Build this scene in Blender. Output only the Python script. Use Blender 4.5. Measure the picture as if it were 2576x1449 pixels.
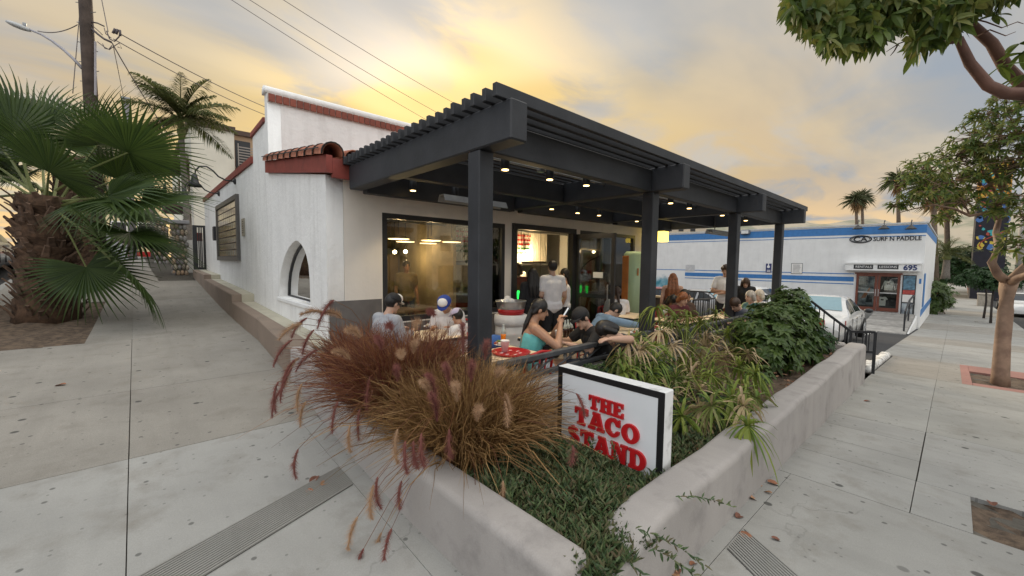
import bpy, math, random
from mathutils import Vector, Matrix
R_ = math.radians
rng = random.Random(7)
for o in list(bpy.data.objects): bpy.data.objects.remove(o)
SC = bpy.context.scene
COL = SC.collection

# ------------------------------------------------------------------ camera
CAM_H = 1.7
YAW, PIT, ROL, FPX = R_(47.3418), R_(-3.7144), R_(0.6552), 1026.13
IW, IH = 2576.0, 1449.0
_f = Vector((math.cos(YAW)*math.cos(PIT), math.sin(YAW)*math.cos(PIT), math.sin(PIT)))
_r = Vector((math.sin(YAW), -math.cos(YAW), 0)); _u = _r.cross(_f)
CR = math.cos(ROL)*_r + math.sin(ROL)*_u
CU = math.cos(ROL)*_u - math.sin(ROL)*_r
CF = _f
cam = bpy.data.cameras.new('camera'); camo = bpy.data.objects.new('camera', cam); COL.objects.link(camo)
cam.sensor_width = 36; cam.lens = FPX/IW*36; cam.clip_end = 5000; cam.clip_start = .05
m = Matrix((CR, CU, -CF)).transposed().to_4x4(); m.translation = (0, 0, CAM_H)
camo.matrix_world = m
SC.camera = camo

# ------------------------------------------------------------------ sky, sun, exposure
SUN_AZ, SUN_EL = R_(57), R_(15)
SUN = Vector((math.cos(SUN_AZ)*math.cos(SUN_EL), math.sin(SUN_AZ)*math.cos(SUN_EL), math.sin(SUN_EL)))
w = bpy.data.worlds.new('World'); SC.world = w; w.use_nodes = True
nt = w.node_tree; N = nt.nodes; L = nt.links; N.clear()
def nd(t, **k):
    n = N.new(t)
    for a, b in k.items(): setattr(n, a, b)
    return n
def math_(op, a, b=None, c=None, clamp=False):
    n = nd('ShaderNodeMath', operation=op); n.use_clamp = clamp
    for i, v in enumerate((a, b, c)):
        if v is None: continue
        if isinstance(v, (int, float)): n.inputs[i].default_value = v
        else: L.new(v, n.inputs[i])
    return n.outputs[0]
def mixc(f, a, b, blend='MIX'):
    n = nd('ShaderNodeMix', data_type='RGBA', blend_type=blend)
    for i, v in ((0, f), (6, a), (7, b)):
        if isinstance(v, (int, float)): n.inputs[i].default_value = v
        elif isinstance(v, tuple): n.inputs[i].default_value = (*v, 1)
        else: L.new(v, n.inputs[i])
    return n.outputs[2]
def smooth(v, a, b):
    n = nd('ShaderNodeMapRange', interpolation_type='SMOOTHSTEP')
    L.new(v, n.inputs[0]); n.inputs[1].default_value = a; n.inputs[2].default_value = b
    return n.outputs[0]
tc = nd('ShaderNodeTexCoord'); gen = tc.outputs['Generated']
nrm = nd('ShaderNodeVectorMath', operation='NORMALIZE'); L.new(gen, nrm.inputs[0]); dirv = nrm.outputs[0]
sep = nd('ShaderNodeSeparateXYZ'); L.new(dirv, sep.inputs[0])
dz = math_('MAXIMUM', sep.outputs[2], 0.0)
dot = nd('ShaderNodeVectorMath', operation='DOT_PRODUCT'); L.new(dirv, dot.inputs[0]); dot.inputs[1].default_value = SUN
dsun = dot.outputs['Value']
# cloud sheet seen in perspective: direction projected on a plane overhead
den = math_('ADD', dz, 0.16)
cb = nd('ShaderNodeCombineXYZ')
L.new(math_('DIVIDE', sep.outputs[0], den), cb.inputs[0]); L.new(math_('DIVIDE', sep.outputs[1], den), cb.inputs[1])
def cloud(scale, detail, dist, off, rough=.55):
    mp = nd('ShaderNodeMapping'); L.new(cb.outputs[0], mp.inputs[0]); mp.inputs[1].default_value = off
    mp.inputs[2].default_value = (0, 0, R_(35)); mp.inputs[3].default_value = (scale, scale*1.7, 1)
    n = nd('ShaderNodeTexNoise'); L.new(mp.outputs[0], n.inputs['Vector']); n.inputs['Scale'].default_value = 1
    n.inputs['Detail'].default_value = detail; n.inputs['Roughness'].default_value = rough; n.inputs['Distortion'].default_value = dist
    return n.outputs[0]
c1 = cloud(.55, 5, .5, (3.1, .7, 0)); c2 = cloud(1.5, 6, .6, (8.3, 2.2, 0)); c3 = cloud(.35, 3, .2, (1.0, 5.0, 0))
sky = nd('ShaderNodeTexSky', sky_type='NISHITA'); sky.sun_disc = False
sky.sun_elevation = SUN_EL; sky.sun_rotation = math.pi/2 - SUN_AZ; sky.air_density = 1.3; sky.dust_density = 2.5
nish = mixc(1.0, sky.outputs[0], (.10, .10, .10), 'MULTIPLY')
hz = math_('SQRT', math_('MAXIMUM', math_('SUBTRACT', 1.0, math_('MULTIPLY', sep.outputs[2], sep.outputs[2])), .001))
dh = math_('DIVIDE', math_('ADD', math_('MULTIPLY', sep.outputs[0], math.cos(SUN_AZ)), math_('MULTIPLY', sep.outputs[1], math.sin(SUN_AZ))), hz)
waz = smooth(dh, .30, .97)
wel = smooth(dz, .54, .14)
grey = mixc(smooth(c1, .38, .60), (.27, .32, .385), (.44, .42, .385))
base = mixc(math_('MULTIPLY', waz, .85), grey, mixc(smooth(c1, .40, .60), (.36, .365, .37), (.53, .475, .40)))
gold = math_('MULTIPLY', math_('MULTIPLY', smooth(dh, .45, .92), wel), smooth(c2, .30, .56))
base = mixc(math_('MULTIPLY', gold, .92), base, mixc(smooth(c3, .35, .65), (.60, .42, .20), (.80, .56, .19)))
glow = math_('MULTIPLY', math_('MULTIPLY', smooth(dsun, .88, .992), smooth(c2, .38, .60)), 1.0)
base = mixc(math_('MULTIPLY', glow, .85), base, (.90, .63, .22))
low = math_('MULTIPLY', math_('MULTIPLY', smooth(dz, .20, .03), smooth(dh, .25, .8)), smooth(c2, .36, .58))
base = mixc(math_('MULTIPLY', low, .9), base, (.90, .60, .28))
gap = math_('MULTIPLY', smooth(c3, .54, .68), .30)
base = mixc(gap, base, nish)
core = smooth(dsun, .975, .999)
base = mixc(math_('MULTIPLY', core, .5), base, (1.15, .86, .36))
# sky gain added to light the walls: higher overhead and away from the sun
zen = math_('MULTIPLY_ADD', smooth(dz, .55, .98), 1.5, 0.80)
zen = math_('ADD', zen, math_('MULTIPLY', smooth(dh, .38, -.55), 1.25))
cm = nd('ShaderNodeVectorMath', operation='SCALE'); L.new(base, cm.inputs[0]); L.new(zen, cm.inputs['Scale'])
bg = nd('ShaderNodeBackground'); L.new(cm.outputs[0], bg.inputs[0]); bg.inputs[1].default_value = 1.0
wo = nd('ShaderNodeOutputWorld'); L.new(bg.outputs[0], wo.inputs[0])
sl = bpy.data.lights.new('sun', 'SUN'); sl.energy = 2.0; sl.angle = R_(22); sl.color = (1, .84, .62)
so = bpy.data.objects.new('sun', sl); COL.objects.link(so)
so.rotation_euler = (-SUN).to_track_quat('-Z', 'Y').to_euler(); so.location = SUN*60
vs = SC.view_settings; vs.view_transform = 'Standard'; vs.look = 'None'; vs.exposure = 0.6; vs.gamma = 1; vs.use_curve_mapping = False
SC.render.engine = 'CYCLES'

# ------------------------------------------------------------------ pixel helpers (2576 x 1449 frame)
def ray(x, y): return CR*((x-IW/2)/FPX) - CU*((y-IH/2)/FPX) + CF
def PZ(x, y, z): d = ray(x, y); return d*((z-CAM_H)/d.z) + Vector((0, 0, CAM_H))
def PX(x, y, X): d = ray(x, y); return d*(X/d.x) + Vector((0, 0, CAM_H))
def PY(x, y, Y): d = ray(x, y); return d*(Y/d.y) + Vector((0, 0, CAM_H))
def PD(x, y, D): return ray(x, y)*D + Vector((0, 0, CAM_H))
def lerp_(pts, x):
    for (a, u), (b, v) in zip(pts, pts[1:]):
        if x <= b: return u+(v-u)*(x-a)/(b-a)
    return pts[-1][1]
def sm(a, b, t): t = min(1, max(0, (t-a)/(b-a))); return t*t*(3-2*t)
DN = [(-1e4, 0), (2, 0), (8.5, .24), (30, 1.68), (60, 2.3), (90, 2.5), (1e5, 2.5)]
UP = [(-1e4, 0), (1.6, 0), (3.9, .13), (6.2, .21), (9.7, .33), (12.6, .51), (16.9, .88), (23, 1.42), (32, 1.68), (1e5, 1.70)]
def G(x, y): return .08 + lerp_(UP, y)*(1-sm(1.6, 9, x)) - lerp_(DN, x)
def PG(x, y, off=0):
    d = ray(x, y); t = .5
    while t < 500:
        P = d*t + Vector((0, 0, CAM_H))
        if P.z <= G(P.x, P.y)+off: return P
        t *= 1.003
    return P

# ------------------------------------------------------------------ materials
def newmat(name):
    m = bpy.data.materials.new(name); m.use_nodes = True
    return m, m.node_tree.nodes, m.node_tree.links, m.node_tree.nodes['Principled BSDF']
class MN:
    """small node helper bound to one material"""
    def __init__(s, name):
        s.m, s.N, s.L, s.b = newmat(name)
        s.tc = s.N.new('ShaderNodeTexCoord')
    def noise(s, scale, detail=4, vec=None, rough=.55, dist=0):
        n = s.N.new('ShaderNodeTexNoise'); n.inputs['Scale'].default_value = scale; n.inputs['Detail'].default_value = detail
        n.inputs['Roughness'].default_value = rough; n.inputs['Distortion'].default_value = dist
        s.L.new(vec or s.tc.outputs['Object'], n.inputs['Vector']); return n.outputs[0]
    def mapv(s, scale):
        n = s.N.new('ShaderNodeMapping'); n.inputs[3].default_value = scale; s.L.new(s.tc.outputs['Object'], n.inputs[0]); return n.outputs[0]
    def rng(s, v, a, b, c=0., d=1., smoothstep=False):
        n = s.N.new('ShaderNodeMapRange'); s.L.new(v, n.inputs[0])
        if smoothstep: n.interpolation_type = 'SMOOTHSTEP'
        for i, q in enumerate((a, b, c, d)): n.inputs[i+1].default_value = q
        return n.outputs[0]
    def mix(s, f, a, b, blend='MIX'):
        n = s.N.new('ShaderNodeMix'); n.data_type = 'RGBA'; n.blend_type = blend
        for i, v in ((0, f), (6, a), (7, b)):
            if isinstance(v, (int, float)): n.inputs[i].default_value = v
            elif isinstance(v, tuple): n.inputs[i].default_value = (*v[:3], 1)
            else: s.L.new(v, n.inputs[i])
        return n.outputs[2]
    def mul(s, a, b):
        n = s.N.new('ShaderNodeMath'); n.operation = 'MULTIPLY'
        for i, v in enumerate((a, b)):
            if isinstance(v, (int, float)): n.inputs[i].default_value = v
            else: s.L.new(v, n.inputs[i])
        return n.outputs[0]
    def bump(s, h, strength=.3, dist=.01):
        n = s.N.new('ShaderNodeBump'); n.inputs['Strength'].default_value = strength; n.inputs['Distance'].default_value = dist
        s.L.new(h, n.inputs['Height']); s.L.new(n.outputs[0], s.b.inputs['Normal'])
    def col(s, c):
        if isinstance(c, tuple): s.b.inputs['Base Color'].default_value = (*c, 1)
        else: s.L.new(c, s.b.inputs['Base Color'])
    def rnd(s):
        n = s.N.new('ShaderNodeObjectInfo'); return n.outputs['Random']
    def isl(s):
        n = s.N.new('ShaderNodeNewGeometry'); return n.outputs['Random Per Island']
    def ramp(s, v, cols):
        n = s.N.new('ShaderNodeValToRGB'); s.L.new(v, n.inputs[0]); e = n.color_ramp.elements
        k = len(cols)
        for i, c in enumerate(cols):
            el = e[i] if i < 2 else e.new(0.5)
            el.position = i/(k-1) if k > 1 else 0; el.color = (*c, 1)
        return n.outputs[0]
def sc_(c, k): return tuple(min(1, max(0, v*k)) for v in c)
MATS = {}
def mat(name, c, rough=.6, metal=0, var=.12, scale=6, bump=0, bscale=70, rnd=0, c2=None, c2s=2, c2a=(.45, .65), spec=.5, coat=0):
    if name in MATS: return MATS[name]
    k = MN(name)
    v = k.mix(k.rng(k.noise(scale), .3, .7), sc_(c, 1-var), sc_(c, 1+var))
    if c2: v = k.mix(k.rng(k.noise(c2s, 6), c2a[0], c2a[1]), v, c2)
    if rnd: v = k.mix(1.0, v, k.ramp(k.rnd(), [(1-rnd,)*3, (1+rnd if rnd < 0 else 1,)*3]), 'MULTIPLY')
    k.col(v)
    k.b.inputs['Roughness'].default_value = rough; k.b.inputs['Metallic'].default_value = metal
    k.b.inputs['Specular IOR Level'].default_value = spec; k.b.inputs['Coat Weight'].default_value = coat
    if bump: k.bump(k.noise(bscale, 3), bump, .008)
    MATS[name] = k.m; return k.m
def emat(name, c, strength):
    if name in MATS: return MATS[name]
    k = MN(name); k.col(c); k.b.inputs['Emission Color'].default_value = (*c, 1); k.b.inputs['Emission Strength'].default_value = strength
    MATS[name] = k.m; return k.m
def leafmat(name, cols, rough=.5, trans=.25):
    k = MN(name); c = k.ramp(k.isl(), cols); k.col(c); k.b.inputs['Roughness'].default_value = rough
    k.b.inputs['Specular IOR Level'].default_value = .3
    t = k.N.new('ShaderNodeBsdfTranslucent'); k.L.new(c, t.inputs[0])
    mx = k.N.new('ShaderNodeMixShader'); mx.inputs[0].default_value = trans
    k.L.new(k.b.outputs[0], mx.inputs[1]); k.L.new(t.outputs[0], mx.inputs[2])
    k.L.new(mx.outputs[0], k.N['Material Output'].inputs[0]); MATS[name] = k.m; return k.m
def glassmat(name, tint=(.9, .95, .95), ior=1.5, rough=.0):
    k = MN(name); N_, L_ = k.N, k.L
    t = N_.new('ShaderNodeBsdfTransparent'); t.inputs[0].default_value = (*tint, 1)
    g = N_.new('ShaderNodeBsdfGlossy'); g.inputs['Roughness'].default_value = rough
    f = N_.new('ShaderNodeFresnel'); f.inputs[0].default_value = ior
    mx = N_.new('ShaderNodeMixShader'); L_.new(f.outputs[0], mx.inputs[0]); L_.new(t.outputs[0], mx.inputs[1]); L_.new(g.outputs[0], mx.inputs[2])
    L_.new(mx.outputs[0], N_['Material Output'].inputs[0]); MATS[name] = k.m; return k.m
def concrete(name, c, stain=(.18, .16, .13), st=.35, spots=True, speck=.10, pink=None):
    k = MN(name)
    v = k.mix(k.rng(k.noise(1.3, 6), .3, .7), sc_(c, .86), sc_(c, 1.1))
    v = k.mix(k.mul(k.rng(k.noise(3.1, 7, rough=.65), .52, .75), st), v, stain)
    sp = k.noise(160, 2); v = k.mix(k.rng(sp, .35, .65, 0, 1), v, k.mix(1.0, v, (1-speck,)*3, 'MULTIPLY'))
    st2 = k.noise(.9, 3, k.mapv((7, .7, 1))); v = k.mix(k.mul(k.rng(st2, .5, .72), .25), v, sc_(c, .62))
    if pink: v = k.mix(k.rng(k.noise(2.2, 4), .4, .65), v, pink)
    v = k.mix(1.0, v, k.ramp(k.rnd(), [(.90, .89, .87), (1, 1, 1)]), 'MULTIPLY')
    if spots:
        for sc_v, r0, pick, amt in ((1.5, .045, .55, .85), (4.5, .07, .72, .65), (11., .10, .8, .4)):
            vo = k.N.new('ShaderNodeTexVoronoi'); vo.voronoi_dimensions = '2D'; vo.inputs['Scale'].default_value = sc_v; k.L.new(k.tc.outputs['Object'], vo.inputs['Vector'])
            sepc = k.N.new('ShaderNodeSeparateColor'); k.L.new(vo.outputs['Color'], sepc.inputs[0])
            a = k.rng(vo.outputs['Distance'], r0, r0*.7); b = k.rng(sepc.outputs[0], pick, pick+.01)
            v = k.mix(k.mul(k.mul(a, b), amt), v, (.06, .058, .054))
        wv = k.N.new('ShaderNodeVectorMath'); wv.operation = 'ADD'; nz = k.N.new('ShaderNodeTexNoise'); nz.inputs['Scale'].default_value = 2.5; nz.inputs['Detail'].default_value = 6; k.L.new(k.tc.outputs['Object'], nz.inputs['Vector'])
        k.L.new(k.tc.outputs['Object'], wv.inputs[0]); k.L.new(nz.outputs['Color'], wv.inputs[1])
        ce = k.N.new('ShaderNodeTexVoronoi'); ce.voronoi_dimensions = '2D'; ce.feature = 'DISTANCE_TO_EDGE'; ce.inputs['Scale'].default_value = .42; k.L.new(wv.outputs[0], ce.inputs['Vector'])
        v = k.mix(k.mul(k.mul(k.rng(ce.outputs['Distance'], .006, .0015), k.rng(k.noise(.5, 2), .54, .62)), .4), v, (.10, .095, .085))
    k.col(v); k.b.inputs['Roughness'].default_value = .85; k.b.inputs['Specular IOR Level'].default_value = .25
    k.bump(k.noise(110, 3), .25, .004); MATS[name] = k.m; return k.m
def stucco(name, c, streak=.10, bump=.5, base=None, dirt=(.32, .30, .27)):
    k = MN(name)
    v = k.mix(k.rng(k.noise(1.6, 5), .3, .7), sc_(c, .93), sc_(c, 1.04))
    s = k.noise(2.2, 5, k.mapv((3, 3, .35))); v = k.mix(k.mul(k.rng(s, .5, .75), streak), v, dirt)
    k.col(v); k.b.inputs['Roughness'].default_value = .85; k.b.inputs['Specular IOR Level'].default_value = .2
    k.bump(k.noise(9, 8, rough=.68), bump, .03); MATS[name] = k.m; return k.m
# ------------------------------------------------------------------ mesh builder
class MB:
    def __init__(s): s.v = []; s.f = []
    def add(s, vs, fs):
        o = len(s.v); s.v += [tuple(p) for p in vs]; s.f += [tuple(i+o for i in q) for q in fs]; return s
    def box(s, x0, x1, y0, y1, z0, z1):
        return s.add([(x0,y0,z0),(x1,y0,z0),(x1,y1,z0),(x0,y1,z0),(x0,y0,z1),(x1,y0,z1),(x1,y1,z1),(x0,y1,z1)],
                     [(0,3,2,1),(4,5,6,7),(0,1,5,4),(1,2,6,5),(2,3,7,6),(3,0,4,7)])
    def bbox(s, x0, x1, y0, y1, z0, z1, b=.008):
        """box with chamfered edges"""
        b = min(b, (x1-x0)/3, (y1-y0)/3, (z1-z0)/3); P = []
        for z, k in ((z0, b), (z0+b, 0), (z1-b, 0), (z1, b)):
            for (x, y) in ((x0+b, y0), (x1-b, y0), (x1, y0+b), (x1, y1-b), (x1-b, y1), (x0+b, y1), (x0, y1-b), (x0, y0+b)):
                cx, cy = min(max(x, x0+k), x1-k), min(max(y, y0+k), y1-k); P.append((cx, cy, z))
        F = [tuple(range(7, -1, -1)), tuple(range(24, 32))]
        for r in range(3):
            for i in range(8): j = (i+1) % 8; F.append((r*8+i, r*8+j, r*8+8+j, r*8+8+i))
        return s.add(P, F)
    def obox(s, c, ax, ay, az, hx, hy, hz):
        c, ax, ay, az = Vector(c), Vector(ax).normalized()*hx, Vector(ay).normalized()*hy, Vector(az).normalized()*hz
        P = [c+ax*i+ay*j+az*k for k in (-1, 1) for (i, j) in ((-1,-1),(1,-1),(1,1),(-1,1))]
        return s.add(P, [(0,3,2,1),(4,5,6,7),(0,1,5,4),(1,2,6,5),(2,3,7,6),(3,0,4,7)])
    def bar(s, a, b, w, h=None, up=(0,0,1)):
        a, b = Vector(a), Vector(b); d = (b-a); u = Vector(up)
        if abs(d.normalized().dot(u)) > .99: u = Vector((1, 0, 0))
        sd = d.cross(u).normalized(); u2 = sd.cross(d).normalized()
        return s.obox((a+b)/2, d, sd, u2, d.length/2, w/2, (h or w)/2)
    def tube(s, pts, r, n=6, cap=True):
        pts = [Vector(p) for p in pts]; k = len(pts)
        rr = r if isinstance(r, (list, tuple)) else [r]*k
        o = len(s.v); ref = Vector((.12, .31, 1)).normalized()
        for i, p in enumerate(pts):
            d = (pts[min(i+1, k-1)]-pts[max(i-1, 0)]).normalized()
            if abs(d.dot(ref)) > .95: a = d.cross(Vector((1, 0, 0))).normalized()
            else: a = d.cross(ref).normalized()
            b = d.cross(a)
            for j in range(n):
                t = 2*math.pi*j/n; s.v.append(tuple(p+(a*math.cos(t)+b*math.sin(t))*rr[i]))
        for i in range(k-1):
            for j in range(n):
                j2 = (j+1) % n; s.f.append((o+i*n+j, o+i*n+j2, o+(i+1)*n+j2, o+(i+1)*n+j))
        if cap: s.f.append(tuple(o+j for j in range(n-1, -1, -1))); s.f.append(tuple(o+(k-1)*n+j for j in range(n)))
        return s
    def lathe(s, prof, n=16, c=(0,0,0), axis=None):
        """profile of (r,z); axis: optional 3x3 rotation matrix"""
        o = len(s.v); c = Vector(c)
        for r, z in prof:
            for j in range(n):
                t = 2*math.pi*j/n; p = Vector((r*math.cos(t), r*math.sin(t), z))
                if axis: p = axis @ p
                s.v.append(tuple(c+p))
        for i in range(len(prof)-1):
            for j in range(n):
                j2 = (j+1) % n; s.f.append((o+i*n+j, o+i*n+j2, o+(i+1)*n+j2, o+(i+1)*n+j))
        if prof[0][0] > 1e-5: s.f.append(tuple(o+j for j in range(n-1, -1, -1)))
        if prof[-1][0] > 1e-5: s.f.append(tuple(o+(len(prof)-1)*n+j for j in range(n)))
        return s
    def ell(s, c, r, n=10, m=7, rot=None):
        prof = [(math.sin(math.pi*i/m), -math.cos(math.pi*i/m)) for i in range(m+1)]
        o = len(s.v); c = Vector(c)
        for q, z in prof:
            q = max(q, .02)
            for j in range(n):
                t = 2*math.pi*j/n; p = Vector((q*math.cos(t)*r[0], q*math.sin(t)*r[1], z*r[2]))
                if rot: p = rot @ p
                s.v.append(tuple(c+p))
        for i in range(m):
            for j in range(n):
                j2 = (j+1) % n; s.f.append((o+i*n+j, o+i*n+j2, o+(i+1)*n+j2, o+(i+1)*n+j))
        s.f.append(tuple(o+j for j in range(n-1, -1, -1))); s.f.append(tuple(o+m*n+j for j in range(n)))
        return s
    def cap(s, a, b, r1, r2, n=9):
        a, b = Vector(a), Vector(b); d = (b-a)
        if d.length < 1e-5: d = Vector((0, 0, 1e-4))
        d.normalize(); pts = []; rr = []
        for t in (-1, -.72, -.35): pts.append(a+d*r1*t); rr.append(r1*math.sqrt(max(.0025, 1-t*t)))
        pts.append(a); rr.append(r1); pts.append(b); rr.append(r2)
        for t in (.35, .72, 1): pts.append(b+d*r2*t); rr.append(r2*math.sqrt(max(.0025, 1-t*t)))
        return s.tube(pts, rr, n)
    def prism(s, poly, fn, t0, t1):
        """poly: 2D list, fn(u,v,t)->point"""
        k = len(poly); P = [fn(u, v, t0) for u, v in poly]+[fn(u, v, t1) for u, v in poly]
        F = [tuple(range(k-1, -1, -1)), tuple(range(k, 2*k))]+[(i, (i+1) % k, k+(i+1) % k, k+i) for i in range(k)]
        return s.add(P, F)
    def loft(s, secs, close=True, caps=True):
        o = len(s.v); n = len(secs[0])
        for q in secs: s.v += [tuple(p) for p in q]
        for i in range(len(secs)-1):
            for j in range(n if close else n-1):
                j2 = (j+1) % n; s.f.append((o+i*n+j, o+i*n+j2, o+(i+1)*n+j2, o+(i+1)*n+j))
        if caps and close: s.f.append(tuple(o+j for j in range(n-1, -1, -1))); s.f.append(tuple(o+(len(secs)-1)*n+j for j in range(n)))
        return s
    def quad(s, a, b, c, d): return s.add([a, b, c, d], [(0, 1, 2, 3)])
    def mesh(s, name, m, smooth=False, org=None):
        me = bpy.data.meshes.new(name)
        V = s.v if org is None else [(x-org[0], y-org[1], z-org[2]) for x, y, z in s.v]
        me.from_pydata(V, [], s.f); me.update()
        for q in (m if isinstance(m, (list, tuple)) else [m]): me.materials.append(q)
        if smooth: me.polygons.foreach_set('use_smooth', [True]*len(me.polygons))
        return me
    def build(s, name, m, parent=None, smooth=False, local=False, label=None, kind=None, loc=None):
        """verts in world coords unless local; parent at any location (unrotated)"""
        org = None
        if parent is not None and not local: org = wloc(parent)
        if loc is not None: org = loc
        me = s.mesh(name, m, smooth, org)
        o = bpy.data.objects.new(name, me); COL.objects.link(o)
        if parent is not None: o.parent = parent
        elif loc is not None: o.location = loc
        if label: o['label'] = label
        if kind: o['kind'] = kind
        return o
def wloc(o):
    p = Vector((0, 0, 0))
    while o is not None: p += o.location; o = o.parent
    return p
def thing(name, label, cat, loc=(0, 0, 0), rotz=0, group=None):
    o = bpy.data.objects.new(name, None); COL.objects.link(o); o.location = loc; o.rotation_euler = (0, 0, rotz)
    o.empty_display_size = .2
    return tag(o, label, cat, group)
def tag(o, label, cat, group=None):
    o['label'] = label; o['category'] = cat
    if group: o['group'] = group
    return o
def struct(o): o['kind'] = 'structure'; return o
def piece(name, me, parent, loc=(0, 0, 0), rot=None, scale=None):
    o = bpy.data.objects.new(name, me); COL.objects.link(o); o.parent = parent; o.location = loc
    if rot: o.rotation_euler = rot
    if scale: o.scale = scale if not isinstance(scale, (int, float)) else (scale,)*3
    return o
def copy_tree(o, parent=None):
    c = o.copy(); COL.objects.link(c); c.parent = parent
    for ch in [x for x in o.children]: copy_tree(ch, c)
    return c
def text_mesh(txt, size, depth, m, bold=0., spacing=1.0, align='CENTER', shear=0):
    cu = bpy.data.curves.new('lettering', 'FONT'); cu.body = txt; cu.size = size; cu.extrude = depth; cu.offset = bold
    cu.space_character = spacing; cu.align_x = align; cu.align_y = 'CENTER'; cu.shear = shear; cu.resolution_u = 3
    o = bpy.data.objects.new('lettering', cu); COL.objects.link(o)
    dg = bpy.context.evaluated_depsgraph_get(); me = bpy.data.meshes.new_from_object(o.evaluated_get(dg))
    bpy.data.objects.remove(o); me.materials.clear(); me.materials.append(m); return me
def curve_mesh(splines, depth, m, bevel=0.):
    cu = bpy.data.curves.new('letter', 'CURVE'); cu.dimensions = '2D'; cu.fill_mode = 'BOTH'; cu.extrude = depth; cu.bevel_depth = bevel
    for pts in splines:
        sp = cu.splines.new('POLY'); sp.points.add(len(pts)-1); sp.use_cyclic_u = True
        for p, (x, y) in zip(sp.points, pts): p.co = (x, y, 0, 1)
    o = bpy.data.objects.new('letter', cu); COL.objects.link(o)
    dg = bpy.context.evaluated_depsgraph_get(); me = bpy.data.meshes.new_from_object(o.evaluated_get(dg))
    bpy.data.objects.remove(o); me.materials.clear(); me.materials.append(m); return me

# ------------------------------------------------------------------ shared materials
CONC = concrete('concrete_grey', (.355, .350, .330), st=.5)
CONCB = concrete('concrete_brown', (.325, .305, .272), st=.45, speck=.22)
CONCR = concrete('concrete_red', (.36, .19, .16), st=.3)
ASPH = concrete('asphalt', (.060, .060, .062), stain=(.05, .05, .05), speck=.25, spots=False)
DIRT = mat('soil', (.095, .066, .045), .95, var=.5, scale=22, bump=1, bscale=90, c2=(.17, .12, .08), c2s=9)
WALLP = concrete('planter_stucco', (.40, .372, .352), stain=(.20, .185, .18), st=.7, spots=False, speck=.07)
WHITE = stucco('white_stucco', (.86, .855, .84), streak=.22, bump=.55)
CREAMW = stucco('warm_white_stucco', (.80, .76, .70), streak=.06, bump=.2)
GREYB = mat('grey_wainscot', (.15, .14, .135), .75, var=.15, bump=.2)
DARKP = mat('charcoal_paint', (.022, .024, .029), .55, var=.22, scale=3, bump=.15, bscale=30, c2=(.036, .038, .044), c2s=1.7)
BLACKM = mat('black_metal', (.022, .023, .026), .45, var=.2)
IRON = mat('grey_iron', (.075, .078, .085), .5, var=.25, scale=9, bump=.2, bscale=50)
REDW = mat('oxide_red_wood', (.24, .045, .032), .6, var=.2, bump=.2, bscale=40)
TERRA = mat('terracotta', (.38, .135, .075), .7, var=.22, scale=9, bump=.25, bscale=60, rnd=.3)
BRICKM = mat('red_tile', (.28, .075, .045), .7, var=.25, scale=12, bump=.2, rnd=.35)
MORT = mat('mortar', (.62, .58, .54), .9, var=.1, bump=.3)
BLUEP = mat('blue_paint', (.045, .19, .47), .6, var=.1)
WHITEP = mat('white_paint', (.80, .80, .79), .6, var=.05, scale=3)
DARKIN = mat('dark_glass_backing', (.02, .02, .022), .4)
GLASS = glassmat('window_glass', (.90, .92, .90), 1.65)
METAL = mat('galvanised_metal', (.55, .56, .57), .35, .9, var=.12)
STEEL = mat('grey_steel', (.30, .31, .32), .45, .6, var=.15)
REDM = mat('red_enamel', (.42, .012, .014), .35, var=.12)
WOODT = mat('cream_laminate', (.80, .64, .44), .45, var=.06)
PAPER = mat('white_paper', (.82, .80, .77), .7, var=.05)
BULB = emat('warm_bulb', (1, .66, .26), 5)

# ------------------------------------------------------------------ ground, roads, pavements
def sheet(xs, ys, zf):
    b = MB(); o = {}
    for i, x in enumerate(xs):
        for j, y in enumerate(ys): o[i, j] = len(b.v); b.v.append((x, y, zf(x, y)))
    for i in range(len(xs)-1):
        for j in range(len(ys)-1): b.f.append((o[i, j], o[i+1, j], o[i+1, j+1], o[i, j+1]))
    return b
def fr(a, b, n): return [a+(b-a)*i/n for i in range(n+1)]
GRX = [-900, -300, -120, -60, -30, -15, -8, -4, -2, 0, 1.2, 2, 4, 6, 9, 12, 16, 20, 25, 30, 40, 50, 60, 75, 90, 140, 250, 500, 1500]
GRY = [-900, -300, -120, -60, -30, -12, -6, -3, -1, 0, 1.6, 3.9, 6.2, 9.7, 12.6, 16.9, 23, 32, 40, 60, 100, 200, 500, 1500]
struct(sheet(GRX, GRY, lambda x, y: G(x, y)-.30).build('ground', mat('bare_ground', (.16, .14, .11), .95, var=.3, scale=1.5)))
struct(sheet([-2, 2, 8.5, 20, 30, 40, 60, 75, 90, 200], [-12, -8, -5, -2.75], lambda x, y: G(x, -2)-.14).build('road', ASPH))
struct(sheet([-12, -8, -5, -2.6], [-2, 1.6, 3.9, 6.2, 9.7, 12.6, 16.9, 23, 32, 60, 120], lambda x, y: G(-2, y)-.14).build('side_road', ASPH))
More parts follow.
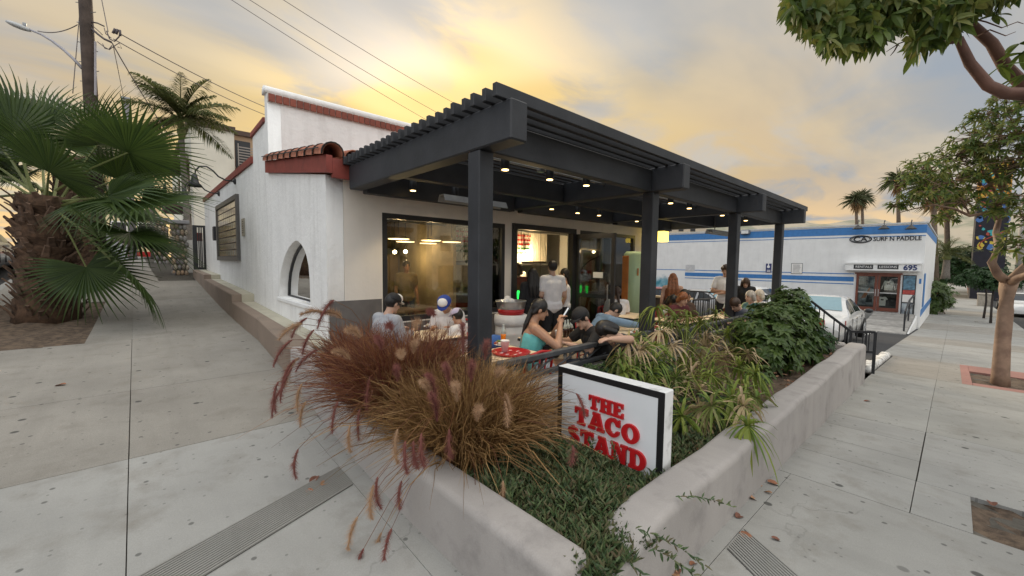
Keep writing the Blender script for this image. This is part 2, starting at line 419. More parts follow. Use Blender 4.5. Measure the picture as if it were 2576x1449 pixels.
def slab(parent, quad, m, z=None, t=.12, gap=.0035, n=1, name='slab', lift=0):
    """quad: 4 xy corners counter-clockwise; top follows the ground"""
    cx = sum(p[0] for p in quad)/4; cy = sum(p[1] for p in quad)/4
    q = []
    for x, y in quad:
        dx, dy = cx-x, cy-y; l = math.hypot(dx, dy); q.append((x+dx/l*gap*1.4, y+dy/l*gap*1.4))
    zf = z or G
    b = MB(); sec = []
    ns = max(1, n)
    T = []; Bm = []
    for i in range(ns+1):
        s_ = i/ns
        for a, c in ((q[0], q[3]), (q[1], q[2])):
            x, y = a[0]+(c[0]-a[0])*s_, a[1]+(c[1]-a[1])*s_
            T.append((x, y, zf(x, y)+lift)); Bm.append((x, y, zf(x, y)-t))
    o = len(T); b.v = T+Bm
    for i in range(ns):
        a = i*2; b.f.append((a, a+1, a+3, a+2)); b.f.append((o+a, o+a+2, o+a+3, o+a+1))
        b.f.append((a, a+2, o+a+2, o+a)); b.f.append((a+1, o+a+1, o+a+3, a+3))
    b.f.append((0, o, o+1, 1)); e = ns*2; b.f.append((e, e+1, o+e+1, o+e))
    return b.build(name, m, parent)
sw = struct(thing('pavement', '', '')); del sw['label']; del sw['category']
sw.name = 'side_pavement'
ROWS = [-2.0, 1.62, 4.05, 5.88, 8.9, 13.4, 16.9, 20.6, 25, 29, 34, 40, 60, 110]
tones = [CONC, CONC] + [CONCB]*6 + [CONC]*8
KB = -2.45
def arc_n(a, b): return 4 if b > 9 or a < 2 else 2
for i, (a, b) in enumerate(zip(ROWS, ROWS[1:])):
    m_ = tones[i]; well = a in (8.9, 16.9)
    if well: slab(sw, [(-.62, a), (-.09, a), (-.09, b), (-.55, b)], m_, n=4)
    else: slab(sw, [(KB, a), (-.09, a), (-.09, b), (KB, b)], m_, n=arc_n(a, b))
    if i == 1: continue
    xr = 1.06 if b < 4.06 else (1.46 if b < 19 else 2.9)
    slab(sw, [(-.09, a), (xr, a), (xr, b), (-.09, b)], m_, n=arc_n(a, b))
slab(sw, [(-.09, 1.62), (1.06, 1.62), (1.06, 4.05), (-.09, 4.05)], CONC, n=4)
slab(sw, [(1.06, 1.0), (1.215, 1.0), (1.215, 4.05), (1.06, 4.05)], CONC, n=6)
for a, b in zip([-2, 1.6, 3.9, 6.2, 9.7, 12.6, 16.9, 23, 32], [1.6, 3.9, 6.2, 9.7, 12.6, 16.9, 23, 32, 110]):
    slab(sw, [(-2.6, a), (KB, a), (KB, b), (-2.6, b)], CONC, t=.2, name='kerb')
def wellsoil(x0, x1, y0, y1, parent=None):
    n = 10
    b = sheet(fr(x0, x1, n), fr(y0, y1, n), lambda x, y: G(x, y)-.02+.045*math.sin(x*9+y*3)*math.sin(y*7)+rng.uniform(-.012, .012))
    return b.build('tree_well_soil', DIRT, None, True)
BED = mat('joint_sand', (.17, .155, .13), .95, var=.3, scale=20)
struct(sheet([KB, -.56, -.09, 1.0, 1.7], [y for y in GRY if -3 < y < 130], lambda x, y: G(min(x, 1.5), y)-.022 if not (x < -.5 and (8.9 < y < 13.4 or 16.9 < y < 20.6)) else G(x, y)-.1).build('joint_bed', BED))
struct(sheet([x for x in GRX if -5 < x < 145], [-2.6, -.17, .12, .93], lambda x, y: G(x, min(y, .9))-.03-(.1 if y < -.2 else 0)).build('joint_bed', BED))
struct(wellsoil(-2.46, -.56, 8.85, 13.45)); BED = mat('joint_sand', (.17, .155, .13), .95, var=.3, scale=20)
struct(sheet([KB, -.56, -.09, 1.0, 1.7], [y for y in GRY if -3 < y < 130], lambda x, y: G(min(x, 1.5), y)-.022 if not (x < -.5 and (8.9 < y < 13.4 or 16.9 < y < 20.6)) else G(x, y)-.1).build('joint_bed', BED))
struct(sheet([x for x in GRX if -5 < x < 145], [-2.6, -.17, .12, .93], lambda x, y: G(x, min(y, .9))-.03-(.1 if y < -.2 else 0)).build('joint_bed', BED))
struct(wellsoil(-2.46, -.56, 16.85, 20.65))
# grooved warning band across the side pavement
def grooves(parent, p0, p1, p2, p3, n, m):
    """p0->p1 one long edge, p3->p2 the other; n ridges, joined"""
    b = MB()
    for i in range(n):
        t0, t1 = (i+.24)/n, (i+.76)/n
        c = [p0.lerp(p3, t0), p1.lerp(p2, t0), p1.lerp(p2, t1), p0.lerp(p3, t1)]
        P = [(v.x, v.y, G(v.x, v.y)+.002) for v in c]+[(v.x, v.y, G(v.x, v.y)+.012) for v in c]
        b.add(P, [(4, 5, 6, 7), (0, 1, 5, 4), (1, 2, 6, 5), (2, 3, 7, 6), (3, 0, 4, 7)])
    b.build('groove_ridges', m, parent)
    b = MB(); b.quad(*[(v.x, v.y, G(v.x, v.y)+.003) for v in (p0, p1, p2, p3)])
    b.build('groove_bed', mat('dark_groove', (.045, .043, .04), .95), parent)
V3 = Vector
RIDG = concrete('ridge_concrete', (.33, .325, .305), spots=False)
_d = V3((1.13+.03, 3.01-2.59, 0)).normalized()
grooves(sw, V3((1.05, 3.02, 0))-_d*3.2, V3((1.05, 3.02, 0)), V3((1.05, 2.74, 0)), V3((1.05, 2.74, 0))-_d*3.2, 15, RIDG)
# street pavement
sp = struct(thing('pavement', '', '')); del sp['label']; del sp['category']; sp.name = 'street_pavement'
TX = [-1.9, 3.84, 4.53, 5.06, 5.62, 6.15, 10.2, 13.6, 16.5, 20, 23.5, 27, 30.6, 35, 40, 45, 52, 60, 75, 90, 140]
for i, (a, b) in enumerate(zip(TX, TX[1:])):
    m_ = CONC if (i < 5 or i % 3) else CONCB
    if i == 5: m_ = concrete('concrete_tan', (.345, .338, .312), st=.5)
    yt = .92 if b < 16 else 1.15
    if i: slab(sp, [(a, yt), (a, .12), (b, .12), (b, yt)], m_, n=4)
    if i == 0:
        slab(sp, [(-.05, .815), (-.05, -2.6), (a+5.74, -2.6), (a+5.74, .815)], m_, n=8)
        slab(sp, [(1.5, .93), (1.5, .815), (3.84, .815), (3.84, .93)], m_, n=5)
    elif i in (1,): pass
    elif a >= 4.5:
        lo = -.18 if 10 < a < 13 else -2.6
        slab(sp, [(a, .12), (a, lo), (b, lo), (b, .12)], m_, n=4)
slab(sp, [(3.84, -.17), (4.53, -.17), (4.53, .12), (3.84, .12)], CONC)
slab(sp, [(3.84, -2.6), (4.76, -2.6), (4.76, -1.1), (3.84, -1.1)], CONC)
slab(sp, [(10.2, -2.6), (13.6, -2.6), (13.6, -1.15), (10.2, -1.15)], CONC)
for q in ([(10.2, -.3), (13.6, -.3), (13.6, -.18), (10.2, -.18)], [(10.2, -1.15), (10.55, -1.15), (10.55, -.3), (10.2, -.3)], [(12.4, -1.15), (13.6, -1.15), (13.6, -.3), (12.4, -.3)]):
    slab(sp, q, CONCR)
for a, b in zip([-1, 4, 8.5, 14, 20, 30, 45, 60, 90], [4, 8.5, 14, 20, 30, 45, 60, 90, 140]):
    slab(sp, [(a, -2.75), (b, -2.75), (b, -2.6), (a, -2.6)], CONC, t=.2, name='kerb')
def wellsoil2(x0, x1, y0, y1):
    b = sheet(fr(x0, x1, 12), fr(y0, y1, 10), lambda x, y: G(x, y)-.03+.035*math.sin(x*8+y*5)*math.cos(y*6)+rng.uniform(-.012, .012))
    struct(b.build('tree_well_soil', DIRT, None, True))
wellsoil2(3.84, 4.78, -1.1, -.17); wellsoil2(10.54, 12.42, -1.16, -.29)
for x0 in (38, 42.3): wellsoil2(x0, x0+1.6, -2.3, -1.0)
# grooved band on the street pavement, running at a skew from the planter
_e = V3((-.36, -.55, 0)).normalized()
grooves(sp, V3((2.73, .80, 0)), V3((2.73, .80, 0))+_e*2.2, V3((2.44, .80, 0))+_e*2.2, V3((2.44, .80, 0)), 13, RIDG)
# parking lot
struct(sheet([9.9, 12, 14, 16.5, 20, 25, 30.6], [.93, 2, 4, 8, 14, 22, 34], lambda x, y: G(x, 0)-.035).build('parking_lot', ASPH))
def mark(x0, y0, x1, y1, wd, m=None, n=4):
    a, b = V3((x0, y0, 0)), V3((x1, y1, 0)); sd = (b-a).normalized().cross(V3((0, 0, 1)))*wd/2; bb = MB()
    P = []
    for i in range(n+1):
        p = a.lerp(b, i/n)
        for q in (p-sd, p+sd): P.append((q.x, q.y, G(q.x, 0)-.029))
    bb.add(P, [(2*i, 2*i+1, 2*i+3, 2*i+2) for i in range(n)])
    return struct(bb.build('painted_line', mat('road_paint', (.62, .62, .60), .8, var=.25, scale=30)))
for k in range(6): mark(24.3+k*.95, 2.9, 25.6+k*.95, 6.2, .11)
mark(20.5, 2.3, 30.2, 2.3, .11); mark(24.2, 1.3, 24.2, 6.5, .11); mark(18, 6.6, 24, 6.6, .11); mark(18, 9.4, 24, 9.4, .11)
rb = sp
for k in range(7):  # whitewashed edging stones along the lot
    x = 9.9+k*.48; b = MB(); z0 = G(x, 0)
    b.bbox(x, x+.44, .94, 1.12+rng.uniform(-.03, .03), z0-.05, z0+.07+rng.uniform(-.02, .02), .03)
    tag(b.build('edging_stone', mat('chipped_white_paint', (.72, .71, .68), .85, var=.2, scale=14, bump=.6, c2=(.30, .28, .26), c2s=12), None, True), 'chipped whitewashed stone edging the parking lot beside the pavement', 'stone', 'white edging stones of the parking lot')
# ------------------------------------------------------------------ restaurant
XB, YC = 1.85, 5.61
def FL(x): return -.03-.02*(x-3)       # patio floor falls gently with the street
rest = thing('restaurant_building', 'white stucco restaurant with red tiled parapet and arched side window behind the black pergola', 'building', (XB, YC, 0))
def wallmesh(splines, half, fn, m, name, parent):
    me = curve_mesh(splines, half, m)
    me.transform(fn); o = bpy.data.objects.new(name, me); COL.objects.link(o); o.parent = parent
    me.transform(Matrix.Translation(-wloc(parent))); return o
YZ = lambda x: Matrix(((0, 0, 1, x), (1, 0, 0, 0), (0, 1, 0, 0), (0, 0, 0, 1)))       # (u,v,t)->(x+t,u,v)
XZ = lambda y: Matrix(((1, 0, 0, 0), (0, 0, -1, y), (0, 1, 0, 0), (0, 0, 0, 1)))      # (u,v,t)->(u,y-t,v)
arch = [(8.09, 1.04), (8.06, 1.25), (7.97, 1.45), (7.82, 1.62), (7.63, 1.77), (7.42, 1.88), (7.21, 1.955), (7.05, 1.985), (6.92, 1.985), (6.74, 1.93), (6.59, 1.85), (6.47, 1.74), (6.39, 1.6), (6.35, 1.4), (6.34, 1.03)]
side = [(YC, -.3), (18.1, -.3), (18.1, 3.66), (9.92, 3.66), (9.91, 4.18), (8.805, 4.22), (8.80, 4.70), (8.62, 4.70), (8.60, 3.26), (5.61, 2.80)]
wallmesh([side, arch], .11, YZ(XB+.11), WHITE, 'side_wall', rest)
# arched window: frame, glass, sill
def arch_ring(inset, x0, x1):
    c = (7.2, 1.4); P = [(c[0]+(y-c[0])*inset, c[1]+(z-c[1])*inset) for y, z in arch]; return P
aw = MB()
ro, ri = arch_ring(.985, 0, 0), arch_ring(.93, 0, 0); n = len(arch)
for x in (XB+.13, XB+.17): aw.v += [(x, y, z) for y, z in ro]+[(x, y, z) for y, z in ri]
for i in range(n):
    j = (i+1) % n
    aw.f += [(i, n+i, n+j, j), (2*n+i, 2*n+j, 3*n+j, 3*n+i), (n+i, 3*n+i, 3*n+j, n+j), (i, j, 2*n+j, 2*n+i)]
awin = aw.build('arched_window', BLACKM, rest)
g = MB(); g.add([(XB+.15, y, z) for y, z in arch_ring(.94, 0, 0)], [tuple(range(n))]); g.build('pane', GLASS, awin)
MB().bbox(XB-.03, XB+.12, 6.28, 8.16, .96, 1.03, .012).build('sill', WHITEP, awin)
# front wall with window and door openings
front = [(XB+.225, -.3), (10.1, -.3), (10.1, 2.80), (XB+.225, 2.80)]
holes = [[(2.62, .78), (4.98, .78), (4.98, 2.38), (2.62, 2.38)], [(5.15, -.28), (7.02, -.28), (7.02, 2.41), (5.15, 2.41)], [(7.18, -.28), (9.45, -.28), (9.45, 2.40), (7.18, 2.40)]]
wallmesh([front]+holes, .11, XZ(YC+.11), CREAMW, 'front_wall', rest)
MB().box(XB+.02, 2.60, YC-.012, YC-.001, -.3, 1.14).build('wainscot', GREYB, rest)
MB().box(2.60, 5.13, YC-.012, YC-.001, -.3, .76).build('wainscot', GREYB, rest)
MB().box(9.89, 10.1, YC+.225, 18.1, -.6, 3.2).build('far_wall', WHITE, rest)
MB().box(2.08, 9.88, 17.9, 18.09, -.3, 3.4).build('rear_wall', WHITE, rest)
# parapet over the dining room
pp = MB().box(XB+.222, 10.1, 8.62, 8.80, 2.9, 4.70).build('parapet', WHITE, rest)
cop = MB(); 
prof = [(-.10, 0), (-.115, .05), (-.10, .12), (-.05, .165), (.02, .18), (.10, .15), (.13, .08), (.12, 0)]
cop.loft([[(x, 8.71+u, 4.702+v*.8) for u, v in prof] for x in (XB-.035, XB+.02, 10.14)]).build('coping', WHITE, pp, True)
MB().box(XB+.005, 10.1, 8.59, 8.618, 4.54, 4.695).build('tile_backing', MORT, pp)
bm = MB().bbox(0, .106, 0, .026, 0, .138, .004).mesh('tile', BRICKM)
for i in range(52): piece('tile', bm, pp, Vector((XB+.018+i*.118, 8.566, 4.549))-wloc(pp))
# red trim following the stepped side parapet
tr = MB(); pth = [(18.1, 3.67), (9.96, 3.67)]
tr.box(XB-.04, XB+.26, 9.96, 18.14, 3.665, 3.80)
tr.build('parapet_trim', REDW, rest)
MB().add([(XB-.035, 8.81, 4.225), (XB-.035, 9.95, 4.185), (XB-.035, 9.95, 4.27), (XB-.035, 8.81, 4.31), (XB+.24, 8.81, 4.225), (XB+.24, 9.95, 4.185), (XB+.24, 9.95, 4.27), (XB+.24, 8.81, 4.31)],
         [(0,3,2,1),(4,5,6,7),(0,1,5,4),(1,2,6,5),(2,3,7,6),(3,0,4,7)]).build('parapet_trim', REDW, rest)
# tiled lean-to roof in front of the parapet
rz = lambda y: 3.02+(y-5.45)*(3.46-3.02)/(8.6-5.45)
MB().add([(XB-.04, 5.45, rz(5.45)-.03), (10.1, 5.45, rz(5.45)-.03), (10.1, 8.6, rz(8.6)-.03), (XB-.04, 8.6, rz(8.6)-.03),
          (XB-.04, 5.45, rz(5.45)-.10), (10.1, 5.45, rz(5.45)-.10), (10.1, 8.6, rz(8.6)-.10), (XB-.04, 8.6, rz(8.6)-.10)],
         [(0,1,2,3),(7,6,5,4),(0,4,5,1),(1,5,6,2),(2,6,7,3),(3,7,4,0)]).build('roof', TERRA, rest)
fa = MB(); fa.add([(XB-.055, 5.40, 2.79), (XB-.055, 8.64, 3.27), (XB-.055, 8.64, 3.48), (XB-.055, 5.40, 3.01), (XB+.02, 5.40, 2.79), (XB+.02, 8.64, 3.27), (XB+.02, 8.64, 3.48), (XB+.02, 5.40, 3.01)],
       [(0,3,2,1),(4,5,6,7),(0,1,5,4),(1,2,6,5),(2,3,7,6),(3,0,4,7)]).build('rake_board', REDW, rest)
fb = MB().box(XB+.022, 10.1, 5.40, 5.46, 2.74, 2.98).build('fascia_board', REDW, rest)
def barrel(r, ln, n=9, th=.016, taper=.9):
    b = MB(); 
    for k, (y, q) in enumerate(((0, 1), (ln, taper))):
        for rr in (r*q, (r-th)*q):
            for i in range(n+1):
                t = math.pi*(-.06+1.12*i/n); b.v.append((rr*math.cos(t), y, rr*math.sin(t)))
    m_ = n+1
    for i in range(n):
        b.f += [(i, i+1, 2*m_+i+1, 2*m_+i), (m_+i, 3*m_+i, 3*m_+i+1, m_+i+1), (i, m_+i, m_+i+1, i+1), (2*m_+i, 2*m_+i+1, 3*m_+i+1, 3*m_+i)]
    for a in (0, n): b.f.append((a, 2*m_+a, 3*m_+a, m_+a))
    return b
bt = barrel(.135, .40).mesh('roof_tile', TERRA, True); slope = math.atan2(.44, 3.15)
tar = barrel(.142, .022, th=.02, taper=1).mesh('tile_joint', mat('tar', (.03, .022, .02), .8))
for k in range(9):
    y = 5.38+k*.352
    t_ = piece('roof_tile', bt, rest, Vector((XB+.02, y, rz(y)+.02))-wloc(rest), (slope+.03, 0, 0))
    piece('tile_joint', tar, t_, (0, 0, .002))
for r_ in range(1, 9):
    for k in range(9):
        y = 5.40+k*.352; piece('roof_tile', bt, rest, Vector((XB+.02+r_*.275, y, rz(y)-.02))-wloc(rest), (slope+.03, 0, 0))
MB().tube([(XB-.12, 5.5, rz(5.5)+.075), (XB-.12, 8.55, rz(8.55)+.075)], .008, 5).build('tile_wire', BLACKM, rest)
# front glazing
def frame(parent, x0, x1, z0, z1, y, mul=(), rail=(), wd=.06, pane=True, name='window'):
    b = MB(); b.box(x0, x0+wd, y-.05, y+.05, z0, z1); b.box(x1-wd, x1, y-.05, y+.05, z0, z1)
    b.box(x0+wd, x1-wd, y-.05, y+.05, z1-wd, z1); b.box(x0+wd, x1-wd, y-.05, y+.05, z0, z0+wd)
    xs = [x0+wd]+[m for m in mul]+[x1-wd]
    for m in mul: b.box(m-wd/2, m+wd/2, y-.048, y+.048, z0+wd, z1-wd)
    for r in rail: b.box(x0+wd, x1-wd, y-.044, y+.044, r-wd/2, r+wd/2)
    o = b.build(name, BLACKM, parent)
    if pane:
        for a, c in zip(xs, xs[1:]):
            MB().box(a, c, y-.006, y+.006, z0+wd, z1-wd).build('pane', GLASS, o)
    return o
frame(rest, 2.62, 4.98, .78, 2.38, YC+.05, mul=(4.42,), wd=.075)
frame(rest, 7.18, 9.45, FL(7)-.02, 2.40, YC+.05, mul=(7.95,), rail=(1.0,), wd=.075)
dfm = MB(); dfm.box(5.15, 5.27, YC-.03, YC+.1, -.28, 2.41); dfm.box(6.90, 7.02, YC-.03, YC+.1, -.28, 2.41); dfm.box(5.27, 6.90, YC-.03, YC+.1, 2.31, 2.41)
df = dfm.build('door_frame', BLACKM, rest)
# two door leaves standing open outwards
for hx, s in ((7.02, 1),):
    dl = MB(); a = R_(100 if s > 0 else 84); d = V3((math.cos(a)*.0+ .10*s, -1, 0)).normalized(); h = V3((hx, YC-.04, 0)); e = h+d*.92; zb, zt = FL(6), 2.30
    for p in (h+d*.04, e-d*.04): dl.bar((p.x, p.y, zb), (p.x, p.y, zt), .08, .05)
    for z, w_ in ((zb+.12, .22), (1.0, .08), (zt-.05, .1)): dl.bar((*(h+d*.08).xy, z), (*(e-d*.08).xy, z), .045, w_)
    o = dl.build('door', BLACKM, rest)
    sd = d.cross(V3((0, 0, 1)))*.004; p, q = h+d*.08, e-d*.08
    MB().prism([(0, zb+.2), (1, zb+.2), (1, zt-.1), (0, zt-.1)], lambda u, v, t: tuple(p.lerp(q, u)+sd*t+V3((0, 0, v))), -1, 1).build('pane', GLASS, o)
    MB().bar((*(e-d*.13+sd*12).xy, .85), (*(e-d*.13+sd*12).xy, 1.25), .02).build('handle', METAL, o)
    if s > 0: MB().prism([(.45, 1.38), (.75, 1.38), (.75, 1.5), (.45, 1.5)], lambda u, v, t: tuple(p.lerp(q, u)+sd*t+V3((0, 0, v))), -1.6, 1.6).build('notice', PAPER, o)
# interior
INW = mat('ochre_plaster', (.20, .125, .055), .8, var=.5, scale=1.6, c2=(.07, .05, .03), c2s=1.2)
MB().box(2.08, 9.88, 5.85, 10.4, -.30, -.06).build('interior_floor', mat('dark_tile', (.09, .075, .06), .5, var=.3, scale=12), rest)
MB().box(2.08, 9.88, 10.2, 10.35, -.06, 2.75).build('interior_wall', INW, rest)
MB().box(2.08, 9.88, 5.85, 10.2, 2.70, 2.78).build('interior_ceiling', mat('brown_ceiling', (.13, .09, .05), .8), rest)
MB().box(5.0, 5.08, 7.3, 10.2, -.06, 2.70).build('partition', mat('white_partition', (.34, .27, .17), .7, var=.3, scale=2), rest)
for y in (6.3, 6.9, 7.6): MB().tube([(2.1, y, 2.5), (9.8, y, 2.5)], .05, 8).build('duct', STEEL, rest)
mb = MB()
for i in range(60):
    x = 5.35+i*.062; mb.box(x, x+.031, 8.30, 8.34, 1.72, 2.52)
menu = mb.build('menu_panel', mat('white_corrugate', (.74, .70, .62), .6), rest)
MB().box(5.3, 9.1, 8.345, 8.36, 1.70, 2.54).build('backing', mat('white_corrugate2', (.60, .56, .5), .6), menu)
for cx in (5.75, 6.75, 7.75):
    for r in range(5):
        b = MB(); x = cx
        while x < cx+.55:
            wl = rng.uniform(.05, .13); b.box(x, x+wl, 8.288, 8.296, 2.40-r*.12, 2.45-r*.12); x += wl+.025
        b.build('menu_line', REDM if r < 3 else mat('green_ink', (.03, .14, .04), .6), menu)
ctr = thing('service_counter', 'dark service counter across the kitchen seen through the restaurant doorway', 'counter', (7, 7.6, -.08))
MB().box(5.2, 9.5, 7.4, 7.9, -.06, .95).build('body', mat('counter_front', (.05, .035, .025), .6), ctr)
MB().bbox(5.15, 9.55, 7.34, 7.95, .952, 1.0, .01).build('top', STEEL, ctr)
hood = thing('range_hood', 'long dark metal extractor hood above the kitchen range', 'hood', (7, 9, 1.6))
MB().prism([(8.5, 1.65), (9.9, 1.65), (9.9, 2.3), (9.2, 2.3)], lambda u, v, t: (t, u, v), 5.4, 9.3).build('canopy', mat('hood_metal', (.10, .085, .065), .4, .6), hood)
MB().box(5.4, 9.3, 8.495, 8.52, 1.60, 1.66).build('lip', STEEL, hood)
rg = thing('kitchen_range', 'steel cooking range under the dark extractor hood', 'range', (7, 9.3, -.08))
MB().box(5.4, 9.3, 8.9, 10.1, -.06, .9).build('body', STEEL, rg)
MB().box(5.4, 9.3, 10.12, 10.18, .9, 1.6).build('splashback', mat('steel_warm', (.5, .40, .26), .35, .7), rg)
for k in range(9): 
    b = MB(); x = 5.5+k*.27+rng.uniform(-.05, .05); h = rng.uniform(.16, .24)
    b.lathe([(.03, 0), (.032, h*.6), (.012, h*.8), (.010, h), (.004, h+.03)], 10, (x, 7.6, 1.002))
    tag(b.build('squeeze_bottle', [mat('sauce_white', (.7, .66, .55), .5), mat('sauce_red', (.35, .03, .02), .5), mat('sauce_amber', (.45, .24, .05), .5)][k % 3], None, True), 'slim sauce bottle standing on the service counter', 'bottle', 'sauce bottles on the counter')
def lampobj(name, label, c, energy, col=(1, .72, .36), r=.03, group=None, parent=None):
    l = bpy.data.lights.new(name, 'POINT'); l.energy = energy; l.color = col; l.shadow_soft_size = r
    o = bpy.data.objects.new(name, l); COL.objects.link(o)
    if parent: o.parent = parent; o.location = Vector(c)-wloc(parent)
    else: o.location = c
    return o
# round pendant lamps and bare bulbs in the dining room
for k, (px, py, Y) in enumerate(((1003, 602, 6.8), (1020, 609, 7.8), (1085, 606, 6.9), (1077, 613, 8.0), (1136, 610, 7.0))):
    c = PY(px, py, Y); t = thing('pendant_lamp', 'flat round cream pendant lamp glowing over the dining room behind the window', 'lamp', c, 0, 'dining room pendant lamps')
    MB().lathe([(.02, .05), (.06, .045), (.19, .022), (.20, .012)], 20, c).build('shade', mat('shade_cream', (.5, .42, .3), .5), t, True)
    MB().lathe([(.185, .0), (.185, .01)], 20, c).build('diffuser', emat('lamp_disc', (1, .70, .33), 2.6), t)
    MB().tube([c+V3((0, 0, .1)), (c.x, c.y, 2.69)], .006, 5).build('cord', BLACKM, t)
    if k in (0, 2): lampobj('glow', '', c-V3((0, 0, .06)), 8, parent=t)
for k, (px, py, Y) in enumerate(((993, 634, 8.6), (1020, 633, 8.6), (1066, 634, 8.6), (1328, 633, 8.15))):
    c = PY(px, py, Y); t = thing('globe_bulb', 'bare round bulb glowing warm inside the restaurant', 'bulb', c, 0, 'bare bulbs inside the restaurant')
    MB().ell(c, (.045, .045, .045)).build('globe', emat('globe_glow', (1, .78, .42), 14), t, True)
    MB().tube([c+V3((0, 0, .04)), (c.x, c.y, 2.69)], .008, 5).build('stem', BLACKM, t)
    if k in (1, 3): lampobj('glow', '', c-V3((0, .1, .1)), 8 if k == 1 else 42, parent=t)
for k, (px, py) in enumerate(((1310, 742), (1358, 734), (1405, 733))):
    c = PY(px, py, 5.9); t = thing('green_lantern', 'small bright green lit jar hanging just inside the restaurant doorway', 'lantern', c, 0, 'green lit jars in the doorway')
    MB().lathe([(.05, -.11), (.075, -.06), (.08, .06), (.07, .09)], 12, c).build('jar', emat('green_glow', (.02, .95, .10), 1.3), t, True)
    MB().lathe([(.071, .09), (.071, .11), (.03, .12)], 12, c).build('lid', BLACKM, t); MB().tube([c+V3((0, 0, .12)), (c.x, c.y, 2.69)], .004, 4).build('cord', BLACKM, t)
for k in range(2):
    sh = thing('wall_shelf', ('upper' if k else 'lower')+' shelf of jars on the dining room back wall', 'shelf', (3.4, 10.0, 1.0+.5*k))
    MB().box(2.5, 4.6, 9.95, 10.19, 1.0+.45*k, 1.04+.45*k).build('board', mat('shelf_wood', (.16, .09, .05), .6), sh)
    for i in range(9):
        x = 2.6+i*.22; h = rng.uniform(.1, .22)
        MB().lathe([(.05, 0), (.055, h*.8), (.03, h)], 9, (x, 10.05, 1.042+.45*k)).build('jar', [REDM, PAPER, mat('sauce_amber', (.4, .2, .04))][i % 3], sh, True)
# dining room fittings
fk = thing('drinks_fridge', 'tall dark drinks fridge against the dining room back wall', 'fridge', (4.55, 9.8, -.06))
MB().bbox(4.2, 4.9, 9.5, 10.18, -.06, 2.0, .02).build('case', mat('fridge_dark', (.03, .03, .035), .4), fk); MB().box(4.26, 4.84, 9.485, 9.499, .25, 1.85).build('door', mat('fridge_glass', (.10, .07, .04), .1), fk)
for i in range(3):
    pc_ = thing('wall_poster', ('red bordered poster on the dining room wall', 'pale menu poster on the dining room wall', 'dark framed poster on the dining room wall')[i], 'poster', (2.5+i*.62, 10.19, 1.5)); x = 2.3+i*.62
    MB().box(x, x+.45, 10.17, 10.198, 1.35, 2.0).build('frame', (REDM, PAPER, BLACKM)[i], pc_); MB().box(x+.05, x+.40, 10.155, 10.169, 1.42, 1.93).build('print', mat('poster_print_%d' % i, ((.5, .4, .25), (.35, .12, .06), (.30, .26, .2))[i], .6, var=.6, scale=14), pc_)
for i, (x, y) in enumerate(((2.9, 6.9), (3.9, 7.6), (2.7, 8.6))):
    t = thing('dining_table', ('bare dark dining table just inside the front window', 'dark dining table in the middle of the dining room', 'dark dining table near the dining room back wall')[i], 'table', (x, y, -.06))
    MB().bbox(x-.38, x+.38, y-.38, y+.38, .66, .70, .005).build('top', mat('dark_table', (.10, .06, .035), .5), t); MB().tube([(x, y, -.06), (x, y, .655)], .04, 8).build('leg', BLACKM, t); MB().lathe([(.25, 0), (.25, .02), (.05, .04)], 12, (x, y, -.058)).build('foot', BLACKM, t)
# ------------------------------------------------------------------ things on the side wall
t = thing('framed_tile_panel', 'large framed glossy tile panel on the white side wall under the lamps', 'panel', (XB, 13.3, 1.64))
b = MB(); y0, y1, z0, z1 = 11.58, 14.93, 1.64, 3.22
for q in ((y0, y1, z0, z0+.11), (y0, y1, z1-.11, z1)): b.box(XB-.07, XB-.002, *q)
for q in ((y0, y0+.13), (y1-.13, y1)): b.box(XB-.068, XB-.003, *q, z0+.11, z1-.11)
b.build('frame', mat('bronze_frame', (.10, .095, .09), .5), t)
MB().box(XB-.02, XB-.004, y0+.13, y1-.13, z0+.11, z1-.11).build('backing', mat('grout_dark', (.10, .08, .07), .8), t)
k = MN('glazed_mural_tile'); hz = k.N.new('ShaderNodeSeparateXYZ'); k.L.new(k.tc.outputs['Object'], hz.inputs[0])
sc0 = k.ramp(k.rnd(), [(.16, .12, .08), (.40, .24, .10), (.30, .27, .16), (.22, .15, .08)])
k.col(k.mix(k.rng(k.noise(7, 4), .35, .65), sc0, (.10, .11, .06))); k.b.inputs['Roughness'].default_value = .12; dk = k.m
k = MN('sky_sheen_tile'); k.col(k.ramp(k.rnd(), [(.62, .53, .40), (.74, .62, .46)])); k.b.inputs['Roughness'].default_value = .1; pk = k.m  # pale colour paints the reflected sky into the panel's upper tile rows
ny, nz = 10, 8; wy, wz = (y1-y0-.26)/ny, (z1-z0-.22)/nz
mt = [MB().bbox(-.012, 0, .012, wy-.012, .012, wz-.012, .004).mesh('tile', q) for q in (dk, pk)]
for i in range(ny):
    for j in range(nz): piece('tile', mt[1 if j >= 5 else 0], t, Vector((XB-.022, y0+.13+i*wy, z0+.11+j*wz))-wloc(t))
t = thing('wall_plaque', 'small grey inscribed plaque on the white side wall beside the tile panel', 'plaque', (XB, 11.1, 2.2))
MB().bbox(XB-.03, XB-.001, 10.95, 11.22, 2.21, 2.61, .006).build('plate', mat('plaque_grey', (.30, .29, .24), .4, .3), t)
for r in range(6): MB().box(XB-.034, XB-.0301, 11.0, 11.17-rng.uniform(0, .05), 2.53-r*.05, 2.545-r*.05).build('line', mat('ink', (.05, .05, .05)), t)
t = thing('meter_box', 'narrow dark metal box on the white side wall near the gate', 'box', (XB, 15.4, 2.26))
MB().bbox(XB-.09, XB-.001, 15.25, 15.52, 2.24, 2.66, .01).build('case', BLACKM, t)
MB().box(XB-.095, XB-.0905, 15.28, 15.49, 2.30, 2.60).build('door', IRON, t)
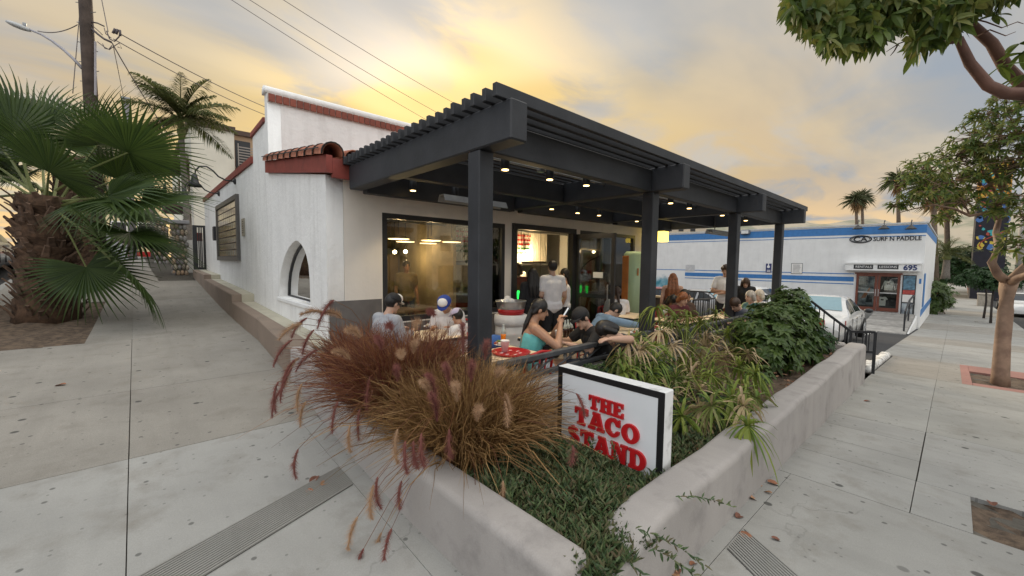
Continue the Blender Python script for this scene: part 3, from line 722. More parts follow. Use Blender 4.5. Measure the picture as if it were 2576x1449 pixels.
for k, (y, lb) in enumerate(((11.95, 'curved black gooseneck lamp over the near half of the tile panel'), (14.55, 'curved black gooseneck lamp over the far half of the tile panel'))):
    t = thing('gooseneck_lamp', lb, 'wall lamp', (XB, y, 3.5), 0, 'gooseneck lamps on the side wall')
    z = 3.56
    MB().lathe([(.07, 0), (.07, .03), (.03, .05)], 12, (XB, y, z), Matrix.Rotation(R_(-90), 3, 'Y')).build('wall_plate', BLACKM, t)
    P = [(XB-.03, y, z), (XB-.2, y, z+.005), (XB-.34, y, z+.07), (XB-.44, y, z+.19), (XB-.56, y, z+.27), (XB-.69, y, z+.25), (XB-.77, y, z+.14), (XB-.785, y, z)]
    MB().tube(P, .018, 8).build('arm', BLACKM, t, True)
    MB().lathe([(.03, .06), (.055, .05), (.07, -.05), (.095, -.14), (.15, -.22), (.145, -.222), (.085, -.14), (.06, -.05)], 16, (XB-.785, y, z)).build('shade', BLACKM, t, True)
# steps beside the wall
BRN = concrete('brown_kerb_concrete', (.30, .235, .19), spots=False, st=.4); PALE = concrete('pale_step_concrete', (.55, .52, .42), spots=False)
st = thing('side_steps', 'long shallow concrete steps with brown edge along the white side wall', 'steps', (1.6, 10, .3))
for (ya, yb, za, zb) in ((5.32, 10.2, .62, .78), (10.205, 14.88, .94, 1.08), (14.885, 18.05, 1.21, 1.28)):
    for (xa, xb, m_, nm) in ((lambda y: 1.33+.12*sm(5.3, 8, y), 1.62, BRN, 'brown_edge'), (None, XB-.002, PALE, 'tread')):
        secs = []
        for i in range(5):
            y = ya+(yb-ya)*i/4; z = za+(zb-za)*i/4; x0 = xa(y) if xa else 1.623; dz = .003 if xa else 0
            secs.append([(x0, y, -.2), (xb, y, -.2), (xb, y, z+dz), (x0+.012, y, z+dz), (x0, y, z-.012)])
        MB().loft(secs).build(nm, m_, st)
# ------------------------------------------------------------------ pergola
PZ0 = 2.61
per = thing('pergola', 'black painted timber pergola with slatted top over the restaurant patio', 'pergola', (6.5, 4, FL(6)))
PXS = (2.16, 4.98, 7.98, 10.73)
for x in PXS:
    MB().bbox(x-.078, x+.078, 2.67, 2.826, FL(x)-.1, PZ0-.002, .008).build('post', DARKP, per)
    MB().bbox(x-.088, x+.088, 2.28, 5.395, PZ0, PZ0+.30, .012).build('cross_beam', DARKP, per)
for a, b_ in zip(PXS, PXS[1:]):
    MB().bbox(a+.0885, b_-.0885, 2.69, 2.81, PZ0+.003, PZ0+.28, .01).build('long_beam', DARKP, per)
    MB().bbox(a+.0885, b_-.0885, 4.15, 4.27, PZ0+.003, PZ0+.28, .01).build('long_beam', DARKP, per)
    MB().bbox(a+.0885, b_-.0885, 5.25, 5.39, PZ0-.04, PZ0+.28, .01).build('wall_ledger', DARKP, per)
sl_ = MB().bbox(0, 9.27, -.024, .024, 0, .10, .005).mesh('slat', DARKP)
for k in range(23):
    y = 2.37+k*(5.36-2.37)/22
    piece('slat', sl_, per, Vector((1.99+rng.uniform(-.012, .012), y, PZ0+.302+rng.uniform(0, .004)))-wloc(per))
MB().tube([(2.3, 3.42, 2.80), (10.6, 3.42, 2.80)], .012, 6).build('conduit', METAL, per)
for x in (3.6, 6.2, 9): MB().box(x-.04, x+.04, 3.39, 3.45, 2.77, 2.83).build('junction_box', METAL, per)
for k, (px, py) in enumerate(((1039, 478), (1145, 492), (1271, 425), (1383, 450), (1475, 465), (1388, 525), (1453, 535), (1507, 541), (1602, 556), (1687, 510), (1734, 523), (1817, 541), (1876, 554))):
    c = PZ(px, py, 2.66)
    t = thing('spotlight', 'small black cylinder spotlight glowing warm under the pergola slats', 'spotlight', c, 0, 'spotlights under the pergola')
    MB().lathe([(.042, -.005), (.046, .0), (.046, .13), (.02, .14), (.015, .245)], 14, c).build('housing', BLACKM, t, True)
    MB().lathe([(.036, -.014), (.036, -.007)], 14, c).build('lens', BULB, t)
    l = bpy.data.lights.new('glow', 'SPOT'); l.energy = 14; l.spot_size = R_(95); l.spot_blend = .6; l.color = (1, .76, .42); l.shadow_soft_size = .03
    o = bpy.data.objects.new('glow', l); COL.objects.link(o); o.parent = t; o.location = (0, 0, -.03)
def heater(a, b, lb):
    a, b = Vector(a), Vector(b); t = thing('patio_heater', lb, 'heater', (a+b)/2)
    d = (b-a).normalized(); sd = d.cross(V3((0, 0, 1)))
    secs = [[p+sd*u+V3((0, 0, v)) for u, v in ((-.09, -.03), (-.05, .055), (.05, .055), (.09, -.03), (.08, -.035), (.045, .04), (-.045, .04), (-.08, -.035))] for p in (a, b)]
    MB().loft(secs).build('reflector', STEEL, t)
    MB().tube([a+d*.05, b-d*.05], .014, 8).build('element', mat('heater_element', (.5, .46, .4), .4), t)
    for q in (.2, .8): p = a.lerp(b, q); MB().tube([p+V3((0, 0, .05)), (p.x, p.y, 2.9)], .01, 5).build('bracket', BLACKM, t)
heater((3.0, 4.65, 2.52), (4.1, 4.65, 2.52), 'long steel patio heater hanging beside the nearest pergola post')
heater((9.0, 3.6, 2.38), (10.5, 3.6, 2.38), 'long steel patio heater hanging at the far end of the pergola')
# ------------------------------------------------------------------ patio, planters
pf = MB()
pf.add([(2.0, 2.75, FL(2)), (11.7, 2.75, FL(11.7)), (11.7, 5.6, FL(11.7)), (2.0, 5.6, FL(2))], [(0, 1, 2, 3)])
struct(pf.build('patio_floor', mat('patio_tile', (.28, .22, .18), .7, var=.3, scale=10)))
struct(MB().box(9.95, 11.7, 5.6, 9.0, -.6, FL(11)).build('patio_step', CONCB))
def wallprof(o, i, z0, zt, r=.042):
    """cross-section from the outer foot round the rounded top to the inner foot: (offset, z)"""
    P = [(o-.012*(1 if i > o else -1), z0), (o, zt-r)]
    s = 1 if i > o else -1
    for a in (25, 50, 75, 90): P.append((o+s*r*(1-math.cos(R_(a))), zt-r+r*math.sin(R_(a))))
    for a in (90, 60, 30): P.append((i-s*r*(1-math.cos(R_(a))), zt-r+r*math.sin(R_(a))))
    P += [(i, zt-r), (i, z0)]
    return P
secs = []
wx = [(.98, .03, .40), (1.0, .012, .44), (1.04, 0, .455), (1.5, 0, .455), (2.2, 0, .46), (3.0, 0, .485), (3.9, 0, .53), (4.5, .0, .58), (5.0, 0, .64), (5.3, 0, .66)]
for y, sh, zt in wx:
    o = 1.185+.125*sm(3.2, 5.3, y); wig = .006*math.sin(y*5.1)+.004*math.sin(y*13)
    secs.append([(x, y, z) for x, z in wallprof(o+wig+sh, o+.225+wig-sh, -.1, zt+.006*math.sin(y*7))])
pw = MB().loft(secs).build('planter_wall', WALLP, None, True)
tag(pw, 'low mauve-grey stucco planter wall beside the side pavement under the fountain grass', 'wall')
secs = []
for x, sh, zt in [(1.44, .04, .30), (1.48, .01, .34), (1.56, 0, .37), (1.75, 0, .42)]+[(1.95+i*.44, 0, .445) for i in range(15)]+[(8.5, 0, .445), (8.545, .006, .44), (8.56, .02, .42)]:
    wig = .007*math.sin(x*4.3)+.004*math.sin(x*11); o = .905
    secs.append([(x, y, z) for y, z in wallprof(o+wig+sh, o+.235+wig-sh, -.5, zt+.007*math.sin(x*6))][::-1])
pw2 = MB().loft(secs).build('planter_wall', WALLP, None, True)
tag(pw2, 'long low mauve-grey stucco planter wall along the street pavement in front of the sign', 'wall')
for o in (pw, pw2):
    md = o.modifiers.new('soften', 'EDGE_SPLIT'); md.split_angle = R_(50)
pw3 = MB().bbox(8.36, 8.555, 1.143, 2.60, -.4, .435, .03).build('planter_wall', WALLP); tag(pw3, 'short stucco planter end wall beside the entrance steps', 'wall')
struct(sheet(fr(1.36, 8.4, 40), fr(1.1, 2.6, 12), lambda x, y: .30+.05*math.sin(x*2.1+y)*math.sin(y*3)+rng.uniform(-.012, .012)).build('planter_soil', DIRT, None, True))
struct(sheet(fr(1.36, 2.05, 6), fr(2.6, 5.5, 12), lambda x, y: .36+.06*(y-2.6)+rng.uniform(-.012, .012)).build('planter_soil', DIRT, None, True))
pwall = thing('patio_wall', 'low stucco wall carrying the iron railing in front of the patio tables', 'wall', (5, 2.65, 0))
MB().bbox(2.02, 8.56, 2.60, 2.72, -.3, .575, .02).build('front_run', WALLP, pwall)
MB().bbox(2.02, 2.16, 2.83, 5.58, -.3, .575, .02).build('side_run', WALLP, pwall)
# scrolled iron railing
def railing(label, x0, x1, y, z0, z1, motif=.78, posts=()):
    t = thing('iron_railing', label, 'railing', ((x0+x1)/2, y, z0))
    MB().bbox(x0, x1, y-.035, y+.035, z1-.05, z1, .006).build('top_rail', IRON, t)
    MB().bbox(x0, x1, y-.025, y+.025, z0, z0+.04, .005).build('bottom_rail', IRON, t)
    x = x0+.1; h = (z0+.04+z1-.05)/2; r = (z1-.05-z0-.04)/2-.002
    while x+motif < x1+.2:
        for cx, rr in ((x+.34, r), (x+.34+r+.04, r*.62)):
            P = [(cx+rr*.86*math.cos(a), y, h+(0 if rr == r else -r*.36)+rr*.86*math.sin(a)) for a in [math.pi*2*i/16 for i in range(17)]]
            MB().tube(P, .0105, 6, False).build('scroll', IRON, t, True)
        P = [(x-.05, y, z0+.045), (x+.06, y, h-.02), (x+.2, y, z1-.075), (x+.3, y, z1-.06)]
        MB().tube(P, .0105, 6).build('curl', IRON, t, True)
        P = [(x+.46, y, z0+.05), (x+.56, y, h), (x+.70, y, z1-.06)]
        MB().tube(P, .0105, 6).build('curl', IRON, t, True)
        x += motif
    for px in posts: MB().box(px-.02, px+.02, y-.02, y+.02, z0-.2, z0-.0005).build('bracket', IRON, t)
    return t
railing('scrolled grey iron railing on the low wall between the first two pergola posts', 2.25, 4.88, 2.655, .615, .825, posts=(2.36, 3.6, 4.7))
railing('scrolled grey iron railing half hidden by the green shrubs before the steps', 5.08, 8.5, 2.50, .60, .80, posts=(5.2, 6.6, 8.2))
def baluster_rail(label, pts, h, name='iron_railing', sp=.13, top=.045, drop=None):
    """railing along a list of foot points; vertical bars"""
    t = thing(name, label, 'railing', pts[0])
    P = [Vector(p) for p in pts]
    for a, b in zip(P, P[1:]):
        up = V3((0, 0, 1))
        MB().bar(a+up*h, b+up*h, top, top*.8).build('top_rail', BLACKM, t)
        MB().bar(a+up*.1, b+up*.1, .03, .03).build('bottom_rail', BLACKM, t)
        n = max(1, int((b-a).length/sp))
        for i in range(1, n):
            q = a.lerp(b, i/n); MB().bar(q+up*.115, q+up*(h-top*.4), .016).build('baluster', BLACKM, t)
    for p in P: MB().bar(p, p+V3((0, 0, h-top*.41)), .04).build('post', BLACKM, t)
    return t
f_ = lambda x: FL(x)
baluster_rail('black bar railing at the far end of the patio before the parked cars', [(11.6, 2.9, f_(11.6)), (11.6, 4.3, f_(11.6)), (11.6, 6.6, f_(11.6))], 1.12)
baluster_rail('black bar railing beside the far dining table in front of the white pony wall', [(10.0, 4.3, f_(10)), (11.4, 4.3, f_(11.4))], .98)
baluster_rail('black bar railing along the patio edge behind the grey haired diners', [(8.75, 2.50, f_(9)), (11.5, 2.50, f_(11.5))], 1.08)
# entrance steps and their handrail
es = thing('entrance_steps', 'concrete entrance steps climbing from the pavement to the patio', 'steps', (9.1, 1.7, -.2))
for i in range(3): MB().bbox(8.57, 9.62, 1.15+i*.42, 1.57+i*.42 if i < 2 else 2.49, -.6, -.19+i*.02+(.0 if i == 0 else 0), .01).build('step', CONC, es)
hr = thing('handrail', 'black iron handrail sloping down beside the end of the planter wall', 'handrail', (9.68, .95, G(9.7, 0)))
pts = [PX(2203, 836, 9.68), PX(2141, 834, 9.68), PX(2085, 792, 9.68), PX(2040, 757, 9.68)]
for q, dz in ((0, 0), (1, -.36)):
    Q = [p+V3((0, 0, dz)) for p in pts]
    for a, b in zip(Q, Q[1:]): MB().bar(a, b, .04, .04).build('rail', BLACKM, hr)
for k, p in enumerate(pts[:2]): MB().bar((p.x, p.y, -.38 if k == 0 else -.3), p, .045).build('post', BLACKM, hr)
q = PX(2180, 836, 9.68); MB().bar((q.x, q.y, -.38), q, .03).build('post', BLACKM, hr)
MB().bar((pts[0].x, pts[0].y, -.36), (q.x, q.y, -.36), .035).build('foot', BLACKM, hr)
for a, b in ((0, 1), (1, 2), (2, 3)):
    for i in range(1, 4): q = pts[a].lerp(pts[b], i/4); MB().bar(q-V3((0, 0, .75 if a else .36)), q, .018).build('baluster', BLACKM, hr)
pony = thing('pony_wall', 'short cream topped divider wall beside the far patio table', 'wall', (9.9, 4.4, f_(9.9)))
MB().bbox(9.75, 9.87, 4.3, 5.5, -.25, .82, .01).build('body', mat('divider_brown', (.10, .08, .07), .7), pony)
MB().bbox(9.71, 9.91, 4.26, 5.54, .822, .87, .01).build('cap', WOODT, pony)
# ------------------------------------------------------------------ the sign
SX0, SX1, SY0, SY1, SZ0, SZ1 = 2.365, 2.475, 1.165, 2.03, .22, .905
sg = thing('shop_sign', 'white box sign with black border and red raised letters in the planter', 'sign', (SX0, 1.6, .3))
MB().bbox(SX0+.004, SX1, SY0, SY1, SZ0, SZ1, .004).build('cabinet', mat('weathered_white', (.78, .78, .77), .55, var=.05, c2=(.40, .40, .38), c2s=7, c2a=(.56, .74), bump=.15), sg)
bw = .045; b = MB()
b.box(SX0-.002, SX0+.003, SY0+.002, SY1-.002, SZ1-bw, SZ1-.003); b.box(SX0-.002, SX0+.003, SY0+.002, SY1-.002, SZ0, SZ0+bw)
b.box(SX0-.002, SX0+.003, SY0+.002, SY0+bw, SZ0+bw, SZ1-bw); b.box(SX0-.002, SX0+.003, SY1-bw, SY1-.002, SZ0+bw, SZ1-bw)
b.build('border', mat('sign_black', (.012, .012, .013), .45), sg)
MB().box(SX0+.0, SX0+.0035, SY0+bw, SY1-bw, SZ0+bw, SZ1-bw).build('face', mat('sign_white', (.80, .82, .84), .35, var=.02), sg)
def el(cx, cy, rx, ry, a0, a1, n=16): return [(cx+rx*math.cos(R_(a0+(a1-a0)*i/n)), cy+ry*math.sin(R_(a0+(a1-a0)*i/n))) for i in range(n+1)]
def stroke(pts, wd):
    Lp, Rp = [], []
    for i, p in enumerate(pts):
        a, c = pts[max(0, i-1)], pts[min(len(pts)-1, i+1)]; dx, dy = c[0]-a[0], c[1]-a[1]; l = math.hypot(dx, dy); w_ = wd[i] if isinstance(wd, list) else wd
        Lp.append((p[0]-dy/l*w_/2, p[1]+dx/l*w_/2)); Rp.append((p[0]+dy/l*w_/2, p[1]-dx/l*w_/2))
    return Lp+Rp[::-1]
Sspine = el(.43, .72, .27, .17, 20, 250, 12)+[(.46, .5)]+el(.45, .28, .29, .17, 70, -160, 12)
GL = {
 'T': ([[(0,1),(.92,1),(.92,.62),(.79,.62),(.75,.82),(.61,.82),(.61,.16),(.74,.16),(.74,0),(.18,0),(.18,.16),(.31,.16),(.31,.82),(.17,.82),(.13,.62),(0,.62)]], .94),
 'H': ([[(0,1),(.47,1),(.47,.84),(.39,.84),(.39,.6),(.63,.6),(.63,.84),(.55,.84),(.55,1),(1.02,1),(1.02,.84),(.93,.84),(.93,.16),(1.02,.16),(1.02,0),(.55,0),(.55,.16),(.63,.16),(.63,.42),(.39,.42),(.39,.16),(.47,.16),(.47,0),(0,0),(0,.16),(.09,.16),(.09,.84),(0,.84)]], 1.04),
 'E': ([[(0,1),(.84,1),(.84,.66),(.71,.66),(.67,.83),(.40,.83),(.40,.6),(.60,.6),(.60,.42),(.40,.42),(.40,.17),(.68,.17),(.73,.36),(.87,.36),(.87,0),(0,0),(0,.16),(.09,.16),(.09,.84),(0,.84)]], .89),
 'A': ([[(.26,1),(.72,1),(.97,.16),(1.05,.16),(1.05,0),(.56,0),(.56,.16),(.65,.16),(.625,.27),(.37,.27),(.345,.16),(.44,.16),(.44,0),(-.03,0),(-.03,.16),(.06,.16),(.32,.84),(.26,.84)], [(.43,.42),(.58,.42),(.505,.72)]], 1.04),
 'C': ([el(.5,.5,.5,.52,52,318,22)+[(.92,.36),(.72,.36)]+el(.52,.5,.19,.33,310,60,14)+[(.72,.62),(.94,.62),(.94,1.0),(.84,1.0)]], .98),
 'O': ([el(.52,.5,.52,.52,0,345,22), el(.52,.5,.2,.34,0,345,22)], 1.06),
 'S': ([stroke(Sspine, [.20]*4+[.26]*18+[.20]*5)], .90),
 'N': ([[(0,1),(.42,1),(.72,.45),(.72,.84),(.62,.84),(.62,1),(1.06,1),(1.06,.84),(.97,.84),(.97,0),(.70,0),(.31,.68),(.31,.16),(.42,.16),(.42,0),(0,0),(0,.16),(.08,.16),(.08,.84),(0,.84)]], 1.08),
 'D': ([[(0,1),(.5,1)]+el(.5,.5,.5,.5,80,-80,14)+[(.5,0),(0,0),(0,.16),(.09,.16),(.09,.84),(0,.84)], [(.39,.82),(.47,.82)]+el(.47,.5,.21,.32,70,-70,10)+[(.47,.18),(.39,.18)]], 1.02),
}
# letter rows are set from the photograph: (word, left pixel, right pixel on the sign face, baseline/top)
SRED = mat('sign_red', (.52, .012, .016), .4, var=.06)
rows = [('THE', PX(1484, 1000, SX0), PX(1571, 1045, SX0), .100), ('TACO', PX(1449, 1030, SX0), PX(1611, 1100, SX0), .126), ('STAND', PX(1431, 1075, SX0), PX(1628, 1160, SX0), .128)]
ZT = [PX(1486, 992, SX0).z, PX(1449, 1020, SX0).z, PX(1432, 1066, SX0).z]
for (wd_, a, b, h), ztop in zip(rows, ZT):
    tot = sum(GL[c][1] for c in wd_)+.05*(len(wd_)-1); wdt = abs(a.y-b.y); sx = wdt/tot; y = a.y
    for c in wd_:
        sp_, adv = GL[c]
        me = curve_mesh([[(u*sx, v*h) for u, v in s_] for s_ in sp_], .008, SRED)
        me.transform(Matrix(((0, 0, -1, SX0-.009), (-1, 0, 0, y), (0, 1, 0, ztop-h), (0, 0, 0, 1))))
        me.transform(Matrix.Translation(-wloc(sg))); o = bpy.data.objects.new('letter', me); COL.objects.link(o); o.parent = sg
        y -= (adv+.05)*sx
# ------------------------------------------------------------------ vegetation
def strip(b, pts, wd, nrm_, fold=0.):
    """ribbon blade along pts, widths wd; fold raises the edges into a shallow V"""
    P = [Vector(p) for p in pts]; k = len(P); o = len(b.v); cols = 3 if fold else 2
    for i, p in enumerate(P):
        d = (P[min(i+1, k-1)]-P[max(i-1, 0)]).normalized(); s = d.cross(nrm_)
        if s.length < 1e-4: s = V3((1, 0, 0))
        s.normalize(); u = s.cross(d)
        if fold: b.v += [tuple(p-s*wd[i]+u*wd[i]*fold), tuple(p), tuple(p+s*wd[i]+u*wd[i]*fold)]
        else: b.v += [tuple(p-s*wd[i]), tuple(p+s*wd[i])]
    for i in range(k-1):
        for c in range(cols-1):
            a = o+i*cols+c; b.f.append((a, a+1, a+cols+1, a+cols))
def leaf(b, base, d, up, ln, wd, droop=.2, n=3, fold=.25):
    d = Vector(d).normalized(); pts = []; ws = []
    for i in range(n+1):
        t = i/n; pts.append(Vector(base)+d*ln*t+V3((0, 0, -droop*ln*t*t))); ws.append(wd*(math.sin(math.pi*min(1, .12+t*.88))**.8)+.0008)
    strip(b, pts, ws, Vector(up), fold)
def rdir(zmin=-1, zmax=1):
    z = rng.uniform(zmin, zmax); a = rng.uniform(0, 2*math.pi); q = math.sqrt(1-z*z); return V3((q*math.cos(a), q*math.sin(a), z))
# --- fountain grass
FG = leafmat('fountain_grass_blades', [(0.123, 0.033, 0.029), (0.168, 0.052, 0.036), (0.224, 0.086, 0.038), (0.291, 0.138, 0.060), (0.134, 0.052, 0.030), (0.358, 0.189, 0.089), (0.101, 0.031, 0.027)], .6, .2)
FGS = leafmat('fountain_grass_straw', [(0.143, 0.069, 0.031), (0.326, 0.193, 0.076), (0.428, 0.267, 0.115), (0.245, 0.138, 0.051), (0.102, 0.046, 0.025), (0.510, 0.340, 0.162), (0.184, 0.101, 0.043)], .6, .2)
PLUM = [leafmat('plume_purple', [(0.220, 0.077, 0.068), (0.308, 0.126, 0.102), (0.176, 0.059, 0.055)], .8, .3), leafmat('plume_tan', [(.42, .26, .15), (.52, .34, .21), (.34, .20, .12)], .8, .3)]
def grass_clump(c, n, rad, hmax, label, plumes, seed, m=None):
    r = random.Random(seed); c = Vector(c)
    t = thing('fountain_grass', label, 'ornamental grass', c, 0, 'purple fountain grass clumps in the planter')
    b = MB()
    for i in range(n):
        a = r.uniform(0, 2*math.pi); lean = min(1.05, abs(r.gauss(0, .40))); q = rad*.30*math.sqrt(r.random())
        ln = hmax*r.uniform(.55, 1.12)*(1-.28*lean); st_ = c+V3((q*math.cos(a+r.uniform(-.8, .8)), q*math.sin(a), 0))
        d = V3((math.cos(a), math.sin(a), 0)); pts = []; k = 5
        curl = r.uniform(.5, 1.5)
        for j in range(k+1):
            u = j/k; out = ln*(math.sin(lean)*u+.42*curl*u*u*min(1, lean*1.2+.2)); up = ln*(math.cos(lean*.9)*u-.34*curl*u*u*u*(.5+lean))
            pts.append(st_+d*out+V3((r.gauss(0, .022)*u, r.gauss(0, .022)*u, max(up, -.28)+r.gauss(0, .012)*u)))
        if min(p.z for p in pts) < .1: continue
        q_ = r.uniform(.55, 1.15); wd = [w0*q_ for w0 in (.0040, .0040, .0037, .0032, .0022, .0007)]
        strip(b, pts, wd, V3((r.uniform(-1, 1), r.uniform(-1, 1), .5)))
    b.build('blades', m or FG, t)
    stems = MB()
    for k, (p, kind, ln, tilt) in enumerate(plumes):
        p = Vector(p); d0 = (p-c); hd = V3((d0.x, d0.y, 0)); hd = hd.normalized() if hd.length > .05 else V3((1, 0, 0))
        # stalk from the clump to the plume, plume arches on outward
        e = p
        mid = c.lerp(e, .55)+V3((0, 0, .16))
        stems.tube([c+V3((0, 0, .05)), c.lerp(mid, .5)+V3((0, 0, .05)), mid, mid.lerp(e, .55)+V3((0, 0, .05)), e], [.0025, .0022, .002, .0018, .0015], 4)
        pb = MB(); ax = []; n_ = 9
        for j in range(n_+1):
            u = j/n_; ax.append(e+hd*ln*(math.sin(tilt+.45*u)*u*.95)+V3((0, 0, ln*(math.cos(tilt+.5*u)*u))))
        rr = [.006+.0155*math.sin(math.pi*min(1, .15+u*.85)) for u in [j/n_ for j in range(n_+1)]]
        for j in range(int(420*ln/.2)):
            u = r.random(); i0 = min(n_-1, int(u*n_)); q = ax[i0].lerp(ax[i0+1], u*n_-i0); dd = (ax[i0+1]-ax[i0]).normalized()
            rv = rdir(); rv = (rv-dd*rv.dot(dd)).normalized(); tip = q+(rv*1.5+dd*1.1)*rr[i0]*r.uniform(.8, 1.5); sd = dd.cross(rv)*.0013
            pb.add([q-sd, q+sd, tip], [(0, 1, 2)])
        pb.tube(ax, [q*.35 for q in rr], 5)
        pb.build('seed_head', PLUM[kind], t)
    stems.build('stalks', FG, t)
    return t
rg_ = random.Random(3)
def plume_list(px, D):
    out = []
    for (x, y, kind, ln, tilt) in px: out.append((PD(x, y, D+rg_.uniform(-.15, .15)), kind, ln, tilt))
    return out
# plume feet read from the photograph (pixel, tan?, length, tilt from upright)
pl1 = plume_list([(840, 755, 0, .22, 1.9), (772, 800, 0, .16, 1.9), (790, 830, 0, .17, 2.1), (735, 855, 0, .20, 2.0), (742, 905, 0, .2, 2.2), (760, 815, 1, .18, 1.5), (905, 850, 1, .22, .7), (750, 900, 1, .2, 2.2), (735, 925, 0, .22, 2.3), (700, 960, 0, .2, 2.6),
   (715, 970, 0, .22, 2.3), (760, 965, 1, .18, 2.5), (880, 905, 1, .2, .6), (850, 1010, 0, .2, 2.4), (770, 1010, 1, .16, 2.4), (880, 1070, 1, .18, 2.7), (750, 1130, 0, .2, 2.6), (800, 880, 0, .2, 1.7), (905, 1030, 0, .2, 2.6), (985, 830, 0, .18, .8), (1075, 790, 0, .18, 1.0), (1045, 830, 1, .15, .6), (820, 790, 1, .2, 1.0), (860, 800, 1, .2, .8), (960, 880, 0, .2, .5), (1010, 905, 1, .2, .7), (930, 950, 0, .22, 2.5), (1000, 960, 0, .2, .3), (1040, 890, 1, .18, .4)], 2.72)
pl2 = plume_list([(1085, 1000, 1, .2, .35), (1100, 1060, 0, .24, .1), (1095, 1000, 0, .22, .2), (1165, 890, 0, .2, .0), (1185, 960, 0, .18, .2), (1220, 905, 0, .14, .1), (1250, 950, 1, .13, .5), (1270, 990, 1, .12, 1.8), (1270, 1010, 1, .12, 2.2), (1020, 1110, 0, .18, 2.8), (1040, 1110, 0, .18, 3.0), (950, 1200, 0, .2, 2.8), (940, 1220, 1, .18, 2.6), (900, 1300, 1, .16, 2.3), (985, 1330, 0, .14, 2.2), (915, 1380, 0, .16, 2.3), (1200, 1290, 1, .2, 2.9), (1270, 1390, 1, .14, 2.9), (1265, 1210, 1, .14, 2.8), (1450, 990, 0, .13, 2.2), (1440, 1120, 0, .12, 2.8), (1240, 1330, 0, .12, 2.9), (960, 1340, 1, .12, 2.3), (1130, 1080, 0, .2, 2.9), (1010, 1210, 0, .16, 2.6), (1150, 1010, 1, .2, .3), (1060, 1090, 0, .2, 2.9), (1200, 1060, 1, .2, .4), (1130, 970, 0, .2, .2), (1000, 1080, 1, .2, 2.7)], 2.2)
grass_clump((1.66, 3.15, .44), 5200, 1.15, .80, 'big maroon fountain grass clump before the nearest pergola post', pl1, 11)
grass_clump((1.74, 2.35, .38), 5200, 1.15, .70, 'straw brown fountain grass clump beside the shop sign', pl2, 12, FGS)
grass_clump((1.66, 4.15, .48), 1300, .7, .68, 'small dark fountain grass clump against the building corner', [], 13)
# --- ice plant carpet round the sign
ICE = leafmat('ice_plant', [(0.051, 0.084, 0.034), (0.070, 0.112, 0.041), (0.035, 0.060, 0.026), (0.117, 0.160, 0.064), (0.058, 0.096, 0.041), (0.039, 0.068, 0.030), (0.125, 0.096, 0.053)], .45, .1)
def ice(x0, x1, y0, y1, n, z=.33, lim=None, hh=(.04, .13)):
    b = MB()
    for i in range(n):
        x, y = rng.uniform(x0, x1), rng.uniform(y0, y1)
        if lim and not lim(x, y): continue
        h = rng.uniform(*hh)*(.55+.9*sm(-.4, .8, math.sin(x*9.1+1)*math.sin(y*8.3)))*(.45 if 2.05 < x < 2.37 and y > 1.25 else 1); tip = V3((x+rng.uniform(-.05, .05), y+rng.uniform(-.05, .05), z+h+.03*math.sin(x*5)*math.sin(y*6))); foot = V3((x, y, z-.02))
        for j in range(9):
            t = .25+.75*rng.random(); p = foot.lerp(tip, t); a = rng.uniform(0, 6.28); d = V3((math.cos(a)*.7, math.sin(a)*.7, rng.uniform(.45, 1.1))).normalized(); ln = rng.uniform(.032, .066); w_ = .0058
            s = d.cross(V3((0, 0, 1))).normalized()*w_; u = s.normalized().cross(d)*w_
            m_ = p+d*ln*.55+u*.3; e = p+d*ln+V3((0, 0, .006))
            b.add([p-s*.6, p+s*.6, p+u*.9, m_-s, m_+s, m_+u*1.4, e], [(0, 1, 4, 3), (1, 2, 5, 4), (2, 0, 3, 5), (3, 4, 6), (4, 5, 6), (5, 3, 6)])
    return b
bi = ice(1.40, 2.36, 1.10, 2.25, 2400, z=.31, hh=(.015, .12))
b2 = ice(2.48, 4.2, 1.13, 1.9, 1300, z=.31, hh=(.02, .08)); bi.add(b2.v, b2.f)
b3 = ice(1.30, 1.85, .93, 1.2, 520, z=.34, hh=(.02, .08)); bi.add(b3.v, b3.f)
b4 = MB()
for (px, py, L_, az) in ((1560, 1400, .28, -95), (1600, 1330, .30, -70), (1700, 1250, .34, -35), (1500, 1420, .3, -100), (1640, 1380, .2, -80), (1530, 1440, .25, -85), (1505, 1180, .3, 140), (1480, 1160, .28, 110), (1560, 1170, .22, 120)):
    up_ = az > 90; c = PZ(px, py, .47) if not up_ else PX(px, py+30, SX0-.06)
    d = V3((math.cos(R_(az)), math.sin(R_(az)), 0)) if not up_ else V3((-.1, .25 if az > 115 else -.2, 1)).normalized()
    for k in range(34):
        t = k/34; p = c+d*L_*t+V3((0, 0, (0 if up_ else -.25*L_*t*t)))
        dd = (d*.8+rdir()*.9).normalized(); ln = .035; s = dd.cross(V3((.3, .2, 1))).normalized()*.0048; u = s.normalized().cross(dd)*.005; m_ = p+dd*ln*.5; e = p+dd*ln
        b4.add([p-s*.6, p+s*.6, p+u*.9, m_-s, m_+s, m_+u*1.4, e], [(0, 1, 4, 3), (1, 2, 5, 4), (2, 0, 3, 5), (3, 4, 6), (4, 5, 6), (5, 3, 6)])
bi.add(b4.v, b4.f)
o = bi.build('ice_plant', ICE, kind='stuff'); o['label'] = 'dark green fleshy ice plant carpeting the planter around the sign'; o['category'] = 'ground cover'
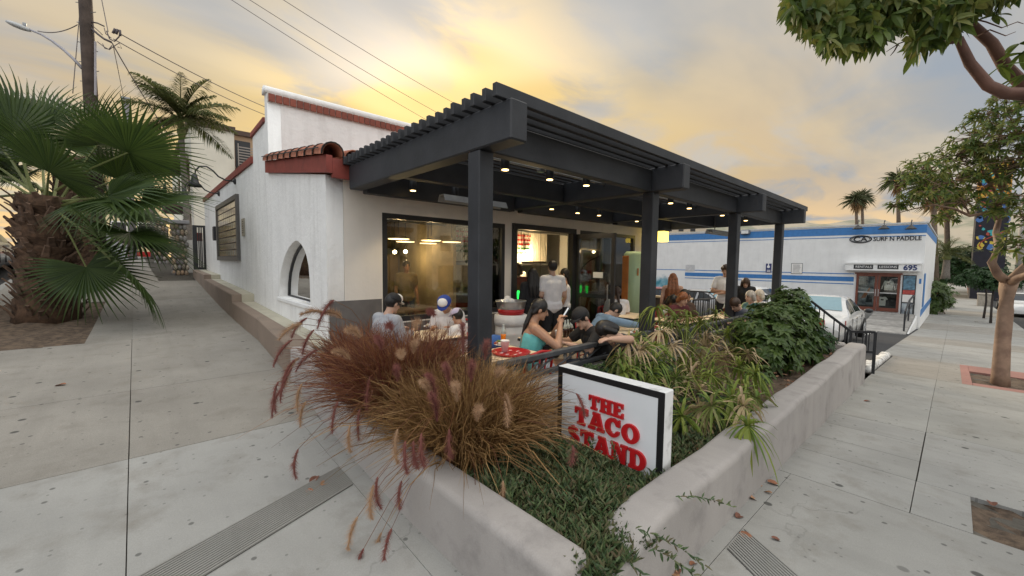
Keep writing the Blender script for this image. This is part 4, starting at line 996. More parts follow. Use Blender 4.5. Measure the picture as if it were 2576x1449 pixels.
# dry leaf litter in the planter
LIT = leafmat('dry_leaves', [(.20, .09, .05), (.28, .14, .08), (.14, .07, .045), (.34, .20, .12)], .8, .15)
b = MB()
for i in range(560):
    x, y = (rng.uniform(1.6 if i < 40 else 2.7, 8.2), rng.uniform(1.15, 2.55))
    d = rdir(-.2, .3); leaf(b, (x, y, .345+rng.uniform(0, .03)), d, V3((0, 0, 1))+rdir()*.5, rng.uniform(.03, .075), rng.uniform(.01, .02), rng.uniform(-.3, .3))
o = b.build('leaf_litter', LIT, kind='stuff'); o['label'] = 'dry brown leaves lying on the planter soil'; o['category'] = 'leaf litter'
# --- umbrella sedge
SEDG = leafmat('sedge_leaves', [(.10, .17, .035), (.17, .25, .05), (.25, .29, .07), (.13, .19, .04), (.40, .30, .16), (.46, .35, .21), (.08, .14, .03), (.34, .26, .14)], .5, .25)
SEDD = leafmat('sedge_leaves_dry', [(.42, .31, .18), (.50, .38, .24), (.30, .21, .12), (.36, .30, .13)], .6, .2)
SEDGR = leafmat('sedge_leaves_green', [(0.100, 0.167, 0.030), (0.200, 0.264, 0.043), (0.140, 0.202, 0.034), (0.280, 0.290, 0.068)], .5, .25)
def sedge(c, heads, label):
    c = Vector(c); t = thing('umbrella_sedge', label, 'sedge', c); stems = MB(); r = random.Random(5)
    for (p, sz, kind) in heads:
        p = Vector(p); foot = c+V3((r.uniform(-.25, .25), r.uniform(-.2, .2), 0))
        mid = foot.lerp(p, .55)+V3((0, 0, .18)); stems.tube([foot, foot.lerp(mid, .5)+V3((0, 0, .06)), mid, p], [.006, .0055, .005, .004], 5)
        b = MB(); axis = (p-mid).normalized(); axis = (axis+V3((0, 0, .5))).normalized(); n = 26
        a1 = axis.cross(V3((.3, 1, .1))).normalized(); a2 = axis.cross(a1)
        for i in range(n):
            an = 2*math.pi*i/n+r.uniform(-.15, .15); d = (a1*math.cos(an)+a2*math.sin(an))+axis*r.uniform(-.1, .45); d.normalize()
            ln = sz*r.uniform(.7, 1.15); dr = r.uniform(.35, .95); k = 5; pts = []
            for j in range(k+1): u = j/k; pts.append(p+d*ln*u*(1-.18*u)+V3((0, 0, -dr*ln*u*u)))
            w_ = r.uniform(.008, .013); strip(b, pts, [w_*.7, w_, w_, w_*.85, w_*.55, .0006], V3((0, 0, 1))+rdir()*.3, .25)
        b.build('leaf_head', (SEDG, SEDD, SEDGR)[kind], t)
    stems.build('stems', SEDGR, t)
    return t
hd = []; pr0 = random.Random(2)
for (px, py, Yd, sz, k) in ((1650, 775, 2.35, .27, 2), (1700, 800, 2.3, .26, 0), (1730, 790, 2.35, .26, 2), (1800, 790, 2.35, .27, 0), (1775, 845, 2.2, .27, 1), (1660, 835, 2.2, .25, 1), (1610, 880, 2.1, .26, 1), (1650, 905, 2.0, .28, 2), (1690, 870, 2.1, .26, 1), (1740, 880, 2.0, .28, 0), (1770, 870, 2.1, .27, 1), (1830, 840, 2.1, .28, 2), (1850, 880, 2.0, .28, 0), (1860, 920, 1.85, .27, 2), (1790, 940, 1.8, .28, 2), (1740, 935, 1.85, .27, 1), (1700, 950, 1.85, .27, 0), (1900, 940, 1.75, .27, 2), (1875, 975, 1.65, .26, 2), (1600, 920, 2.0, .24, 0), (1640, 940, 1.95, .25, 2), (1715, 1045, 1.62, .24, 2), (1760, 1030, 1.6, .2, 1), (1880, 1070, 1.42, .2, 2), (1820, 900, 2.0, .27, 1), (1690, 820, 2.25, .25, 0), (1760, 810, 2.3, .26, 0), (1880, 890, 1.95, .27, 1), (1580, 860, 2.15, .22, 1), (1560, 900, 2.1, .2, 0), (1830, 960, 1.8, .26, 0), (1760, 980, 1.75, .25, 1), (1600, 850, 2.25, .26, 0), (1570, 935, 2.0, .24, 2), (1625, 960, 1.9, .26, 0), (1680, 985, 1.8, .26, 1), (1720, 905, 2.0, .28, 2), (1800, 865, 2.1, .28, 1), (1840, 1000, 1.7, .26, 2), (1790, 1020, 1.6, .24, 0), (1870, 1020, 1.6, .25, 1), (1640, 870, 2.15, .27, 2), (1900, 1000, 1.5, .24, 0)):
    q = PY(px, py, Yd); zn = .5+.1*pr0.random()
    if q.z < zn: q = PZ(px, py, zn)
    hd.append((q, sz*1.32, k))
sedge((4.25, 1.95, .33), hd, 'arching umbrella sedge with green and straw coloured leaves behind the sign')
# --- leafy shrubs (whorled glossy leaflets)
SHR = leafmat('shrub_leaves', [(0.037, 0.072, 0.016), (0.057, 0.100, 0.021), (0.090, 0.136, 0.030), (0.026, 0.056, 0.014), (0.139, 0.176, 0.056), (0.041, 0.080, 0.016)], .35, .2)
SHR2 = leafmat('dark_shrub_leaves', [(.02, .05, .015), (.03, .07, .02), (.045, .095, .025), (.025, .055, .015)], .4, .15)
def shrub(name, label, c, lobes, n, lw, m, cat='shrub', seed=1, group=None, whorl=6, droop=.35):
    """lobes: list of (centre, radii); leaf whorls spread through the outer half of each lobe"""
    r = random.Random(seed); c = Vector(c); t = thing(name, label, cat, c, 0, group); b = MB(); stems = MB(); tot = sum(q[1][0]*q[1][2] for q in lobes)
    for cen, rad in lobes:
        cen = Vector(cen); k = int(n*rad[0]*rad[2]/tot)
        stems.tube([c, c.lerp(cen, .5)+V3((0, 0, .05)), cen], [.018, .012, .006], 5)
        for i in range(k):
            d = rdir(-.75, 1); q = r.uniform(.5, 1.0)**.6; p = cen+V3((d.x*rad[0], d.y*rad[1], d.z*rad[2]))*q*(1+.12*math.sin(d.x*9+d.z*7))
            if i % 4 == 0: stems.tube([cen+(p-cen)*.2, p], [.005, .003], 4)
            ax = (d+V3((0, 0, .7))+rdir()*.5).normalized(); a1 = ax.cross(V3((.2, .9, .3))).normalized(); a2 = ax.cross(a1)
            for j in range(whorl):
                an = 6.283*j/whorl+r.uniform(-.3, .3); dd = (a1*math.cos(an)+a2*math.sin(an)+ax*r.uniform(.0, .5)).normalized()
                leaf(b, p, dd, ax, lw[0]*r.uniform(.7, 1.2), lw[1], droop, 2, .2)
    b.build('foliage', m, t); stems.build('stems', mat('bark_brown', (.10, .07, .05), .9), t); return t
shrub('schefflera_shrub', 'bright green schefflera shrub rising over the planter by the steps', (6.9, 1.75, .3), [((6.6, 1.75, .72), (.62, .45, .42)), ((7.5, 1.75, .85), (.5, .42, .42)), ((6.2, 1.65, .55), (.45, .38, .3)), ((7.95, 1.85, 1.05), (.3, .3, .3)), ((7.0, 1.5, .55), (.6, .3, .3))], 1000, (.105, .024), SHR, seed=21)
shrub('leafy_bush', 'dark leafy bush low against the planter wall end by the handrail', (7.9, 1.5, .3), [((7.9, 1.5, .5), (.45, .3, .26)), ((8.1, 1.9, .5), (.3, .4, .22))], 420, (.06, .015), SHR2, seed=22)
shrub('leafy_bush', 'low dark boxy bush under the sedge behind the sign', (3.4, 1.7, .3), [((3.1, 1.9, .42), (.45, .4, .2)), ((3.7, 1.5, .38), (.5, .3, .16)), ((3.9, 2.1, .5), (.4, .35, .3))], 700, (.035, .012), SHR2, seed=23, whorl=5)
shrub('leafy_bush', 'small dark bush below the iron railing beside the sign', (3.55, 2.42, .3), [((3.5, 2.42, .5), (.35, .16, .2)), ((3.8, 2.38, .62), (.2, .15, .18))], 380, (.035, .012), SHR2, seed=24, whorl=5)
shrub('variegated_seedling', 'small pale yellow-green seedling on bare soil in the planter', (5.3, 1.45, .33), [((5.3, 1.45, .42), (.14, .12, .1))], 26, (.06, .018), SHR, seed=25)
# --- fan palms
PALMG = leafmat('fan_palm_blades', [(0.028, 0.050, 0.015), (0.038, 0.068, 0.018), (0.056, 0.092, 0.021), (0.024, 0.043, 0.013), (0.096, 0.118, 0.026), (0.044, 0.074, 0.019)], .4, .3)
PETM = mat('petiole', (.14, .16, .05), .6, var=.2)
PALMT = mat('palm_trunk_fibre', (.085, .048, .028), .95, var=.45, scale=14, bump=1, bscale=45)
BOOT = mat('palm_boot', (.17, .105, .07), .9, var=.4, scale=10, bump=.6, bscale=50, rnd=.45)
def fan_blade(r, size, n=46, span=250, tipdroop=.6):
    """one fan leaf in local space: hub at origin, opening towards +x, roughly in the xy plane"""
    b = MB()
    for i in range(n):
        a = R_(-span/2+span*i/(n-1)); d = V3((math.cos(a), math.sin(a), .06*math.cos(3*a)+.10*abs(math.sin(a)))); ln = size*(.80+.25*math.cos(a*.75))*r.uniform(.93, 1.06)
        k = 7; pts = []
        for j in range(k+1): u = j/k; pts.append(d*ln*u+V3((0, 0, -tipdroop*ln*.32*max(0, u-.55)**1.5*2.4)))
        wm = size*R_(span/(n-1))*.27
        ws = [wm*min(u/.45, 1)*(1 if u < .45 else max(.03, (1-(u-.45)/.55)**1.25))+.0015 for u in [j/k for j in range(k+1)]]
        strip(b, pts, ws, V3((0, 0, 1)), .45)
    return b
def fan_palm(name, label, base, trunk_top, tr, fronds, cat='palm tree', boots=0, seed=1, group=None, meshes=None, m=PALMG):
    r = random.Random(seed); base, top = Vector(base), Vector(trunk_top); t = thing(name, label, cat, base, 0, group)
    b = MB(); k = 12; P = []; RR = []
    for i in range(k+1):
        u = i/k; P.append(base.lerp(top, u)+V3((r.uniform(-.02, .02), r.uniform(-.02, .02), 0))*tr); RR.append(tr*(1.18-.3*u if u < .2 else 1.12-.15*u)*(1+r.uniform(-.05, .05)))
    P[0] = P[0]-V3((0, 0, .1)); b.tube(P, RR, 14); tk = b.build('trunk', PALMT, t, True)
    if boots:
        bm_ = MB(); bm_.loft([[(-.075, 0, 0), (.075, 0, 0), (.05, .03, 0), (-.05, .03, 0)], [(-.06, .03, .14), (.06, .03, .14), (.04, .055, .14), (-.04, .055, .14)], [(-.04, .10, .30), (.04, .10, .30), (.028, .12, .29), (-.028, .12, .29)]])
        me = bm_.mesh('leaf_base', BOOT)
        for i in range(boots):
            u = (i+r.random()*.6)/boots; a = i*2.39996+r.uniform(-.25, .25); h = (top-base).length*u*.97; p = base.lerp(top, u*.97)
            rr = tr*(1.12-.22*min(1, u*3))*.97
            q = p+V3((math.cos(a), math.sin(a), 0))*rr
            piece('leaf_base', me, t, q-wloc(t), (r.uniform(-.35, .05), r.uniform(-.45, .45), a-math.pi/2), (tr/.42*r.uniform(.8, 1.2), tr/.42*r.uniform(.7, 1.3), tr/.42*r.uniform(.65, 1.05)))
    for i, (az, elv, pet, size, roll) in enumerate(fronds):
        d = V3((math.cos(az)*math.cos(elv), math.sin(az)*math.cos(elv), math.sin(elv))); st_ = top+V3((math.cos(az), math.sin(az), 0))*tr*.5+V3((0, 0, r.uniform(-.25, .2)*tr*2))
        hub = st_+d*pet+V3((0, 0, -.12*pet*max(0, math.cos(elv))))
        fo = bpy.data.objects.new('frond', (meshes or [])[i % len(meshes)] if meshes else fan_blade(r, size).mesh('frond', m)); COL.objects.link(fo); fo.parent = t
        xa = (d+V3((0, 0, -.25*math.cos(elv)))).normalized(); ya = V3((0, 0, 1)).cross(xa); ya = ya.normalized() if ya.length > .05 else V3((0, 1, 0)); za = xa.cross(ya)
        ya2 = ya*math.cos(roll)+za*math.sin(roll); za2 = xa.cross(ya2)
        fo.matrix_local = Matrix.Translation(hub-wloc(t)) @ Matrix((xa, ya2, za2)).transposed().to_4x4() @ Matrix.Scale(size if meshes else 1, 4)
        pb = MB(); pb.tube([st_, st_.lerp(hub, .5)+V3((0, 0, .04*pet)), hub], [.022*size, .016*size, .012*size], 5); 
        ps = pb.build('petiole', PETM, t)
    return t
FM = [fan_blade(random.Random(40+i), 1.0).mesh('frond', PALMG) for i in range(5)]
pb_ = PG(122, 800); pr = random.Random(9); fr_ = []
DEP = (pb_-V3((0, 0, 1.7))).dot(CF)
ptop = V3((pb_.x+.05, pb_.y, PD(110, 500, DEP).z))
# fronds aimed at pixels in the photograph: hub pixel, depth offset, size
for (px, py, dd, sz) in ((60, 330, -.2, 1.05), (215, 350, .1, .95), (300, 390, -.1, .98), (250, 460, -.35, 1.0), (255, 610, -.55, 1.15), (300, 560, -.1, .95), (190, 640, -.2, .8), (120, 420, -.6, .95), (20, 450, -.3, 1.0), (-60, 380, 0, 1.05), (-90, 520, .1, 1.0), (150, 330, .35, 1.0), (240, 520, .4, 1.0), (10, 380, .5, 1.0), (330, 480, -.3, .95), (270, 430, .5, .9), (100, 300, .3, 1.0), (-20, 300, .1, 1.0), (300, 545, -.5, .75), (80, 470, .5, .85)):
    h = PD(px, py, DEP+dd); v = h-ptop; az = math.atan2(v.y, v.x); hl = math.hypot(v.x, v.y)
    fr_.append((az, math.atan2(v.z+.10, hl), v.length, sz, pr.uniform(-.9, .9)))
fr_ = [(a, e, p, s_*1.3, r_) for a, e, p, s_, r_ in fr_]
fan_palm('fan_palm', 'stout fan palm with shaggy trunk and spreading green fronds beside the kerb', pb_, ptop, .40, fr_, boots=150, seed=31, meshes=FM)
p2 = PG(192, 697); fr2 = [(pr.uniform(0, 6.28), pr.uniform(-.5, 1.2), pr.uniform(.8, 1.2), 1.0, pr.uniform(-.4, .4)) for _ in range(20)]
fan_palm('fan_palm', 'second fan palm standing farther up the side pavement behind the stout one', p2, p2+V3((0, 0, 3.6)), .40, fr2, boots=120, seed=32, meshes=FM)
# --- feather palm behind the building
FEA = leafmat('feather_palm', [(.06, .08, .028), (.09, .115, .035), (.045, .06, .022), (.15, .15, .05)], .5, .4)
def feather_palm(label, base, h, tr, n, ln, seed, lean=(0, 0), leaflets=64, name='queen_palm', group=None):
    r = random.Random(seed); base = Vector(base); top = base+V3((lean[0], lean[1], h)); t = thing(name, label, 'palm tree', base, 0, group)
    b = MB(); b.tube([base-V3((0, 0, .1)), base.lerp(top, .3), base.lerp(top, .7), top], [tr*1.25, tr, tr*.9, tr*.8], 10); b.build('trunk', mat('grey_palm_trunk', (.17, .15, .13), .9, var=.3, scale=9, bump=.5), t, True)
    MB().lathe([(tr*.8, 0), (tr*1.25, .25), (tr*.9, .6), (tr*.35, .95)], 10, top-V3((0, 0, .05))).build('crownshaft', PETM, t, True)
    top = top+V3((0, 0, .75))
    for i in range(n):
        az = i*2.4+r.uniform(-.2, .2); el_ = r.uniform(-.15, 1.25) if i > 5 else r.uniform(.95, 1.4); L_ = ln*r.uniform(.8, 1.1); b = MB(); pts = []
        for j in range(11): u = j/10; pts.append(top+V3((math.cos(az), math.sin(az), 0))*L_*(math.cos(el_)*u+.25*u*u*math.sin(max(0, el_)))+V3((0, 0, L_*(math.sin(el_)*u-.50*u*u*(.35+.65*math.cos(el_))))))
        b.tube(pts, [.03*(1-.85*j/10) for j in range(11)], 4)
        for j in range(leaflets):
            u = .12+.88*j/leaflets; i0 = min(9, int(u*10)); p = pts[i0].lerp(pts[i0+1], u*10-i0); d = (pts[i0+1]-pts[i0]).normalized(); s = d.cross(V3((0, 0, 1))); s = s.normalized() if s.length > .1 else V3((1, 0, 0))
            for sg_ in (-1, 1):
                dd = (s*sg_+d*.55+V3((0, 0, r.uniform(-.2, .5)))).normalized(); l = L_*.30*math.sin(math.pi*(.15+.8*u))*r.uniform(.8, 1.1); q = p+dd*l*.5; e = p+dd*l+V3((0, 0, -.45*l)); w_ = V3((0, 0, 1)).cross(dd).normalized()*.019
                b.add([p-w_*.6, p+w_*.6, q+w_, q-w_, e], [(0, 1, 2, 3), (3, 2, 4)])
        b.build('frond', FEA, t)
    return t
qb = PD(474, 556, 17.0); qb.z = 1.4; qt = PD(455, 300, 17.0)
feather_palm('tall queen palm with grey trunk rising beside the cream apartment block', qb, qt.z-qb.z-.75,   .12, 24, 2.35, 51, lean=(qt.x-qb.x, qt.y-qb.y))
q2 = PD(388, 640, 21); q2.z = 1.5
feather_palm('slim palm behind the stone pillar partly hidden by fan fronds', q2, 4.6, .13, 15, 1.9, 52)
# --- distant palms right of the pergola
def far_fan_palm(label, base, top, size, seed, skirt=True):
    r = random.Random(seed); base, top = Vector(base), Vector(top); t = thing('mexican_fan_palm', label, 'palm tree', base)
    MB().tube([base-V3((0, 0, .3)), base.lerp(top, .5)+V3((.1*size, 0, 0)), top], [size*.16, size*.11, size*.1], 7).build('trunk', mat('far_palm_trunk', (.16, .12, .09), .9, var=.3), t, True)
    b = MB()
    for i in range(230):
        d = rdir(-.55, 1); n_ = 5
        p = top+d*size*.35*r.random(); ln = size*r.uniform(.55, 1.0); leaf(b, p, d+V3((0, 0, .1)), rdir(), ln, size*.035, .45, 3, 0)
    b.build('crown', leafmat('far_palm_green', [(.05, .07, .03), (.08, .10, .04), (.12, .12, .05), (.06, .06, .03)], .6, .25) if 'far_palm_green' not in MATS else MATS['far_palm_green'], t)
    if skirt:
        b = MB()
        for i in range(120):
            d = rdir(-1, -.3); leaf(b, top+V3((0, 0, -size*r.random()*.5)), d+V3((0, 0, -.6)), rdir(), size*r.uniform(.4, .75), size*.03, .3, 2, 0)
        b.build('dead_skirt', leafmat('palm_skirt', [(.24, .15, .07), (.32, .20, .09), (.16, .10, .05)], .8, .2) if 'palm_skirt' not in MATS else MATS['palm_skirt'], t)
def fpalm(label, px, pyb, pyt, D, size, seed, skirt=True):
    far_fan_palm(label, PD(px, pyb, D), PD(px-4, pyt, D), size, seed, skirt)
fpalm('slender fan palm, shorter of the pair behind the surf shop roof', 2157, 640, 502, 75, 2.3, 61)
fpalm('slender fan palm, taller of the pair behind the surf shop roof', 2172, 640, 496, 78, 2.3, 62)
fpalm('leaning bare stemmed palm beside the street tree over the surf shop', 2262, 640, 452, 62, 2.3, 63)
fpalm('shaggy fan palm with thick dead skirt behind the surf shop corner', 2352, 700, 470, 52, 2.9, 64)
fpalm('second shaggy fan palm beside the mural building', 2385, 700, 500, 58, 2.8, 65)
d2 = PD(2378, 700, 48)
feather_palm('low feathery date palm over the hedge beside the surf shop', d2, 2.2, .35, 30, 2.7, 66, name='date_palm', leaflets=30)
# --- street trees
TRB = mat('smooth_tan_bark', (.27, .175, .12), .75, var=.25, scale=5, bump=.3, bscale=25, c2=(.17, .10, .07), c2s=4)
TRB2 = mat('red_brown_bark', (.15, .075, .055), .75, var=.3, scale=6, bump=.4, bscale=25)
TRL = leafmat('street_tree_leaves', [(.05, .085, .022), (.075, .12, .028), (.11, .16, .035), (.15, .19, .045), (.04, .065, .02), (.20, .20, .05)], .45, .45)
def spray(b, p, d, r, ln, wd, k=7):
    """a whorl of long leaves at a twig end"""
    d = d.normalized(); a1 = d.cross(V3((.31, .2, .9))).normalized(); a2 = d.cross(a1)
    for j in range(k):
        an = 6.283*j/k+r.uniform(-.4, .4); dd = (a1*math.cos(an)+a2*math.sin(an)+d*r.uniform(.1, .9)+V3((0, 0, -.15))).normalized()
        leaf(b, p, dd, (d+rdir()*.4), ln*r.uniform(.65, 1.2), wd*r.uniform(.8, 1.15), r.uniform(.1, .5), 3, .3)
def limb(b, pts, r0, r1, n=9):
    k = len(pts); b.tube(pts, [r0+(r1-r0)*i/(k-1) for i in range(k)], n)
T1 = thing('street_tree', 'slender smooth-barked street tree in the brick edged pavement well', 'tree', PG(2517, 965))
tb = PG(2517, 965); TD = (tb-V3((0, 0, 1.7))).dot(CF)
def t1(x, y, dd=0): return PD(x, y, TD+dd)
b = MB()
b.tube([tb-V3((0, 0, .1)), t1(2517, 940), t1(2522, 860), t1(2530, 780), t1(2534, 730), t1(2540, 705)], [.125, .11, .098, .095, .105, .12], 12)
limbs = [([(2538, 712, 0), (2510, 690, 0), (2495, 660, .02), (2512, 620, .05), (2505, 585, .1), (2515, 545, .15), (2520, 480, .2), (2500, 420, .3)], .075, .02),
 ([(2512, 553, .15), (2480, 535, .2), (2440, 543, .25), (2400, 525, .3), (2350, 515, .4), (2300, 525, .5), (2262, 535, .6)], .035, .006),
 ([(2540, 710, 0), (2570, 680, -.1), (2610, 640, -.2), (2640, 560, -.2), (2650, 450, -.2)], .08, .03),
 ([(2541, 712, 0), (2560, 700, -.3), (2590, 690, -.6), (2640, 650, -.9), (2680, 600, -1.2)], .07, .03),
 ([(2515, 500, .2), (2480, 450, .4), (2440, 420, .6), (2390, 400, .8)], .025, .006), ([(2505, 430, .3), (2520, 350, .3), (2510, 280, .3)], .022, .005),
 ([(2440, 543, .25), (2420, 500, .2), (2370, 470, .1), (2330, 450, 0)], .014, .004), ([(2350, 515, .4), (2310, 490, .4), (2270, 470, .4)], .01, .003), ([(2520, 480, .2), (2550, 420, 0), (2580, 360, -.3)], .025, .008), ([(2480, 450, .4), (2450, 380, .3), (2440, 330, .3)], .014, .004)]
for P, r0, r1 in limbs: limb(b, [t1(*q) for q in P], r0, r1)
tr_ = random.Random(77); twigs = []
lv = MB()
cl = [(2290, 455, .4, 45), (2260, 520, .6, 26), (2330, 425, .4, 60), (2340, 480, .2, 50), (2400, 395, .7, 65), (2400, 455, .4, 60), (2450, 345, .4, 60), (2460, 410, .4, 70), (2470, 470, .3, 60), (2520, 290, .3, 60), (2510, 360, .2, 75), (2530, 430, .1, 75), (2560, 340, -.2, 75), (2590, 260, -.2, 75), (2600, 400, -.3, 85), (2620, 500, -.4, 85), (2370, 545, .4, 30), (2300, 500, .5, 38), (2560, 620, -.5, 45), (2590, 560, -.6, 55), (2420, 510, .3, 42), (2500, 520, .1, 45), (2545, 235, 0, 42), (2480, 290, .3, 40)]
for (x, y, dd, rp) in cl:
    rad = rp/FPX*TD; c = t1(x, y, dd)
    for i in range(int(20*(rp/50)**2)+5):
        d = rdir(-.7, 1); p = c+V3((d.x, d.y, d.z*.75))*rad*tr_.uniform(.45, 1.1); spray(lv, p, d+V3((0, 0, .4)), tr_, .12, .016)
        b.tube([c+(p-c)*.15, c.lerp(p, .6)+rdir()*.03, p], [.008, .005, .003], 4)
b.build('trunk', TRB, T1, True); lv.build('crown', TRL, T1)
# overhanging near tree: trunk just outside the frame, in the near well
T2 = thing('overhanging_tree', 'near street tree reaching red-brown boughs and broad leaves overhead', 'tree', (4.3, -.66, G(4.3, 0)))
TD2 = 2.85
def t2(x, y, dd=0): return PD(x, y, TD2+dd)
b = MB(); foot = V3((4.3, -.66, G(4.3, 0)))
b.tube([foot-V3((0, 0, .1)), foot+V3((-.02, .0, .8)), foot+V3((.02, .02, 1.6)), foot+V3((0, .04, 2.3))], [.12, .10, .095, .09], 12)
hubp = foot+V3((0, .04, 2.3))
for P, r0, r1 in ([ [hubp, t2(2640, 250, -.1), t2(2576, 237), t2(2530, 235), t2(2485, 215), t2(2440, 160), t2(2412, 100), t2(2360, 108), t2(2300, 95), t2(2285, 75)], .052, .014], [[hubp, t2(2640, 230, .15), t2(2576, 215, .25), t2(2530, 170, .25), t2(2495, 110, .25), t2(2440, 60, .3), t2(2400, 20, .3), t2(2350, -40, .3)], .052, .025], [[hubp, t2(2660, 100, 0), t2(2640, -60, 0), t2(2600, -200, 0)], .07, .03], [[t2(2412, 100), t2(2385, 60, .1), t2(2330, 20, .1), t2(2270, -20, .1)], .022, .008], [[t2(2400, 20, .3), t2(2300, -10, .3), t2(2180, 0, .3), t2(2080, 20, .35), t2(2020, 40, .4)], .022, .005], [[t2(2300, -10, .3), t2(2220, 40, .2), t2(2120, 70, .2)], .012, .004]):
    limb(b, P, r0, r1)
for P in ([(2440, 45, .1), (2480, 55, .1), (2520, 70, 0), (2560, 55, 0), (2575, 60, 0)], [(2460, 90, .1), (2490, 75, 0), (2530, 90, 0), (2555, 80, 0)], [(2300, 95, 0), (2260, 110, 0), (2230, 130, 0)], [(2260, 110, 0), (2250, 128, 0), (2240, 140, 0)]):
    limb(b, [t2(*q) for q in P], .006, .002, 5)
lv = MB(); lr = random.Random(91); fringe = []
for i in range(1150):
    u = lr.random(); x = 1985+u*620; lowest = 20+95*math.sin(math.pi*min(1, (x-1970)/330)) if x < 2300 else 125-(x-2300)*.55
    if x > 2420: lowest = max(-30, 40-(x-2420)*.5)
    y = lowest-abs(lr.gauss(0, 75))-4; dd = lr.uniform(-.35, .6)
    if y < -260: continue
    p = t2(x, y, dd); d = (rdir(-.5, .6)+V3((-.3, .2, 0)))
    spray(lv, p, d+V3((0, 0, -.2)), lr, .105, .02, 5)
lf = MB(); leaf(lf, (0, 0, 0), (1, 0, 0), (0, 0, 1), 1.0, .17, .25, 5, .35); lme = lf.mesh('leaf', leafmat('near_leaf', [(.10, .16, .03), (.14, .19, .04)], .4, .4))
for i in range(190):
    x = lr.uniform(1985, 2420); lowest = 20+95*math.sin(math.pi*min(1, (x-1970)/330)) if x < 2300 else 125-(x-2300)*.55
    p = t2(x, lowest-lr.uniform(-14, 50), lr.uniform(-.35, .35)); piece('leaf', lme, T2, p-foot, (lr.uniform(-.5, .5), lr.uniform(.2, 1.3), lr.uniform(0, 6.28)), lr.uniform(.08, .13))
for (x, y, k) in ((2517, 168, 6), (2500, 40, 5), (2570, 135, 6), (2575, 190, 6), (2565, 110, 5), (2535, 0, 6), (2465, 0, 5)):
    for j in range(k): piece('leaf', lme, T2, t2(x, y, .1)-foot, (lr.uniform(-.5, .5), lr.uniform(-.4, .9), lr.uniform(0, 6.28)), lr.uniform(.1, .14))
b.build('trunk', TRB2, T2, True); lv.build('crown', TRL, T2)
# two small far street trees, hedge and background trees
def small_tree(label, base, h, rad, seed, m=None, name='street_tree', group=None, n=340, lw=(.16, .03), tr=.07, lobes=None):
    r = random.Random(seed); base = Vector(base); t = thing(name, label, 'tree', base, 0, group); b = MB(); lv = MB()
    top = base+V3((0, 0, h*.55)); b.tube([base-V3((0, 0, .1)), base.lerp(top, .5)+V3((r.uniform(-.1, .1), r.uniform(-.1, .1), 0)), top], [tr, tr*.8, tr*.7], 8)
    cs = lobes or [(V3((r.uniform(-.6, .6)*rad, r.uniform(-.6, .6)*rad, h*.62+r.uniform(-.1, .3)*rad)), rad*r.uniform(.5, .75)) for _ in range(7)]
    for c, q in cs:
        c = base+c; limb(b, [top-V3((0, 0, .2)), top.lerp(c, .5)+rdir()*.1*rad, c], tr*.5, tr*.15, 6)
        for i in range(n//len(cs)):
            d = rdir(-.6, 1); spray(lv, c+V3((d.x, d.y, d.z*.7))*q*r.uniform(.4, 1.08), d+V3((0, 0, .3)), r, lw[0], lw[1], 6)
    b.build('trunk', mat('dark_bark', (.06, .05, .045), .9), t, True); lv.build('crown', m or SHR2, t); return t
small_tree('small round-headed street tree beside the concrete bin down the street', PG(2474, 801), 4.3, 1.7, 101, lw=(.2, .045))
small_tree('forked small street tree nearer along the kerb row', PG(2492, 813), 4.2, 1.6, 102, lw=(.2, .045))
hedge = shrub('hedge', 'clipped green hedge along the pavement beyond the surf shop', PG(2378, 790), [(PG(2365, 790)+V3((0, .6, 1.2)), (1.6, 1.0, 1.5)), (PG(2380, 788)+V3((1, 1.2, 1.2)), (2.4, 1.2, 1.5)), (PG(2398, 778)+V3((2, 1.2, 1.0)), (3, 1.3, 1.4))], 1500, (.22, .06), SHR, cat='hedge', seed=111)
shrub('roadside_shrubs', 'mass of dark trees and shrubs behind the clipped hedge', PD(2390, 720, 55), [(PD(2375, 680, 56), (2.4, 2.4, 2.2)), (PD(2410, 665, 60), (3, 3, 2.6)), (PD(2430, 680, 64), (3, 3, 2.6)), (PD(2455, 690, 66), (2.6, 2.6, 2.2)), (PD(2470, 660, 70), (3, 3, 3.2))], 1700, (.5, .12), SHR2, cat='shrubs', seed=112)
# ------------------------------------------------------------------ surf shop
SXW = 30.7
def sp_(x, y): return PX(x, y, SXW)
ss = thing('surf_shop', 'white painted surf shop with blue stripes across the parking lot', 'building', (SXW, 8, -1.6))
rz0 = sp_(2340, 561).z; YR = 1.15; YL = 24.
SHW = stucco('painted_block', (.80, .80, .79), streak=.10, bump=.25)
dz0, dz1 = sp_(2153, 778).z, sp_(2160, 689).z
dy1, dy0 = sp_(2152, 740).y, sp_(2263, 740).y          # double door
py0 = sp_(2303, 740).y                                  # poster window right edge
MB().box(SXW, SXW+16, YR, YL, -2.6, rz0).build('wall', SHW, ss)
MB().box(SXW-.06, SXW+16.06, YR-.06, YL+.06, rz0+.002, rz0+.09).build('roof_edge', mat('roof_cap', (.55, .55, .54), .7), ss)
def stripe(y0, y1, za, zb, m=BLUEP, t=.012, nm='stripe'):
    return MB().box(SXW-t, SXW-.001, y0, y1, za, zb).build(nm, m, ss)
st_z = lambda y, x=2000: sp_(x, y).z
stripe(YR, YL, rz0-.50, rz0-.06); stripe(YR, YL, rz0-.66, rz0-.62)
b1 = [sp_(2140, v).z for v in (687.5, 692, 696.5, 708, 713, 716)]
stripe(dy1+.12, YL, b1[3], b1[2]); stripe(dy1+.12, YL, b1[1]+.05, b1[1]+.10); stripe(dy1+.12, YL, b1[3]-.17, b1[3]-.12)
